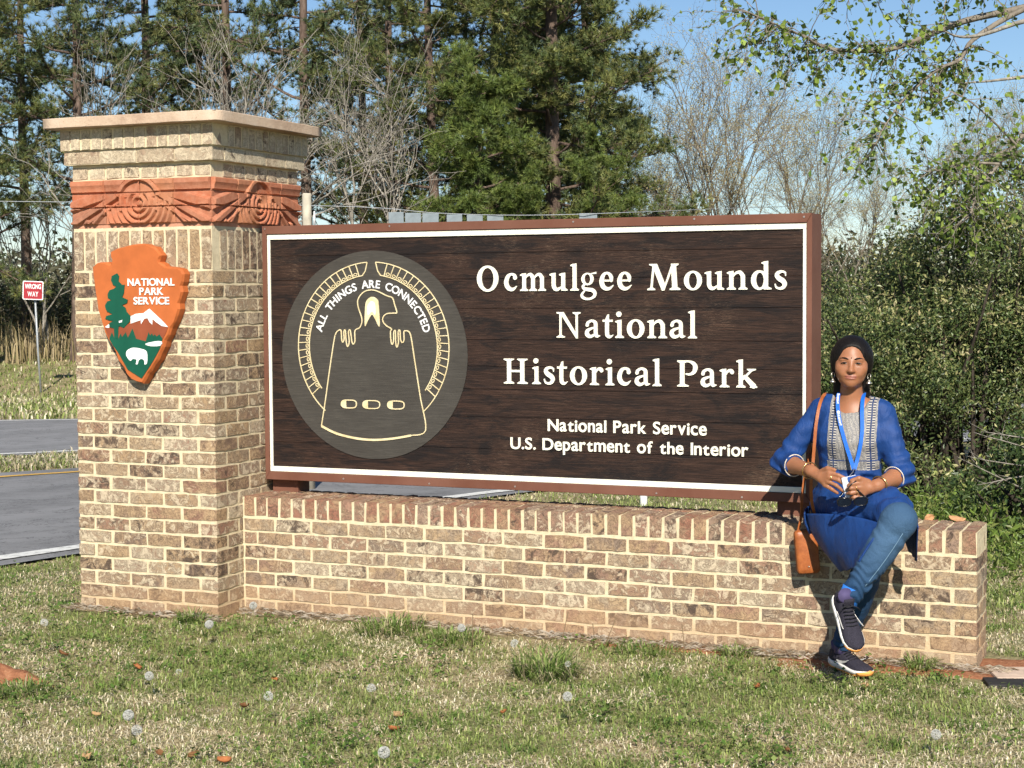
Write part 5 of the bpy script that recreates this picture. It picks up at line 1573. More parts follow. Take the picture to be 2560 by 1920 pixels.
# ------------------------------------------------------------------ sculpting with distance fields
class SDF:
    """union of soft shapes on a voxel grid, turned into one closed smooth surface"""
    def __init__(s, lo, hi, h):
        s.h = h; s.lo = np.array(lo, float)
        n = np.ceil((np.array(hi) - s.lo) / h).astype(int) + 1
        s.ax = [s.lo[i] + h * np.arange(n[i]) for i in range(3)]
        s.d = np.full(n, 1.0, np.float32)
    def win(s, lo, hi):
        r = []
        for i in range(3):
            a = int(np.clip(np.floor((lo[i] - s.lo[i]) / s.h), 0, s.d.shape[i] - 1)); b = int(np.clip(np.ceil((hi[i] - s.lo[i]) / s.h) + 1, 1, s.d.shape[i]))
            r.append(slice(a, max(b, a + 1)))
        X, Y, Z = np.meshgrid(*[s.ax[i][r[i]] for i in range(3)], indexing='ij', sparse=True)
        return tuple(r), X, Y, Z
    def mix(s, w, d, k, sub=False):
        c = s.d[w]
        if sub:
            d = -d
            if k > 0:
                hh = np.clip(.5 - .5 * (d - c) / k, 0, 1); s.d[w] = c * hh + d * (1 - hh) + k * hh * (1 - hh) if False else np.maximum(c, d) + (np.maximum(k - np.abs(c - d), 0) ** 2) / (4 * k)
            else: s.d[w] = np.maximum(c, d)
        else:
            if k > 0: s.d[w] = np.minimum(c, d) - (np.maximum(k - np.abs(c - d), 0) ** 2) / (4 * k)
            else: s.d[w] = np.minimum(c, d)
    def cone(s, a, b, ra, rb, k=.02, sub=False, flat=None):
        """tapered limb; flat=(axis vector, factor) squashes its cross-section"""
        a = np.array(a, float); b = np.array(b, float); m = max(ra, rb) + k * 1.5 + .01
        w, X, Y, Z = s.win(np.minimum(a, b) - m, np.maximum(a, b) + m)
        e = b - a; l2 = e @ e + 1e-12
        px, py, pz = X - a[0], Y - a[1], Z - a[2]
        t = np.clip((px * e[0] + py * e[1] + pz * e[2]) / l2, 0, 1)
        qx, qy, qz = px - t * e[0], py - t * e[1], pz - t * e[2]
        if flat is not None:
            f = np.array(flat[0], float); f /= np.linalg.norm(f)
            dd = (qx * f[0] + qy * f[1] + qz * f[2]) * (1 / flat[1] - 1)
            qx, qy, qz = qx + dd * f[0], qy + dd * f[1], qz + dd * f[2]
        s.mix(w, np.sqrt(qx * qx + qy * qy + qz * qz) - (ra + (rb - ra) * t), k, sub); return s
    def chain(s, pts, rad, k=.015, flat=None):
        for i in range(len(pts) - 1): s.cone(pts[i], pts[i + 1], rad[i], rad[i + 1], k, flat=flat)
        return s
    def ell(s, c, r, k=.02, M=None, sub=False):
        c = np.array(c, float); r = np.array(r, float); m = r.max() + k * 1.5 + .01
        w, X, Y, Z = s.win(c - m, c + m)
        px, py, pz = X - c[0], Y - c[1], Z - c[2]
        if M is not None:
            M = np.array(M)
            px, py, pz = [M[i, 0] * px + M[i, 1] * py + M[i, 2] * pz for i in range(3)]
        q = np.sqrt((px / r[0]) ** 2 + (py / r[1]) ** 2 + (pz / r[2]) ** 2)
        g = np.sqrt((px / r[0] ** 2) ** 2 + (py / r[1] ** 2) ** 2 + (pz / r[2] ** 2) ** 2) + 1e-9
        s.mix(w, q * (q - 1) / g, k, sub); return s
    def cut(s, p, n):
        """remove everything on the +n side of the plane through p"""
        n = np.array(n, float); n /= np.linalg.norm(n)
        w, X, Y, Z = s.win(s.lo, [a[-1] for a in s.ax])
        s.d = np.maximum(s.d, ((X - p[0]) * n[0] + (Y - p[1]) * n[1] + (Z - p[2]) * n[2]).astype(np.float32)); return s
    def displace(s, fn):
        X, Y, Z = np.meshgrid(*s.ax, indexing='ij', sparse=True)
        near = np.abs(s.d) < .03
        i = np.nonzero(near)
        s.d[i] += fn(s.ax[0][i[0]], s.ax[1][i[1]], s.ax[2][i[2]]).astype(np.float32); return s
    def surface(s, smooth=2):
        d = s.d; sg = d < 0
        c = sg[:-1, :-1, :-1].astype(np.int8)
        tot = np.zeros([n - 1 for n in d.shape], np.int8)
        for i in (0, 1):
            for j in (0, 1):
                for k in (0, 1):
                    tot += sg[i:d.shape[0] - 1 + i, j:d.shape[1] - 1 + j, k:d.shape[2] - 1 + k]
        act = np.argwhere((tot > 0) & (tot < 8))
        idx = np.full(tot.shape, -1, np.int32); idx[tuple(act.T)] = np.arange(len(act))
        acc = np.zeros((len(act), 3)); cnt = np.zeros(len(act))
        cor = [(i, j, k) for i in (0, 1) for j in (0, 1) for k in (0, 1)]
        val = {q: d[act[:, 0] + q[0], act[:, 1] + q[1], act[:, 2] + q[2]] for q in cor}
        for q in cor:
            for a in range(3):
                if q[a] == 0:
                    q2 = list(q); q2[a] = 1; q2 = tuple(q2)
                    v0, v1 = val[q], val[q2]; m = (v0 < 0) != (v1 < 0)
                    t = np.where(m, v0 / np.where(m, v0 - v1, 1), 0)
                    p = np.repeat(np.array(q, float)[None], len(act), 0); p[:, a] += t
                    acc += p * m[:, None]; cnt += m
        V = (act + acc / cnt[:, None]) * s.h + s.lo
        F = []
        for a in range(3):
            b, c_ = (a + 1) % 3, (a + 2) % 3
            sl0 = [slice(None)] * 3; sl1 = [slice(None)] * 3; sl0[a] = slice(0, -1); sl1[a] = slice(1, None)
            s0, s1 = sg[tuple(sl0)], sg[tuple(sl1)]
            for flip, m in ((False, s0 & ~s1), (True, ~s0 & s1)):
                e = np.argwhere(m); e = e[(e[:, b] > 0) & (e[:, c_] > 0) & (e[:, b] < d.shape[b] - 1) & (e[:, c_] < d.shape[c_] - 1)]
                if not len(e): continue
                def cell(db, dc):
                    q = e.copy(); q[:, b] -= db; q[:, c_] -= dc; return idx[tuple(q.T)]
                f = np.stack([cell(1, 1), cell(0, 1), cell(0, 0), cell(1, 0)], -1)
                F.append(f[:, ::-1] if flip else f)
        F = np.concatenate(F)
        # a little relaxation removes the voxel steps
        E = np.concatenate([F[:, [0, 1]], F[:, [1, 2]], F[:, [2, 3]], F[:, [3, 0]]])
        for _ in range(smooth):
            acc = np.zeros_like(V); n = np.zeros(len(V))
            for x, y in ((0, 1), (1, 0)):
                np.add.at(acc, E[:, x], V[E[:, y]]); np.add.at(n, E[:, x], 1)
            V = V * .5 + .5 * acc / n[:, None]
        return V, F

def fnoise(x, y, z, s, seed=0.0):
    x, y, z = x * s + seed, y * s - seed, z * s + seed * .7
    return (np.sin(x * 1.9 + np.sin(y * 1.3)) + np.sin(y * 2.3 + np.sin(z * 1.7)) + np.sin(z * 2.1 + np.sin(x * 1.1))) / 3

# ------------------------------------------------------------------ the seated woman
# joints (metres); she sits on the wall edge, left leg crossed over right
J = dict(
    head=(3.845, .135, 1.268), neck0=(3.838, .165, 1.085), neck1=(3.842, .15, 1.19),
    shR=(3.695, .175, 1.075), shL=(3.985, .165, 1.068),
    elR=(3.560, .125, .852), wrR=(3.722, -.055, .836),
    elL=(4.062, .105, .820), wrL=(3.998, -.075, .792),
    chest=(3.838, .155, .97), waist=(3.838, .16, .81), pelvis=(3.835, .205, .665),
    hipR=(3.765, .21, .655), hipL=(3.905, .20, .66), knL=(4.10, -.185, .665), anL=(3.935, -.285, .375), knR=(3.985, -.135, .515), anR=(3.835, .03, .105))
jv = {k: np.array(v) for k, v in J.items()}
person = tag(empty('person', (3.84, .2, WT)), 'woman in blue kurta and jeans sitting cross-legged on the right end of the wall', 'person')
def under(name, me, parent=None):
    """child of the figure, mesh in world coordinates"""
    o = obj(name, me, parent or person)
    o.matrix_parent_inverse = Matrix.Translation(-Vector(person.location)) if parent is None else Matrix.Identity(4)
    return o

# face frame: she looks towards the viewer, head a touch tilted
fdir = np.array([.185, -.975, .035]); fdir /= np.linalg.norm(fdir)
fup = np.array([.035, .0, 1.0]); fr = np.cross(fdir, fup); fr /= np.linalg.norm(fr); fup = np.cross(fr, fdir)
HM = np.stack([fr, fdir, fup])              # rows: right (viewer's left->right mirrored below), forward, up
HC = jv['head']
def hp(x, y, z):
    """point in head space: x to her left (viewer's right), y forward, z up; unit = metres"""
    return HC - fr * x * SGN + fdir * y + fup * z
SGN = -1.0 if fr[0] > 0 else 1.0            # make +x the viewer's right

HS = .925
def shrink(V):
    """final head size: eases in above the throat"""
    r_ = np.asarray(V, float) - HC
    w_ = np.clip((r_ @ fup + .15) / .06, 0, 1)[:, None]
    return HC + r_ * (1 - (1 - HS) * w_)
B = SDF((3.46, -.36, .04), (4.20, .36, 1.42), .0041)
# skull and face
B.ell(hp(0, -.012, .035), (.0740, .090, .088), .02, HM)
B.ell(hp(0, .018, -.012), (.0690, .066, .083), .025, HM)
B.ell(hp(0, .033, -.050), (.0530, .042, .046), .03, HM)      # jaw
B.ell(hp(0, .060, -.082), (.024, .022, .020), .022, HM)     # chin
for sx in (-1, 1):
    B.ell(hp(sx * .040, .050, -.018), (.028, .026, .024), .022, HM)   # cheek
    B.ell(hp(sx * .030, .068, .022), (.022, .016, .009), .012, HM)    # brow
    B.ell(hp(sx * .0300, .0845, .006), (.0165, .011, .0085), .008, HM, sub=True)
    B.ell(hp(sx * .0300, .0745, .0055), (.0150, .0095, .0085), .004, HM)  # lids
    B.ell(hp(sx * .0765, -.005, -.005), (.008, .018, .030), .006, HM)  # ear
    B.ell(hp(sx * .0105, .0885, -.0300), (.0085, .010, .0075), .006, HM)  # nostril wing
B.cone(hp(0, .078, .014), hp(0, .096, -.026), .0075, .0105, .010)        # nose
B.ell(hp(0, .0995, -.0275), (.0095, .0095, .0085), .007, HM)
B.ell(hp(0, .0790, -.0530), (.0275, .0120, .0055), .005, HM)   # lips
B.ell(hp(0, .0785, -.0615), (.0235, .0125, .0060), .005, HM)
for sx in (-1, 1): B.ell(hp(sx * .036, .066, -.040), (.012, .012, .014), .014, HM)   # smiling cheeks
B.cone(hp(-.028, .080, -.0550), hp(0, .0885, -.0575), .0020, .0022, .003, sub=True).cone(hp(0, .0885, -.0575), hp(.028, .080, -.0550), .0022, .0020, .003, sub=True)
# neck, torso (under the kurta), pelvis
B.cone(jv['neck0'], jv['neck1'], .050, .047, .02)
B.cone(jv['shR'] + (.075, 0, .022), jv['shL'] + (-.075, 0, .022), .034, .034, .03)
B.ell((3.838, .165, .985), (.125, .085, .12), .04)
B.ell((3.838, .17, .80), (.105, .082, .13), .05)
B.ell((3.835, .20, .68), (.135, .10, .09), .05)
for s_ in 'RL':
    B.chain([jv['hip' + s_], jv['kn' + s_], jv['an' + s_]], [.070, .048, .032], .03)
    B.chain([jv['sh' + s_] + np.array((.03 if s_ == 'R' else -.03, 0, -.012)), jv['el' + s_]], [.030, .033], .015)
    fa = jv['wr' + s_] - jv['el' + s_]
    B.chain([jv['el' + s_], jv['el' + s_] + fa * .35, jv['wr' + s_]], [.0365, .036, .0245], .012)
def finger(pts, r0, r1):
    n = len(pts); B.chain([np.array(p) for p in pts], [r0 + (r1 - r0) * i / (n - 1) for i in range(n)], .004)
# her right hand lies over the left, fingers spread towards the badge (world coordinates)
w = jv['wrR']
kR = [np.array(p) for p in ((3.808, -.118, .838), (3.811, -.120, .821), (3.804, -.116, .803), (3.790, -.110, .788))]
palm = np.array((3.772, -.092, .818))
B.cone(w, palm, .0235, .026, .012, flat=((.35, -.75, .5), .72))
for q in kR: B.cone(palm + (q - palm) * .1, q, .0165, .0112, .010)
tips = [((3.848, -.128, .832), (3.888, -.122, .815)), ((3.850, -.132, .812), (3.884, -.124, .788)), ((3.840, -.128, .790), (3.868, -.120, .766)), ((3.820, -.120, .773), (3.842, -.113, .757))]
for q, (m_, t_) in zip(kR, tips): finger([q, m_, t_], .0095, .0068)
finger([(3.768, -.085, .838), (3.800, -.110, .856), (3.832, -.122, .852)], .0125, .0080)
# her left hand closes on the badge and glasses
w = jv['wrL']
kL = [np.array(p) for p in ((3.944, -.132, .806), (3.938, -.136, .788), (3.936, -.134, .770), (3.942, -.128, .753))]
palm = np.array((3.970, -.105, .785))
B.cone(w, palm, .0235, .027, .012, flat=((.2, -.8, .3), .78))
for q in kL: B.cone(palm + (q - palm) * .1, q, .0175, .0115, .010)
tipl = [((3.912, -.150, .802), (3.890, -.138, .795)), ((3.904, -.152, .784), (3.884, -.138, .778)), ((3.904, -.150, .764), (3.886, -.136, .760)), ((3.914, -.142, .745), (3.900, -.130, .744))]
for q, (m_, t_) in zip(kL, tipl): finger([q, m_, t_], .0098, .0070)
finger([(3.966, -.112, .808), (3.934, -.140, .824), (3.905, -.146, .815)], .0125, .0082)
V, F = B.surface(2)
# skin colour varies over the body: lips redder, skin around the eyes darker
rel = V - HC
hx, hy, hz = rel @ (-fr * SGN), rel @ fdir, rel @ fup
skin = np.tile(np.array([.315, .132, .064]), (len(V), 1))
inhead = (hz > -.12) & (np.abs(hx) < .1) & (np.abs(hy) < .13)
lip = inhead & (hy > .074) & (((hx / .0275) ** 2 + ((hz + .0580 - .10 * np.abs(hx)) / .0105) ** 2) < 1)
skin[lip] = (.27, .090, .066)
under_eye = inhead & (hy > .05) & ((((np.abs(hx) - .030) / .022) ** 2 + ((hz - .004) / .013) ** 2) < 1)
skin[under_eye] *= .80
V = shrink(V)
smat = NT('skin', .47, .45)
c_ = smat.attr('col'); nz = smat.noise(smat.coord('World'), 55, 4)
smat.color(smat.mix(smat.ramp(nz, [(.3, .0), (.7, .22)]), c_, (.38, .165, .082)))
smat.b.inputs['Subsurface Weight'].default_value = .12
smat.b.inputs['Subsurface Radius'].default_value = (.02, .008, .004)
smat.bump(smat.noise(smat.coord('World'), 260, 3), .08, .002)
body = under('body', mesh_np('body', V, F, smat.m, True, skin))

# eyes, brows, bindi
def uvsphere(c, r, M=None, nu=16, nv=10):
    v = []; f = []
    for j in range(nv + 1):
        for i in range(nu):
            a, b = 2 * math.pi * i / nu, math.pi * j / nv
            p = np.array([math.cos(a) * math.sin(b) * r[0], math.sin(a) * math.sin(b) * r[1], math.cos(b) * r[2]])
            if M is not None: p = p @ np.array(M)
            v.append(p + c)
    for j in range(nv):
        for i in range(nu):
            f.append((j * nu + i, j * nu + (i + 1) % nu, (j + 1) * nu + (i + 1) % nu, (j + 1) * nu + i))
    return np.array(v), f
eye_m = NT('eye', .2, .3)
eye_m.color(eye_m.attr('col'))
hairm = NT('black_hair', .5, .18)
hv = hairm.coord('World'); mp = hairm.n('ShaderNodeMapping'); hairm.set(mp.inputs[0], hv); mp.inputs['Scale'].default_value = (1, 1, .22)
hn = hairm.noise(mp.outputs[0], 190, 4, .6, .3)
hairm.color(hairm.ramp(hn, [(.3, (.003, .0025, .0025)), (.7, (.012, .009, .008))])); hairm.bump(hn, .5, .004)
for sx in (-1, 1):
    c = hp(sx * .0300, .0775, .0050)
    v, f = uvsphere(c, (.0130, .0080, .0044), HM)
    r_ = v - c; ex, ez = r_ @ (-fr * SGN), r_ @ fup
    col = np.where((np.hypot(ex, ez) < .0085)[:, None], np.array([.012, .008, .006]), np.array([.24, .20, .18]))
    under('eye', mesh_np('eye', shrink(v), f, eye_m.m, True, col))
    lid = [hp(sx * (.030 + q * .0155), .0835 - abs(q) ** 2 * .009 + (.0015 if q * sx < 0 else 0), .0085 - q * q * .0046 - .0008 * q) for q in np.linspace(-1, 1, 9)]
    under('eyelash', MB().tube(shrink(lid), [.0010, .0016, .0020, .0022, .0023, .0023, .0022, .0019, .0013], 6).mesh('eyelash', hairm.m, True))
    br = [hp(sx * (.031 + q * .0205), .0845 - (q + .25) ** 2 * .0085, .0245 + .0042 * (1 - (q - .25) ** 2) - .002 * max(0, -q)) for q in np.linspace(-1, 1, 9)]
    mbw = MB().tube(shrink(br), [.0026, .0034, .0036, .0036, .0034, .0030, .0025, .0018, .0009], 6)
    under('eyebrow', mbw.mesh('eyebrow', hairm.m, True))
v, f = uvsphere(hp(0, .0875, .0300), (.0022, .0012, .0022), HM, 8, 6)
under('bindi', mesh_np('bindi', shrink(v), f, simple_mat('bindi', (.05, .012, .01), .6), True))
# hair: parted cap, gathered behind, falling behind the neck
Hs = SDF((3.66, -.02, 1.05), (4.04, .34, 1.42), .0040)
Hs.ell(hp(0, -.024, .038), (.0905, .1065, .0945), .02, HM)
for sx in (-1, 1):
    Hs.ell(hp(sx * .077, -.022, .010), (.017, .040, .052), .02, HM)
    Hs.ell(hp(sx * .060, -.050, -.045), (.020, .030, .045), .03, HM)
Hs.ell(hp(0, -.085, -.02), (.068, .040, .085), .04, HM)
Hs.ell(hp(.050, -.055, -.12), (.034, .028, .07), .03, HM)
Hs.ell(hp(-.046, -.055, -.11), (.030, .028, .06), .03, HM)
# open the face
Hs.ell(hp(0, .090, -.030), (.0710, .085, .086), .005, HM, sub=True)
Hs.ell(hp(0, .096, .032), (.0540, .062, .048), .018, HM, sub=True)
Hs.cone(hp(0, .085, .095), hp(0, .0, .138), .004, .003, .006, sub=True)
Hs.ell(hp(0, .060, -.075), (.072, .085, .062), .010, HM, sub=True)
def hairline(x, y, z):
    r_ = np.stack([x, y, z], -1) - HC; a = r_ @ (-fr * SGN); b = r_ @ fup; c = r_ @ fdir
    return .0004 * np.sin(np.arctan2(c, np.abs(a) + .02) * 38 + 2.5 * np.sin(b * 50)) + .0005 * fnoise(x, y, z, 60, 1)
Hs.displace(hairline)
V, F = Hs.surface(2)
under('hair', mesh_np('hair', shrink(V), F, hairm.m, True))
gold_j = NT('gold', .25, .5); gold_j.color((.78, .50, .20)); gold_j.b.inputs['Metallic'].default_value = 1
silver = NT('oxidised_silver', .3, .5); silver.color((.70, .66, .56)); silver.b.inputs['Metallic'].default_value = .9
for sx in (-1, 1):
    c = shrink([hp(sx * .080, .008, -.052)])[0]
    hoop = [c + fr * -SGN * sx * .012 * math.sin(a) * .55 + fdir * .012 * math.sin(a) * .8 + fup * .0125 * math.cos(a) for a in np.linspace(0, 2 * math.pi, 17)]
    er = under('earring', MB().tube(hoop, .0014, 6, False).mesh('earring', silver.m, True))
    dome = []
    for k, (z, r_) in enumerate(((-.0130, .0016), (-.0155, .0045), (-.0175, .0050), (-.0205, .0070), (-.0245, .0108), (-.0270, .0118), (-.0292, .0118), (-.0300, .0090))):
        dome.append([c + fup * z + fr * r_ * math.cos(a) + fdir * r_ * math.sin(a) for a in [i * math.pi / 7 for i in range(14)]])
    under('earring_bell', MB().loft(dome).mesh('earring_bell', silver.m, True))
def torus(c, axis, R0, r0, mat, name, squash=1.0, parent=None):
    ax = Vector(axis).normalized(); u = ax.orthogonal().normalized(); w_ = ax.cross(u)
    pts = [Vector(c) + u * math.cos(a) * R0 + w_ * math.sin(a) * R0 * squash for a in np.linspace(0, 2 * math.pi, 25)]
    return under(name, MB().tube(pts, r0, 6, False).mesh(name, mat, True))
axR = jv['wrR'] - jv['elR']; axL = jv['wrL'] - jv['elL']
torus(jv['wrR'] - axR * .06, axR, .0335, .0028, gold_j.m, 'bangle'); torus(jv['wrL'] - axL * .05, axL, .0335, .0036, gold_j.m, 'bangle')
torus((3.820, -.122, .8185), (.038, -.012, -.010), .0105, .0017, gold_j.m, 'ring')
torus((3.922, -.143, .7855), (-.03, -.014, -.003), .0112, .0017, gold_j.m, 'ring'); torus((3.924, -.140, .7665), (-.03, -.014, -.004), .0112, .0015, gold_j.m, 'ring')

# ------------------------------------------------------------------ kurta
K = SDF((3.46, -.36, .38), (4.26, .38, 1.16), .0042)
K.cone(jv['shR'] + (.045, 0, .022), jv['shL'] + (-.045, 0, .022), .045, .045, .03)
K.ell((3.838, .155, .985), (.150, .108, .130), .05)
K.ell((3.838, .145, .935), (.128, .115, .085), .05)
K.ell((3.838, .160, .82), (.132, .108, .13), .05)
K.ell((3.835, .19, .70), (.160, .130, .095), .05)
for s_, ins in (('R', .0), ('L', .0)):
    K.cone(jv['sh' + s_] + np.array((.012 if s_ == 'R' else -.012, 0, -.006)), jv['el' + s_], .050, .047, .03)
    fa = jv['wr' + s_] - jv['el' + s_]
    K.cone(jv['el' + s_], jv['el' + s_] + fa * (.42 if s_ == 'R' else .40), .047, .045, .02)
# skirt over both thighs, draped from the lap
K.chain([jv['hipL'], jv['hipL'] * .35 + jv['knL'] * .65 + (0, 0, .018), jv['knL'] + (-.030, .045, .016)], [.098, .090, .078], .04)
K.chain([jv['hipR'], jv['hipR'] * .45 + jv['knR'] * .55 + (0, 0, .02)], [.098, .086], .05)
K.cone((3.80, .10, .70), (3.93, -.04, .69), .06, .055, .05)
# openings: neck, keyhole, cuffs and the hem across the knee
K.ell((3.845, .125, 1.125), (.075, .095, .060), .008, sub=True)
K.cone((3.852, .04, 1.08), (3.856, .025, 1.012), .014, .004, .004, sub=True)
e = jv['elL'] + axL * .40
def clip_cone(p, n, r_):
    """flat cuff: cut the sleeve with a plane, only near p"""
    n = np.array(n) / np.linalg.norm(n); p = np.array(p)
    w, X, Y, Z = K.win(p - r_, p + r_)
    q = (X - p[0]) * n[0] + (Y - p[1]) * n[1] + (Z - p[2]) * n[2]
    near = np.sqrt((X - p[0]) ** 2 + (Y - p[1]) ** 2 + (Z - p[2]) ** 2) < r_
    K.d[w] = np.where(near & (q > -.02), np.maximum(K.d[w], q), K.d[w])
clip_cone(jv['elR'] + axR * .40, axR, .075)
clip_cone(jv['elL'] + axL * .36, axL, .070)
def folds(x, y, z):
    o_ = .0045 * fnoise(x, y, z, 26, 1.0) + .003 * fnoise(x, y, z, 55, 2.0)
    for s_ in 'RL':
        a, b = jv['sh' + s_], jv['el' + s_]
        t = ((x - b[0]) * (a - b)[0] + (y - b[1]) * (a - b)[1] + (z - b[2]) * (a - b)[2]) / ((a - b) @ (a - b))
        r_ = np.sqrt((x - b[0]) ** 2 + (y - b[1]) ** 2 + (z - b[2]) ** 2)
        o_ += .0055 * np.sin(t * 34 + 4 * np.sin(y * 22)) * np.exp(-(r_ / .10) ** 2)
    lap = np.exp(-((z - .70) / .07) ** 2)
    o_ += .005 * lap * np.sin((x * 46 + y * 30 - z * 20) + 2 * np.sin(y * 16))
    o_ += .006 * np.exp(-((z - .80) / .04) ** 2) * np.sin(z * 150 + x * 20 + 2.5 * np.sin(x * 30))
    return o_
K.displace(folds)
V, F = K.surface(2)
def kurta_attr(V):
    """panel coordinates of the printed yoke: u across -1..1, v down 0..1"""
    u = (V[:, 0] - 3.862) / .098
    v = (1.11 - V[:, 2]) / .25
    front = (V[:, 1] < .175) & (V[:, 2] < 1.14) & (V[:, 2] > .40)
    wband = (V[:, 2] < .872) & (V[:, 2] > .835) & (np.abs(u) < 1.05)
    pan = front & (np.abs(u) < 1.0) & (v < .94) & (V[:, 2] > .875)
    return np.stack([u * .5 + .5, v, (pan | (front & wband)).astype(float)], -1)
kmat = NT('blue_kurta_cotton', .62, .3)
kv = kmat.coord('World'); at = kmat.attr('panel')
sp = kmat.n('ShaderNodeSeparateColor'); kmat.set(sp.inputs[0], at)
uu, vv_, pm = sp.outputs[0], sp.outputs[1], sp.outputs[2]
blue = kmat.ramp(kmat.noise(kv, 14, 5), [(.3, (.007, .036, .150)), (.7, (.012, .058, .225))])
wv = kmat.noise(kv, 420, 2)
blue = kmat.mix(kmat.ramp(wv, [(.35, .18), (.65, 0)]), blue, (.004, .02, .08))
# embroidered yoke: beige-grey ground with dark and pale motifs, ladder borders down both sides
au = kmat.math('ABSOLUTE', kmat.math('SUBTRACT', uu, .5))
vor = kmat.voro(kv, 210, 'DISTANCE_TO_EDGE')
mot = kmat.ramp(vor, [(.03, (.14, .14, .15)), (.12, (.34, .315, .275)), (.35, (.45, .42, .37))])
wave = kmat.n('ShaderNodeTexWave', wave_type='RINGS', rings_direction='SPHERICAL'); kmat.set(wave.inputs['Vector'], kv); wave.inputs['Scale'].default_value = 20; wave.inputs['Distortion'].default_value = 5; wave.inputs['Detail'].default_value = 2
mot = kmat.mix(kmat.ramp(wave.outputs['Fac'], [(.42, .35), (.5, 0)]), mot, (.10, .11, .14))
lad = kmat.math('SINE', kmat.math('MULTIPLY', vv_, 150.0))
bord = kmat.ramp(lad, [(.45, (.06, .07, .11)), (.55, (.58, .53, .45))])
mot = kmat.mix(kmat.ramp(au, [(.30, 0), (.31, 1), (.36, 1), (.37, 0)]), mot, bord)
mot = kmat.mix(kmat.ramp(au, [(.40, 0), (.41, 1), (.455, 1), (.46, 0)]), mot, bord)
mot = kmat.mix(kmat.ramp(au, [(.368, 0), (.37, 1), (.398, 1), (.40, 0)]), mot, (.03, .05, .12))
kmat.color(kmat.mix(kmat.ramp(pm, [(.4, 0), (.6, 1)]), blue, mot))
kmp = kmat.n('ShaderNodeMapping'); kmat.set(kmp.inputs[0], kv); kmp.inputs['Rotation'].default_value = (.3, .5, .2); kmp.inputs['Scale'].default_value = (1, .7, .45)
kmat.bump(kmat.math('ADD', kmat.math('MULTIPLY', kmat.noise(kmp.outputs[0], 26, 5, .6, 1.4), 1.6), kmat.math('MULTIPLY', wv, .12)), .42, .011)
under('kurta', mesh_np('kurta', V, F, kmat.m, True, None, {'panel': kurta_attr(V)}))
piping = simple_mat('pale_piping', (.62, .55, .46), .6)
def ring_at(p, ax, r_, name):
    torus(p, ax, r_, .0024, piping, name)
ring_at(jv['elR'] + axR * .40, axR, .0458, 'cuff_piping'); ring_at(jv['elL'] + axL * .36, axL, .0462, 'cuff_piping')
# hanging front flap of the kurta: a draped sheet with thickness
def sheet(name, ctrl, nu, nv, thick, mat, fold=0.0, seed=0):
    """ctrl: grid of control points [rows][cols] (catmull in both directions)"""
    rows = [catmull(r_, nu // (len(r_) - 1)) for r_ in ctrl]
    n = len(rows[0]); cols = [catmull([rows[j][i] for j in range(len(rows))], nv // (len(rows) - 1)) for i in range(n)]
    m = len(cols[0])
    P = np.array(cols)                     # n x m x 3
    du = np.gradient(P, axis=0); dv = np.gradient(P, axis=1); N = np.cross(du, dv); N /= np.linalg.norm(N, axis=2)[..., None] + 1e-9
    ii, jj = np.meshgrid(np.linspace(0, 1, n), np.linspace(0, 1, m), indexing='ij')
    P = P + N * (fold * np.sin(ii * 17 + seed + 2 * jj) * (.3 + jj))[..., None]
    A, B_ = P + N * thick / 2, P - N * thick / 2
    v = np.concatenate([A.reshape(-1, 3), B_.reshape(-1, 3)])
    i = (np.arange(n - 1)[:, None] * m + np.arange(m - 1)[None]).ravel(); o_ = n * m
    f = [np.stack([i, i + m, i + m + 1, i + 1], -1), np.stack([i, i + 1, i + m + 1, i + m], -1) + o_]
    rim = np.concatenate([np.arange(n) * m, (n - 1) * m + np.arange(1, m), np.arange(n - 2, -1, -1) * m + m - 1, np.arange(m - 2, 0, -1)])
    f.append(np.stack([rim, np.roll(rim, -1), np.roll(rim, -1) + o_, rim + o_], -1))
    me = mesh_np(name, v, f, mat, True, None, {'panel': np.zeros((len(v), 3))})
    return fix_normals(me)
flap = [[(3.665, .09, .64), (3.74, .0, .655), (3.84, -.075, .665), (3.96, -.16, .665), (4.05, -.225, .655)],
        [(3.700, .06, .56), (3.765, -.03, .57), (3.85, -.105, .575), (3.95, -.19, .585), (4.02, -.262, .60)],
        [(3.755, .03, .49), (3.800, -.04, .495), (3.86, -.11, .50), (3.94, -.20, .525), (3.99, -.280, .55)],
        [(3.835, -.01, .425), (3.850, -.05, .430), (3.885, -.11, .445), (3.93, -.20, .475), (3.965, -.285, .51)]]
under('kurta_flap', sheet('kurta_flap', flap, 24, 18, .004, kmat.m, .004))
tail = [[(4.10, -.02, .66), (4.145, -.06, .655), (4.165, -.12, .64)], [(4.08, .06, .57), (4.125, .0, .56), (4.15, -.06, .55)], [(4.09, .12, .50), (4.118, .07, .485), (4.135, .02, .475)]]
under('kurta_flap', sheet('kurta_flap', tail, 12, 12, .004, kmat.m, .002, 2))
side = [[(3.66, .19, .66), (3.655, .13, .655), (3.665, .07, .645)], [(3.645, .20, .60), (3.648, .14, .60), (3.668, .08, .60)], [(3.66, .215, .585), (3.668, .15, .56), (3.685, .09, .555)]]
under('kurta_flap', sheet('kurta_flap', side, 12, 12, .006, kmat.m, .003, 1))

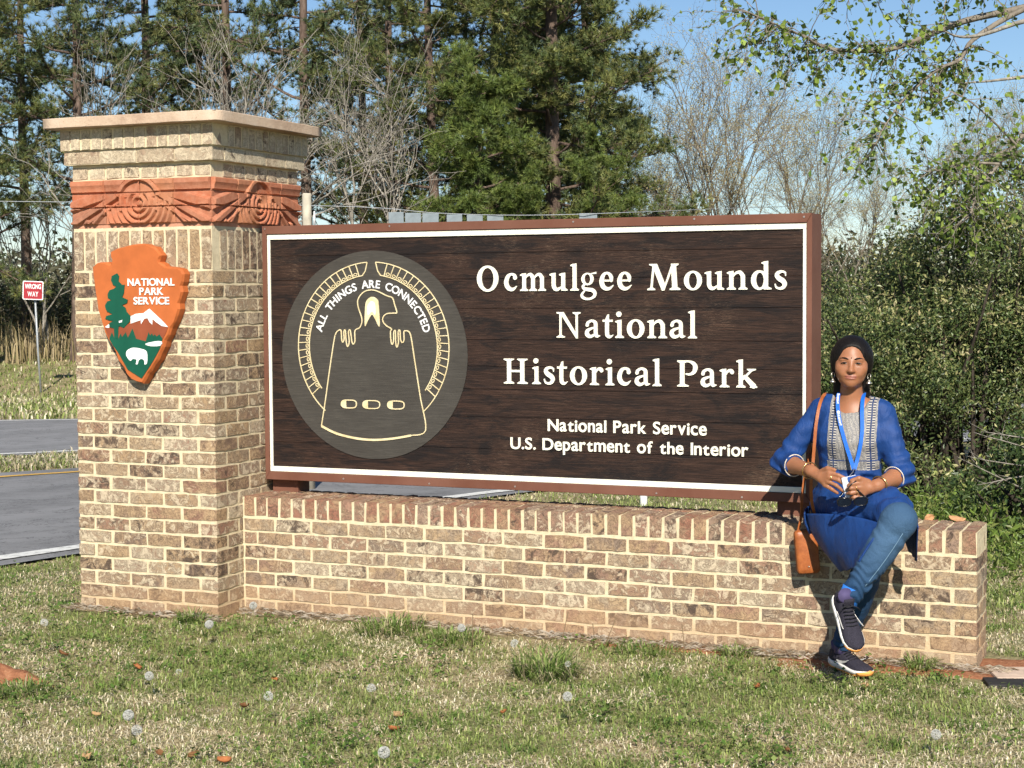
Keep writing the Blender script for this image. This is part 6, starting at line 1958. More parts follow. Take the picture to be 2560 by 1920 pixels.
# ------------------------------------------------------------------ jeans
Q = SDF((3.68, -.40, .07), (4.24, .30, .80), .0042)
Q.chain([jv['hipL'], jv['knL'] + (0, 0, .004), jv['anL'] + (jv['knL'] - jv['anL']) * .02], [.086, .066, .043], .025)
Q.ell(jv['knL'] + np.array((.004, -.004, -.004)), (.058, .060, .058), .03)
Q.cone(jv['knL'] * .72 + jv['anL'] * .28 + (.006, .012, 0), jv['knL'] * .45 + jv['anL'] * .55 + (.004, .010, 0), .058, .052, .03)
Q.chain([jv['hipR'], jv['knR'], jv['anR'] + (jv['knR'] - jv['anR']) * .05], [.086, .062, .043], .025)
Q.cone(jv['knR'] * .72 + jv['anR'] * .28 + (.0, .016, 0), jv['knR'] * .45 + jv['anR'] * .55 + (0, .014, 0), .055, .050, .03)
Q.ell((3.835, .20, .68), (.145, .11, .09), .04)
def jfolds(x, y, z):
    o_ = .0014 * fnoise(x, y, z, 40, 3.0)
    for s_, amp in (('L', .0045), ('R', .0045)):
        a, b = jv['an' + s_], jv['kn' + s_]; e_ = (b - a) / np.linalg.norm(b - a)
        t = (x - a[0]) * e_[0] + (y - a[1]) * e_[1] + (z - a[2]) * e_[2]
        r2 = (x - a[0] - e_[0] * t) ** 2 + (y - a[1] - e_[1] * t) ** 2 + (z - a[2] - e_[2] * t) ** 2
        m = (r2 < .0075) * np.exp(-((t - .05) / .085) ** 2)
        o_ += amp * m * np.sin(t * 190 + 3 * np.sin(x * 60 + y * 40))
        m2 = (r2 < .009) * np.exp(-((t - np.linalg.norm(b - a) * .78) / .06) ** 2)
        o_ += .0016 * m2 * np.sin(t * 120 + 2.5 * np.sin(x * 50))
    return o_
Q.displace(jfolds)
V, F = Q.surface(2)
dl = np.linalg.norm(V - (jv['knL'] * .8 + jv['anL'] * .2), axis=1)
fade = np.clip(1 - dl / .26, 0, 1)[:, None]          # the denim itself is washed pale over the thigh and knee
col = np.array([.016, .050, .115]) * (1 - fade) + np.array([.075, .150, .255]) * fade
dm = NT('denim', .8, .2); dv_ = dm.coord('World')
tw_ = dm.noise(dv_, 520, 2); dm.color(dm.mix(dm.ramp(tw_, [(.35, .35), (.65, 0)]), dm.attr('col'), (.02, .05, .10)))
dm.bump(dm.math('ADD', dm.math('MULTIPLY', tw_, .3), dm.math('MULTIPLY', dm.noise(dv_, 34, 5, .65, 1.0), 1.2)), .6, .008)
jeans = under('jeans', mesh_np('jeans', V, F, dm.m, True, col))
# side seam stitching on the crossed leg
toC = np.array((.2, -.95, .1))
a, b = jv['knL'], jv['anL']
def on_leg(t, ang=-.55):
    ax_ = (b - a) / np.linalg.norm(b - a); n_ = toC - ax_ * (toC @ ax_); n_ /= np.linalg.norm(n_); s_ = np.cross(ax_, n_)
    r_ = .066 + (.043 - .066) * t + .010 * math.sin(math.pi * min(1, t * 1.1)) + .001
    return a + (b - a) * t * .9 + (n_ * math.cos(ang) + s_ * math.sin(ang)) * r_
under('seam', MB().tube([on_leg(t) for t in np.linspace(.0, .93, 26)], .0016, 5).mesh('seam', simple_mat('denim_seam', (.14, .24, .34), .8), True))

# ------------------------------------------------------------------ trainers
def trainer(heel, toe, up, name, sock):
    heel, toe, up = np.array(heel), np.array(toe), np.array(up, float)
    L = np.linalg.norm(toe - heel); fx = (toe - heel) / L; up = up - fx * (up @ fx); up /= np.linalg.norm(up); sx = np.cross(fx, up)
    def P(t, s, h): return heel + fx * t * L + sx * s + up * h
    prof = [(0, .018, .022, .070), (.05, .026, .030, .078), (.15, .031, .034, .086), (.28, .031, .036, .088), (.42, .031, .038, .078), (.56, .036, .041, .066), (.70, .041, .045, .056), (.82, .041, .044, .049), (.92, .034, .035, .043), (.985, .016, .016, .036), (1.0, .006, .006, .033)]
    sole, rub, uppr = [], [], []
    for t, w1, w2, h in prof:
        rk = .010 * max(0, (t - .72) / .28) ** 2 + .006 * max(0, (.12 - t) / .12)      # toe spring
        th = .030 if t < .45 else .030 - .010 * (t - .45) / .55
        sole.append([P(t, w2 * 1.02 * s, rk + z) for s, z in ((-.86, .005), (-1, .012), (-1.03, th * .7), (-.97, th), (0, th * .98), (.97, th), (1.03, th * .7), (1, .012), (.86, .005), (0, .004))])
        rub.append([P(t, w2 * .98 * s, rk + z) for s, z in ((-.9, 0), (-.95, .006), (0, .0065), (.95, .006), (.9, 0), (0, -.0005))])
        zt = rk + th - .004
        uppr.append([P(t, w1 * s * .98, zt + (h - th) * z) for s, z in ((-1, 0), (-1.04, .22), (-.96, .5), (-.74, .8), (-.38, .97), (0, 1.0), (.38, .97), (.74, .8), (.96, .5), (1.04, .22), (1, 0))])
    e_ = empty(name, tuple(heel)); bpy.data.objects.remove(e_)
    dark = bpy.data.materials.get('trainer_mesh') or None
    if dark is None:
        t = NT('trainer_mesh', .85, .15); v = t.coord('World')
        t.color(t.ramp(t.voro(v, 380), [(.1, (.012, .011, .016)), (.6, (.040, .037, .052))])); t.bump(t.voro(v, 380), .5, .003); dark = t.m
        simple_mat('trainer_foam', (.74, .72, .68), .6, .2, .06, 30); simple_mat('trainer_rubber', (.85, .36, .09), .6, .2, .1, 40); simple_mat('trainer_lace', (.02, .02, .024), .8); simple_mat('sock_blue', (.02, .16, .55), .8); simple_mat('trainer_mark', (.70, .68, .64), .5); simple_mat('collar_purple', (.075, .06, .14), .8)
    mt = bpy.data.materials
    def sm(mb, nm, m):
        me = mb.mesh(nm, m, True); fix_normals(me); return me
    sh = under('trainer', sm(MB().loft(uppr), 'trainer', dark))
    so = obj('sole', sm(MB().loft(sole), 'sole', mt['trainer_foam']), sh)
    obj('tread', sm(MB().loft(rub), 'tread', mt['trainer_rubber']), sh)
    # toe guard
    tg = [[P(t, w * s, r_ + z) for s, z in ((-1.02, .004), (-1.06, .016), (0, .020), (1.06, .016), (1.02, .004), (0, .0))] for t, w, r_ in ((.86, .040, .002), (.93, .034, .005), (.985, .018, .009), (1.006, .008, .011))]
    obj('toe_bumper', sm(MB().loft(tg), 'toe_bumper', mt['trainer_rubber']), sh)
    # ankle collar and tongue
    col_ = [[P(.155 + .105 * math.cos(a), .0315 * math.sin(a), .078 + hh - .012 * math.cos(a)) for a in np.linspace(0, 2 * math.pi, 18, endpoint=False)] for hh in (0, .012, .020)]
    obj('collar', sm(MB().loft(col_), 'collar', mt['collar_purple']), sh)
    tongue = [[P(.27 + .06 * q, s * .022, .088 + .028 * (1 - q)) for s in (-1, -.4, .4, 1)] + [P(.285 + .06 * q, s * .022, .080 + .026 * (1 - q)) for s in (1, .4, -.4, -1)] for q in (0, .5, 1, 1.8)]
    obj('tongue', sm(MB().loft(tongue), 'tongue', dark), sh)
    lac = MB()
    for q in range(6):
        t = .34 + .055 * q; h = .0925 - .0062 * q
        lac.tube([P(t, -.024, h - .010), P(t + .012, -.012, h - .001), P(t + .02, 0, h), P(t + .012, .012, h - .001), P(t, .024, h - .010)], .0022, 5)
    lac.tube([P(.33, .004, .094), P(.36, .030, .094), P(.40, .048, .080)], .0018, 5); lac.tube([P(.33, -.004, .094), P(.38, -.032, .088), P(.41, -.046, .074)], .0018, 5)
    obj('laces', sm(lac, 'laces', mt['trainer_lace']), sh)
    for sd in (-1, 1):      # pale tick on the flank
        tk = [(.30, .040, .004), (.36, .036, .010), (.45, .038, .012), (.56, .046, .008), (.66, .058, .002)]
        a_, b_ = [], []
        for t, z, w in tk:
            wd = np.interp(t, [p[0] for p in prof], [p[1] for p in prof]) * 1.05
            a_.append(P(t, sd * (wd + .001), z + w / 2)); b_.append(P(t, sd * (wd + .001), z - w / 2))
        mb = MB(); mb.v = [tuple(p) for p in a_ + b_]; n = len(a_)
        mb.f = [(i, i + 1, n + i + 1, n + i) for i in range(n - 1)]
        me = mb.mesh('side_mark', mt['trainer_mark']); ob = obj('side_mark', me, sh); md = ob.modifiers.new('s', 'SOLIDIFY'); md.thickness = .002; md.offset = 0
    return sh
trainer((3.782, .078, .012), (3.972, -.098, .008), (0, 0, 1), 'trainer', None)
t2 = trainer((3.868, -.255, .352), (3.972, -.370, .165), (.42, -.62, .30), 'trainer', None)
sockm = bpy.data.materials['sock_blue']
under('sock', MB().tube([jv['anL'] + (.004, .004, .03), jv['anL'] + (-.008, 0, .0), jv['anL'] + (-.012, -.008, -.04)], [.040, .038, .036], 14).mesh('sock', sockm, True))
under('sock', MB().tube([jv['anR'] + (.01, -.01, .06), jv['anR'], jv['anR'] + (0, 0, -.03)], [.038, .037, .036], 14).mesh('sock', bpy.data.materials['collar_purple'], True))

# ------------------------------------------------------------------ things she carries
def world_thing(name, label, cat, loc):
    return tag(empty(name, loc), label, cat)
def wput(e_, name, me):
    o_ = obj(name, me, e_); o_.matrix_parent_inverse = Matrix.Translation(-Vector(e_.location)); return o_
leather = NT('tan_leather', .42, .4); lv = leather.coord('World')
leather.color(leather.ramp(leather.noise(lv, 30, 5, .7), [(.3, (.24, .065, .018)), (.6, (.38, .115, .03)), (.85, (.46, .16, .05))])); leather.bump(leather.noise(lv, 180, 4), .3, .003)
bag = world_thing('shoulder_bag', 'small tan leather shoulder bag hanging beside the woman against the wall', 'bag', (3.66, .17, .47))
bc = np.array((3.652, .165, .468)); bu = np.array((-.10, .02, 1.0)); bu /= np.linalg.norm(bu); bn = np.array((.36, -.93, .02)); bn -= bu * (bn @ bu); bn /= np.linalg.norm(bn); bx_ = np.cross(bn, bu) * -1
if bx_[0] < 0: bx_ = -bx_
def rrect(w, h, r_, n=5):
    out = []
    for cx_, cy_, a0 in ((w - r_, h - r_, 0), (-w + r_, h - r_, 90), (-w + r_, -h + r_, 180), (w - r_, -h + r_, 270)):
        out += [(cx_ + r_ * math.cos(R(a0 + 90 * i / n)), cy_ + r_ * math.sin(R(a0 + 90 * i / n))) for i in range(n + 1)]
    return out
def bag_ring(w, h, r_, d): return [bc + bx_ * x + bu * y + bn * d for x, y in rrect(w, h, r_)]
mb = MB().loft([bag_ring(.041, .086, .014, -.024), bag_ring(.047, .092, .016, -.020), bag_ring(.048, .093, .016, 0), bag_ring(.047, .092, .016, .016), bag_ring(.042, .087, .015, .022), bag_ring(.03, .07, .012, .024)])
me = mb.mesh('pouch', leather.m, True); fix_normals(me); wput(bag, 'pouch', me)
zip_m = simple_mat('bag_edge', (.12, .035, .012), .5)
me = MB().tube(bag_ring(.0482, .0932, .016, .0) + [bag_ring(.0482, .0932, .016, .0)[0]], .0022, 5, False).mesh('edge_trim', zip_m, True); wput(bag, 'edge_trim', me)
v, f = uvsphere(bc - bu * .062 + bn * .0248, (.004, .004, .004)); wput(bag, 'stud', mesh_np('stud', v, f, silver.m, True))
def strap(pts, w, th, mat, face):
    """flat band along a smooth path"""
    C_ = [np.array(p) for p in catmull(pts, 8)]; rings = []
    for i, p in enumerate(C_):
        t = C_[min(i + 1, len(C_) - 1)] - C_[max(i - 1, 0)]; t /= np.linalg.norm(t); n_ = np.array(face, float); n_ -= t * (n_ @ t); n_ /= np.linalg.norm(n_); s_ = np.cross(t, n_)
        rings.append([p + s_ * w / 2 + n_ * th / 2, p - s_ * w / 2 + n_ * th / 2, p - s_ * w / 2 - n_ * th / 2, p + s_ * w / 2 - n_ * th / 2])
    me = MB().loft(rings).mesh('strap', mat); return fix_normals(me)
top = bc + bu * .085
s_front = [(3.735, .20, 1.140), (3.727, .14, 1.135), (3.722, .085, 1.095), (3.716, .052, 1.02), (3.712, .040, .94), (3.708, .035, .87), (3.704, .02, .80), (3.700, .045, .70), (3.706, .10, .61), tuple(top + bx_ * .040 + bn * .004), tuple(bc + bx_ * .050 + bu * .055)]
s_back = [(3.735, .20, 1.140), (3.722, .245, 1.10), (3.690, .27, 1.0), (3.655, .25, .90), (3.640, .19, .80), (3.632, .16, .70), (3.628, .165, .62), tuple(top - bx_ * .030)]
wput(bag, 'strap', strap(s_front, .013, .003, leather.m, (.1, -1, .2))); wput(bag, 'strap', strap(s_back, .012, .003, leather.m, (.6, -.8, 0)))
kn = bc + bx_ * .055 + bu * .045 + bn * .004
wput(bag, 'strap_knot', MB().tube([kn + bu * .02, kn, kn + bx_ * .012 - bu * .004, kn + bx_ * .022 + bu * .002], [.006, .008, .006, .004], 8).mesh('strap_knot', leather.m, True))
# lanyard with badge
lan = world_thing('lanyard', 'bright blue lanyard with white lettering and a name badge round the neck', 'lanyard', (3.87, .04, 1.0))
lb = NT('lanyard_ribbon', .5, .3); lbv = lb.coord('World'); lb.color(lb.ramp(lb.noise(lbv, 300, 2), [(.4, (.008, .105, .50)), (.6, (.012, .145, .60))]))
pR = [(3.790, .215, 1.155), (3.792, .165, 1.152), (3.797, .100, 1.135), (3.805, .060, 1.085), (3.822, .036, 1.02), (3.845, .020, .95), (3.866, .014, .89), (3.884, .000, .845)]
pL = [(3.880, .215, 1.152), (3.893, .160, 1.145), (3.899, .100, 1.122), (3.905, .058, 1.075), (3.911, .034, 1.01), (3.908, .020, .95), (3.897, .014, .89), (3.887, .000, .845)]
wput(lan, 'ribbon', strap(pR, .0155, .0016, lb.m, (.1, -1, .15))); wput(lan, 'ribbon', strap(pL, .0155, .0016, lb.m, (.1, -1, .15)))
wput(lan, 'ribbon', strap([pR[0], (3.835, .245, 1.150), pL[0]], .0155, .0016, lb.m, (0, -.3, 1)))
# printed word along the ribbon
Cw = [np.array(p) for p in catmull(pR, 24)]
Ls = np.concatenate([[0], np.cumsum([np.linalg.norm(b - a) for a, b in zip(Cw[:-1], Cw[1:])])])
def word_on(path, L_, s0, text, cap, e_):
    pos = s0
    for ch in text:
        gw, gc = sans_glyph(ch, 12) if ch != '@' else (330, None)
        k = cap / 330; wd = gw * k
        m = pos + wd / 2; i = int(np.clip(np.searchsorted(L_, m), 1, len(path) - 2))
        t = path[i + 1] - path[i - 1]; t /= np.linalg.norm(t); n_ = np.array((.1, -1, .15)); n_ -= t * (n_ @ t); n_ /= np.linalg.norm(n_); up_ = np.cross(n_, t)
        up_ = -up_ if up_ @ np.array((1, 0, 0)) < 0 else up_
        p = path[i] + (path[i + 1] - path[i]) * ((m - L_[i]) / max(1e-6, L_[i + 1] - L_[i])) + n_ * .0016 - up_ * cap / 2
        if gc is None:
            ring = [[p + up_ * cap / 2 + (t * math.cos(a) + up_ * math.sin(a)) * r_ + n_ * d_ for a in np.linspace(0, 2 * math.pi, 14, endpoint=False)] for r_, d_ in ((.0058, -.0004), (.0058, .0004))]
            me = MB().loft(ring).mesh('letter', A_WHITE)
        else:
            me = poly_mesh('letter', [[((x - gw / 2) * k, y * k) for x, y in c] for c in gc], A_WHITE, .0008)
            me.transform(Matrix((tuple(t) + (0,), tuple(-n_) + (0,), tuple(up_) + (0,), (0, 0, 0, 1))).transposed())
            me.transform(Matrix.Translation(p))
        wput(e_, 'letter', me)
        pos += wd + cap * .12
word_on(Cw, Ls, .095, '@FULBRIGHT', .0078, lan); word_on(Cw, Ls, .192, '@FULBRIGHT', .0078, lan)
clip = MB().tube([(3.886, 0, .850), (3.884, -.02, .834), (3.878, -.06, .822), (3.874, -.10, .816)], .0022, 6)
wput(lan, 'clip', clip.mesh('clip', silver.m, True))
def card(c, ux, uy, w, h, th, mat, name, e_):
    ux = np.array(ux, float); ux /= np.linalg.norm(ux); uy = np.array(uy, float); uy -= ux * (uy @ ux); uy /= np.linalg.norm(uy); n_ = np.cross(ux, uy)
    pts = rrect(w / 2, h / 2, .003, 3)
    me = MB().loft([[np.array(c) + ux * x + uy * y + n_ * d_ for x, y in pts] for d_ in (-th / 2, th / 2)]).mesh(name, mat); fix_normals(me); return wput(e_, name, me)
card((3.898, -.128, .788), (.93, .30, .22), (-.2, -.25, .95), .058, .088, .002, simple_mat('badge_card', (.74, .76, .82), .35, .4, .08, 25), 'badge', lan)
card((3.912, -.1335, .823), (.93, .30, .22), (-.2, -.25, .95), .050, .020, .0012, simple_mat('badge_blue', (.03, .10, .38), .35, .4), 'badge_band', lan)
# sunglasses held below the hand
sun_g = world_thing('sunglasses', 'dark sunglasses held by one arm below the badge', 'sunglasses', (3.92, -.15, .735))
blk = simple_mat('black_acetate', (.012, .012, .014), .2, .5)
lens = NT('dark_lens', .06, .6); lens.color((.012, .016, .024))
gx_ = np.array((.93, .33, .06)); gx_ /= np.linalg.norm(gx_); gy_ = np.array((.10, -.42, .80)); gy_ -= gx_ * (gy_ @ gx_); gy_ /= np.linalg.norm(gy_); gn_ = np.cross(gx_, gy_)
gc0 = np.array((3.915, -.172, .733))
for sx in (-1, 1):
    oval = [(.0265 * math.copysign(abs(math.cos(a)) ** .75, math.cos(a)), .0205 * math.copysign(abs(math.sin(a)) ** .8, math.sin(a))) for a in np.linspace(0, 2 * math.pi, 22, endpoint=False)]
    rim = [gc0 + gx_ * (sx * .033 + x) + gy_ * y for x, y in oval]
    wput(sun_g, 'rim', MB().tube(rim + [rim[0]], .0026, 6, False).mesh('rim', blk, True))
    wput(sun_g, 'lens', fix_normals(MB().loft([[gc0 + gx_ * (sx * .033 + x * .97) + gy_ * y * .97 + gn_ * d_ for x, y in oval] for d_ in (-.001, .001)]).mesh('lens', lens.m)))
wput(sun_g, 'bridge', MB().tube([gc0 - gx_ * .009 + gy_ * .006, gc0 + gy_ * .009, gc0 + gx_ * .009 + gy_ * .006], .0024, 6).mesh('bridge', blk, True))
hl, hr = gc0 - gx_ * .061 + gy_ * .008, gc0 + gx_ * .061 + gy_ * .008
wput(sun_g, 'temple', MB().tube([hl, hl * .5 + np.array((3.884, -.160, .770)) * .5 + (-.004, -.004, 0), np.array((3.906, -.158, .800)), np.array((3.925, -.150, .815))], [.0032, .0028, .0026, .0028], 6).mesh('temple', blk, True))
wput(sun_g, 'temple', MB().tube([hr, hr + (-.02, .02, .010), np.array((3.945, -.150, .765)), np.array((3.930, -.150, .78))], [.0032, .0028, .0026, .0026], 6).mesh('temple', blk, True))
# ------------------------------------------------------------------ small things by the roads
def place_from(u, v, d):
    p = ray_at(u, v, d); return Vector(p)
# red road sign across the roads
ws = foot(97, 47.6); ws.z += .05
rs = tag(empty('road_sign', tuple(ws)), 'small red and white wrong way sign on a thin grey post across the road', 'road sign')
steel = simple_mat('galvanised_steel', (.34, .36, .37), .5, .4, .15, 20, .1, .4)
pb = ray_at(87, 752, 47.6) - ws
obj('post', MB().tube([(0, 0, -.1), (pb.x * .5, pb.y * .5, 1.2), (pb.x, pb.y, pb.z + .45)], .032, 8).mesh('post', steel, True), rs)
redm = simple_mat('sign_red', (.34, .018, .028), .5, .4, .06, 10); whm = simple_mat('sign_white', (.80, .80, .80), .4, .4, .04, 10)
pc = ray_at(82.5, 726, 47.45) - ws
sgn_rot = (0, R(2.5), R(30))
pw, ph = .57, .53
def pl(name, loops, mat, th, yoff):
    o_ = obj(name, poly_mesh(name, loops, mat, th), rs, pc, sgn_rot)
    o_.location = pc + Matrix.Rotation(R(30), 3, 'Z') @ Vector((0, yoff, 0)); return o_
pl('panel', [rrect(pw / 2, ph / 2, .04)], whm, .012, 0)
pl('red_face', [rrect(pw / 2 - .028, ph / 2 - .028, .03)], redm, .006, -.0075)
for wd_, z_ in (('WRONG', .05), ('WAY', -.165)):
    hw = .22 if wd_ == 'WRONG' else .145
    for me, x_, z0 in fit_text(wd_, -hw, hw, z_, .128, whm, .006, 12, 40):
        o_ = obj('letter', me, rs, None, sgn_rot); o_.location = pc + Matrix.Rotation(R(30), 3, 'Z') @ (Matrix.Rotation(R(2.5), 3, 'Y') @ Vector((x_, -.0115, z0)))
# pale pole stub behind the pier
pf = foot(770, 15.0); top = ray_at(770, 484, 15.0)
tag(MB().tube([(0, 0, -.1), (0, 0, top.z - pf.z - .012), (0, 0, top.z - pf.z)], [.041, .041, .036], 16).build('pole', simple_mat('pale_pole_wood', (.46, .42, .33), .8, .2, .2, 14, .4), None, True, loc=tuple(pf)), 'pale short pole standing behind the pier and sign', 'pole')
b0 = ray_at(786, 545, 14.93)
tag(MB().tube([(0, 0, -.06), (0, 0, .06)], [.011, .008], 8).build('pole_bracket', simple_mat('bracket_white', (.7, .72, .72), .4, .4), None, True, loc=tuple(b0)), 'small white fitting on the side of the pale pole', 'bracket')
# overhead cable with grey panels hanging from it
cab = [ray_at(-300, 500, 41), ray_at(400, 508, 41), ray_at(890, 517, 41), ray_at(1100, 533, 41), ray_at(1330, 538, 41), ray_at(1600, 530, 42), ray_at(1850, 520, 52), ray_at(2100, 512, 66), ray_at(2400, 500, 80)]
co = cab[0].copy()
tag(MB().tube([Vector(p) - co for p in catmull([tuple(p) for p in cab], 6)], .009, 5, False).build('overhead_cable', simple_mat('cable_grey', (.32, .34, .36), .6), None, True, loc=tuple(co)), 'thin grey overhead cable running above the sign', 'cable')
zinc = simple_mat('zinc_grey', (.20, .235, .255), .7, .2, .15, 6, .05, 0)
for i, (u0, u1, v0, lab) in enumerate(((972, 1010, 530, 'leftmost grey panel hanging under the overhead cable'), (1013, 1053, 532, 'second grey panel from the left under the overhead cable'), (1056, 1097, 533, 'third grey panel from the left under the overhead cable'), (1117, 1156, 536, 'fourth grey panel from the left under the overhead cable'), (1167, 1207, 537, 'fifth grey panel from the left under the overhead cable'), (1218, 1259, 537, 'sixth grey panel from the left under the overhead cable'), (1448, 1493, 533, 'lone grey panel hanging at the right under the overhead cable'))):
    c = ray_at((u0 + u1) / 2, v0 + 32, 41); w = (u1 - u0) / 4192 * 41 / 2
    tag(MB().box(-w, w, -.03, .03, -.31, .31).build('hanging_panel', zinc, None, bevel=.012, seg=2, loc=tuple(c), rot=(0, R((i * 37 % 5 - 2) * .5), R(23 + (i * 53 % 7 - 3)))), lab, 'panel', 'grey panels hanging under the cable')
# white marker post seen through the gap under the sign
mf = foot(1608, 13.4)
tag(MB().tube([(0, 0, -.05), (0, 0, .16), (0, 0, .17)], [.030, .030, .024], 14).build('marker_post', simple_mat('white_pvc', (.78, .78, .76), .4, .4), None, True, loc=tuple(mf)), 'short white marker post seen through the gap under the sign', 'post')
# flat stone slab and a dark plate added as its shade, at the wall's right foot
tag(MB().box(-.30, .30, -.10, .10, -.05, .018).build('stone_slab', simple_mat('pale_slab', (.52, .40, .31), .9, .15, .2, 20, .4), None, bevel=.008, seg=2, loc=(4.70, .255, 0), rot=(0, 0, R(20))), 'pale flat stone slab on bare clay at the right end of the wall', 'slab')
tag(MB().box(-.26, .26, -.065, .065, -.05, .014).build('slab_shade', simple_mat('shade_dark', (.030, .028, .028), .7, .2, .2, 20, .2), None, bevel=.006, seg=2, loc=(4.66, .085, 0), rot=(0, 0, R(18))), 'dark flat plate put in as the shade below the stone slab', 'shade')
# two dry leaves lying on the back edge of the wall end
def dry_leaf(name, size, mat, seed, curl=.35):
    r_ = random.Random(seed); n, m = 7, 5; V = []; F = []
    for i in range(n):
        t = i / (n - 1)
        w = math.sin(math.pi * min(1, t * .92 + .06)) ** .7 * (1 + .18 * (i % 2) * r_.random())
        for j in range(m):
            q = j / (m - 1) * 2 - 1
            V.append(((t - .5) * size, q * w * size * .34, size * (curl * q * q * .5 + curl * .7 * (t - .5) ** 2 + r_.uniform(-.02, .02))))
    for i in range(n - 1):
        for j in range(m - 1):
            a_ = i * m + j; F.append((a_, a_ + m, a_ + m + 1, a_ + 1))
    me = mesh_np(name, np.array(V), F, mat, True)
    return me
lm = [simple_mat('dry_leaf_%s' % n_, c, .8, .15, .3, 60) for n_, c in (('orange', (.34, .13, .05)), ('tan', (.40, .26, .13)), ('brown', (.17, .08, .035)), ('pale', (.44, .24, .12)))]
for o_ in (): pass
def leaf_at(x, y, z, size, k, seed, rot, label, grp=None, curl=.4):
    ob = obj('fallen_leaf', dry_leaf('fallen_leaf', size, lm[k], seed, curl), None, (x, y, z), rot)
    md = ob.modifiers.new('thick', 'SOLIDIFY'); md.thickness = .0012
    return tag(ob, label, 'leaf', grp)
leaf_at(4.10, .54, WT + .003, .045, 3, 1, (R(60), R(-20), R(40)), 'upright curled dry leaf on the back edge of the wall end', None, .6)
leaf_at(4.22, .540, WT + .001, .07, 3, 2, (R(18), R(8), R(8)), 'broad dry leaf lying on the back edge of the wall end', None, .3)

# litter in the lawn
LEAVES = [((484, 1890), 2, 'brown dead leaf near the bottom edge left of the two orange leaves'), ((561, 1904), 0, 'orange dead leaf at the bottom edge below the pier'), ((240, 1788), 1, 'pale tan dead leaf left of the white dandelion'), ((220, 1894), 1, 'tan dead leaf in the lower left corner of the lawn'), ((157, 1636), 2, 'brown dead leaf in the grass left below the pier'), ((610, 1768), 2, 'folded brown dead leaf in the lawn below the pier corner'), ((399, 1884), 2, 'small brown dead leaf near the bottom edge at the left'), ((342, 1670), 0, 'small orange dead leaf beside a dandelion in front of the pier'), ((687, 1701), 0, 'reddish dead leaf in front of the pier and wall corner'), ((992, 1791), 1, 'tan dead leaf in the middle left of the lawn'), ((985, 1825), 0, 'orange dead leaf in the middle left of the lawn'), ((1260, 1782), 0, 'bright orange dead leaf standing in the middle of the lawn'), ((2163, 1718), 1, 'tan dead leaf in the grass right below the seated woman'), ((1968, 1877), 2, 'brown dead leaf in the lower right of the lawn'), ((1894, 1718), 0, 'orange dead leaf in the grass left of the shoes')]
for i, ((u, v), k, lab) in enumerate(LEAVES):
    d_ = 1.5882 / ((v - 724) / 4192.0 + .0003 * 0)
    p = ray_at(u, v, d_); g_ = ray_at(u, v, d_ * (CZ - .03) / (CZ - p.z) if CZ - p.z > 0 else d_)
    t_ = (CZ - .016) / (CZ - p.z); q = Vector((CX, CY, CZ)).lerp(p, t_)
    leaf_at(q.x, q.y, q.z, random.uniform(.032, .055), k, 10 + i, (R(random.uniform(-25, 25)), R(random.uniform(-20, 20)), random.random() * 6.28), lab, 'dead leaves scattered on the lawn', .5)
# dandelion clocks
puff_m = NT('dandelion_fluff', .9, .1); puff_m.color((.74, .74, .70))
pt = puff_m.n('ShaderNodeBsdfTranslucent'); puff_m.set(pt.inputs[0], (.74, .74, .70)); pm_ = puff_m.n('ShaderNodeMixShader'); pm_.inputs[0].default_value = .4
puff_m.t.links.new(puff_m.b.outputs[0], pm_.inputs[1]); puff_m.t.links.new(pt.outputs[0], pm_.inputs[2]); puff_m.t.links.new(pm_.outputs[0], puff_m.t.nodes['Material Output'].inputs[0])
stem_m = simple_mat('dandelion_stem', (.20, .19, .09), .6)
def puff_mesh(seed, r_, n=420, gap=0.0):
    g = np.random.default_rng(seed); d = g.normal(0, 1, (n, 3)); d /= np.linalg.norm(d, axis=1)[:, None]
    if gap: d = d[d[:, 0] < 1 - gap]
    n = len(d); s = np.cross(d, g.normal(0, 1, (n, 3))); s /= np.linalg.norm(s, axis=1)[:, None]; t = np.cross(d, s)
    w = r_ * .13
    V = [d * r_ * .16, d * r_ * .9 + s * .0003, d * r_ * .9 - s * .0003]
    A = np.stack(V, 1).reshape(-1, 3); F1 = (np.arange(n) * 3)[:, None] + np.array([0, 1, 2])
    P = [d * r_ * .9, d * r_ + s * w, d * r_ + (s * -.5 + t * .87) * w, d * r_ + (s * -.5 - t * .87) * w]
    Bv = np.stack(P, 1).reshape(-1, 3); o_ = len(A)
    b = (np.arange(n) * 4)[:, None] + o_
    F2 = np.concatenate([b + np.array([0, 1, 2]), b + np.array([0, 2, 3]), b + np.array([0, 3, 1])])
    return mesh_np('seed_head', np.concatenate([A, Bv]), [F1, F2], puff_m.m)
puffs = [puff_mesh(1, .0195, 520), puff_mesh(2, .0175, 360), puff_mesh(3, .0175, 200, .5), puff_mesh(4, .012, 130, .8)]
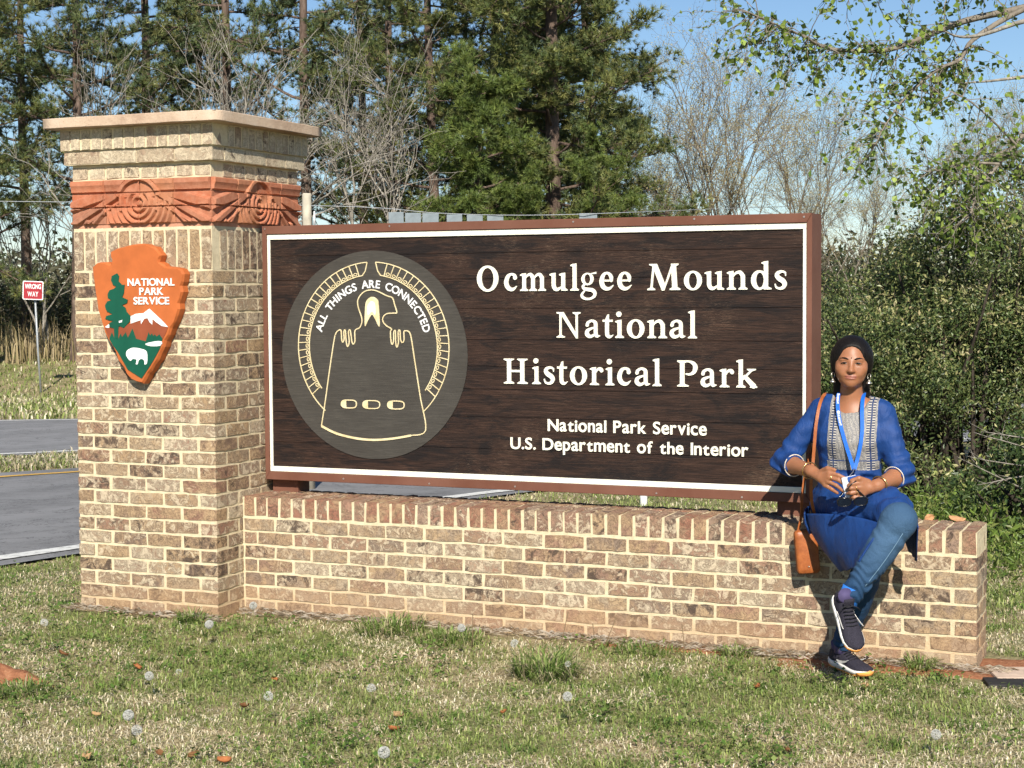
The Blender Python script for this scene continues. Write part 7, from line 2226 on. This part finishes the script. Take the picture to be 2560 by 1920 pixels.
DAND = [((523, 1561), .10, 0, 'dandelion seed head in front of the pier middle'), ((373, 1690), .09, 1, 'dandelion seed head in the lawn below the pier left half'), ((321, 1788), .10, 0, 'bright white dandelion seed head in the left foreground'), ((671, 1740), .11, 2, 'half blown dandelion seed head in the lawn left of centre'), ((342, 1825), .12, 2, 'sparse dandelion seed head just below the bright white one'), ((633, 1514), .17, 1, 'tall dandelion seed head against the wall beside the pier'), ((110, 1557), .15, 2, 'sparse dandelion seed head at the left below the road'), ((447, 1679), .07, 3, 'tiny tattered dandelion head right of another in front of the pier'), ((1154, 1570), .13, 1, 'dandelion seed head against the wall foot left of the grass tuft'), ((1287, 1609), .13, 2, 'dandelion seed head just left of the big grass tuft'), ((1420, 1660), .10, 3, 'small half dandelion head at the right side of the grass tuft'), ((1419, 1741), .12, 1, 'dandelion seed head below the big grass tuft'), ((928, 1721), .08, 2, 'faint dandelion seed head in the middle left of the lawn'), ((960, 1881), .12, 0, 'large white dandelion seed head near the bottom edge left of centre'), ((2340, 1836), .08, 1, 'dandelion seed head in the lower right foreground')]
for i, ((u, v), h, k, lab) in enumerate(DAND):
    dr = ray_at(u, v, 1.0) - Vector((CX, CY, CZ)); t_ = (CZ - h) / -dr.z; p = Vector((CX, CY, CZ)) + dr * t_
    if p.y > .20 and p.x > .8: p = Vector((CX, CY, CZ)) + dr * ((.10 - CY) / dr.y)
    b = Vector((p.x + random.uniform(-.02, .02), p.y + random.uniform(-.02, .02), 0))
    e_ = tag(empty('dandelion', tuple(b)), lab, 'dandelion', 'dandelion seed heads in the lawn')
    hd = p - b
    obj('stem', MB().tube([(0, 0, -.01), (hd.x * .35 + .004, hd.y * .35, hd.z * .5), tuple(hd)], [.0022, .0018, .0016], 6).mesh('stem', stem_m, True), e_)
    obj('seed_head', puffs[k], e_, tuple(hd), (random.random() * 3, random.random() * 3, random.random() * 3))
    v_, f_ = uvsphere(np.zeros(3), (.0038, .0038, .003), None, 8, 6)
    obj('core', mesh_np('core', v_, f_, stem_m), e_, tuple(hd))
# grass tufts
def tuft(name, u, v, n, rad, lo, hi, lab, seed, green=True):
    dr = ray_at(u, v, 1.0) - Vector((CX, CY, CZ)); p = Vector((CX, CY, CZ)) + dr * (CZ / -dr.z)
    g = np.random.default_rng(seed)
    a = g.random(n) * 6.283; r_ = rad * g.random(n) ** .7
    x, y = np.cos(a) * r_, np.sin(a) * r_
    pal = np.array([[.13, .20, .045], [.19, .27, .065], [.10, .16, .04], [.26, .31, .11], [.42, .37, .22]]) if green else np.array([[.5, .43, .3], [.4, .33, .22]])
    c = pal[g.integers(0, len(pal), n)] * (.7 + .6 * g.random((n, 1)))
    V, F, C = blades(n, x, y, lo + (hi - lo) * g.random(n), .0022 + .0016 * g.random(n), .3 + .9 * g.random(n), a + g.normal(0, .9, n), c, z0=np.zeros(n))
    ob = obj(name, mesh_np(name, V, F, GRASS, False, C), None, (p.x, min(p.y, .17) if p.x > .85 else min(p.y, -.06), 0))
    return tag(ob, lab, 'grass tuft', 'grass tufts in the lawn')
tuft('grass_tuft', 1365, 1690, 420, .13, .08, .20, 'big dark green grass tuft in front of the wall middle', 1)
tuft('grass_tuft', 975, 1580, 300, .16, .06, .14, 'long grass tuft against the wall foot left of the middle', 2)
tuft('grass_tuft', 1120, 1600, 320, .17, .04, .09, 'broad low green tuft at the wall foot left of the dandelions', 3)
tuft('grass_tuft', 505, 1545, 160, .07, .05, .11, 'small green tuft at the foot of the pier front', 4)
tuft('grass_tuft', 1610, 1630, 200, .14, .04, .08, 'low green tuft at the wall foot right of the big tuft', 5)
tuft('grass_tuft', 2390, 1560, 160, .06, .05, .12, 'thin tuft on the clay at the right end of the wall', 6)
tuft('grass_tuft', 1840, 1640, 120, .06, .04, .10, 'thin tuft at the wall foot left of the shoes', 7)
tuft('grass_tuft', 60, 1730, 260, .14, .04, .09, 'leafy green tuft over the red clay at the left edge', 8)
# dry flower stalks along the wall
for i, (u0, v0, u1, v1, lab) in enumerate(((1178, 1625, 1182, 1535, 'thin dry stalk by the wall left of the big tuft'), (1393, 1640, 1420, 1532, 'tallest dry stalk leaning right above the big tuft'), (1484, 1615, 1482, 1560, 'short dry stalk at the wall right of the big tuft'), (1710, 1650, 1705, 1562, 'upright dry stalk at the wall left of the bag'), (340, 1840, 330, 1715, 'dry stalk in the left foreground beside the dandelions'), (1340, 1625, 1275, 1562, 'dry stalk leaning left above the big tuft'), (2030, 1700, 2022, 1640, 'pale dry stalk in the grass left of the shoes'), (1505, 1625, 1540, 1545, 'dry stalk leaning right at the wall middle'))):
    dr = ray_at(u0, v0, 1.0) - Vector((CX, CY, CZ)); p = Vector((CX, CY, CZ)) + dr * (CZ / -dr.z)
    dist = (p - Vector((CX, CY, CZ))).dot(-camo.matrix_world.col[2].xyz)
    q = ray_at(u1, v1, dist) - p
    tag(MB().tube([(0, 0, -.01), tuple(q * .5 + Vector((.004, 0, .003))), tuple(q), tuple(q * 1.04)], [.0022, .0018, .0022, .0010], 5).build('dry_stalk', simple_mat('stalk_brown', (.20, .14, .08), .8) if 'stalk_brown' not in bpy.data.materials else bpy.data.materials['stalk_brown'], None, True, loc=tuple(p)), lab, 'stalk', 'dry stalks along the wall')
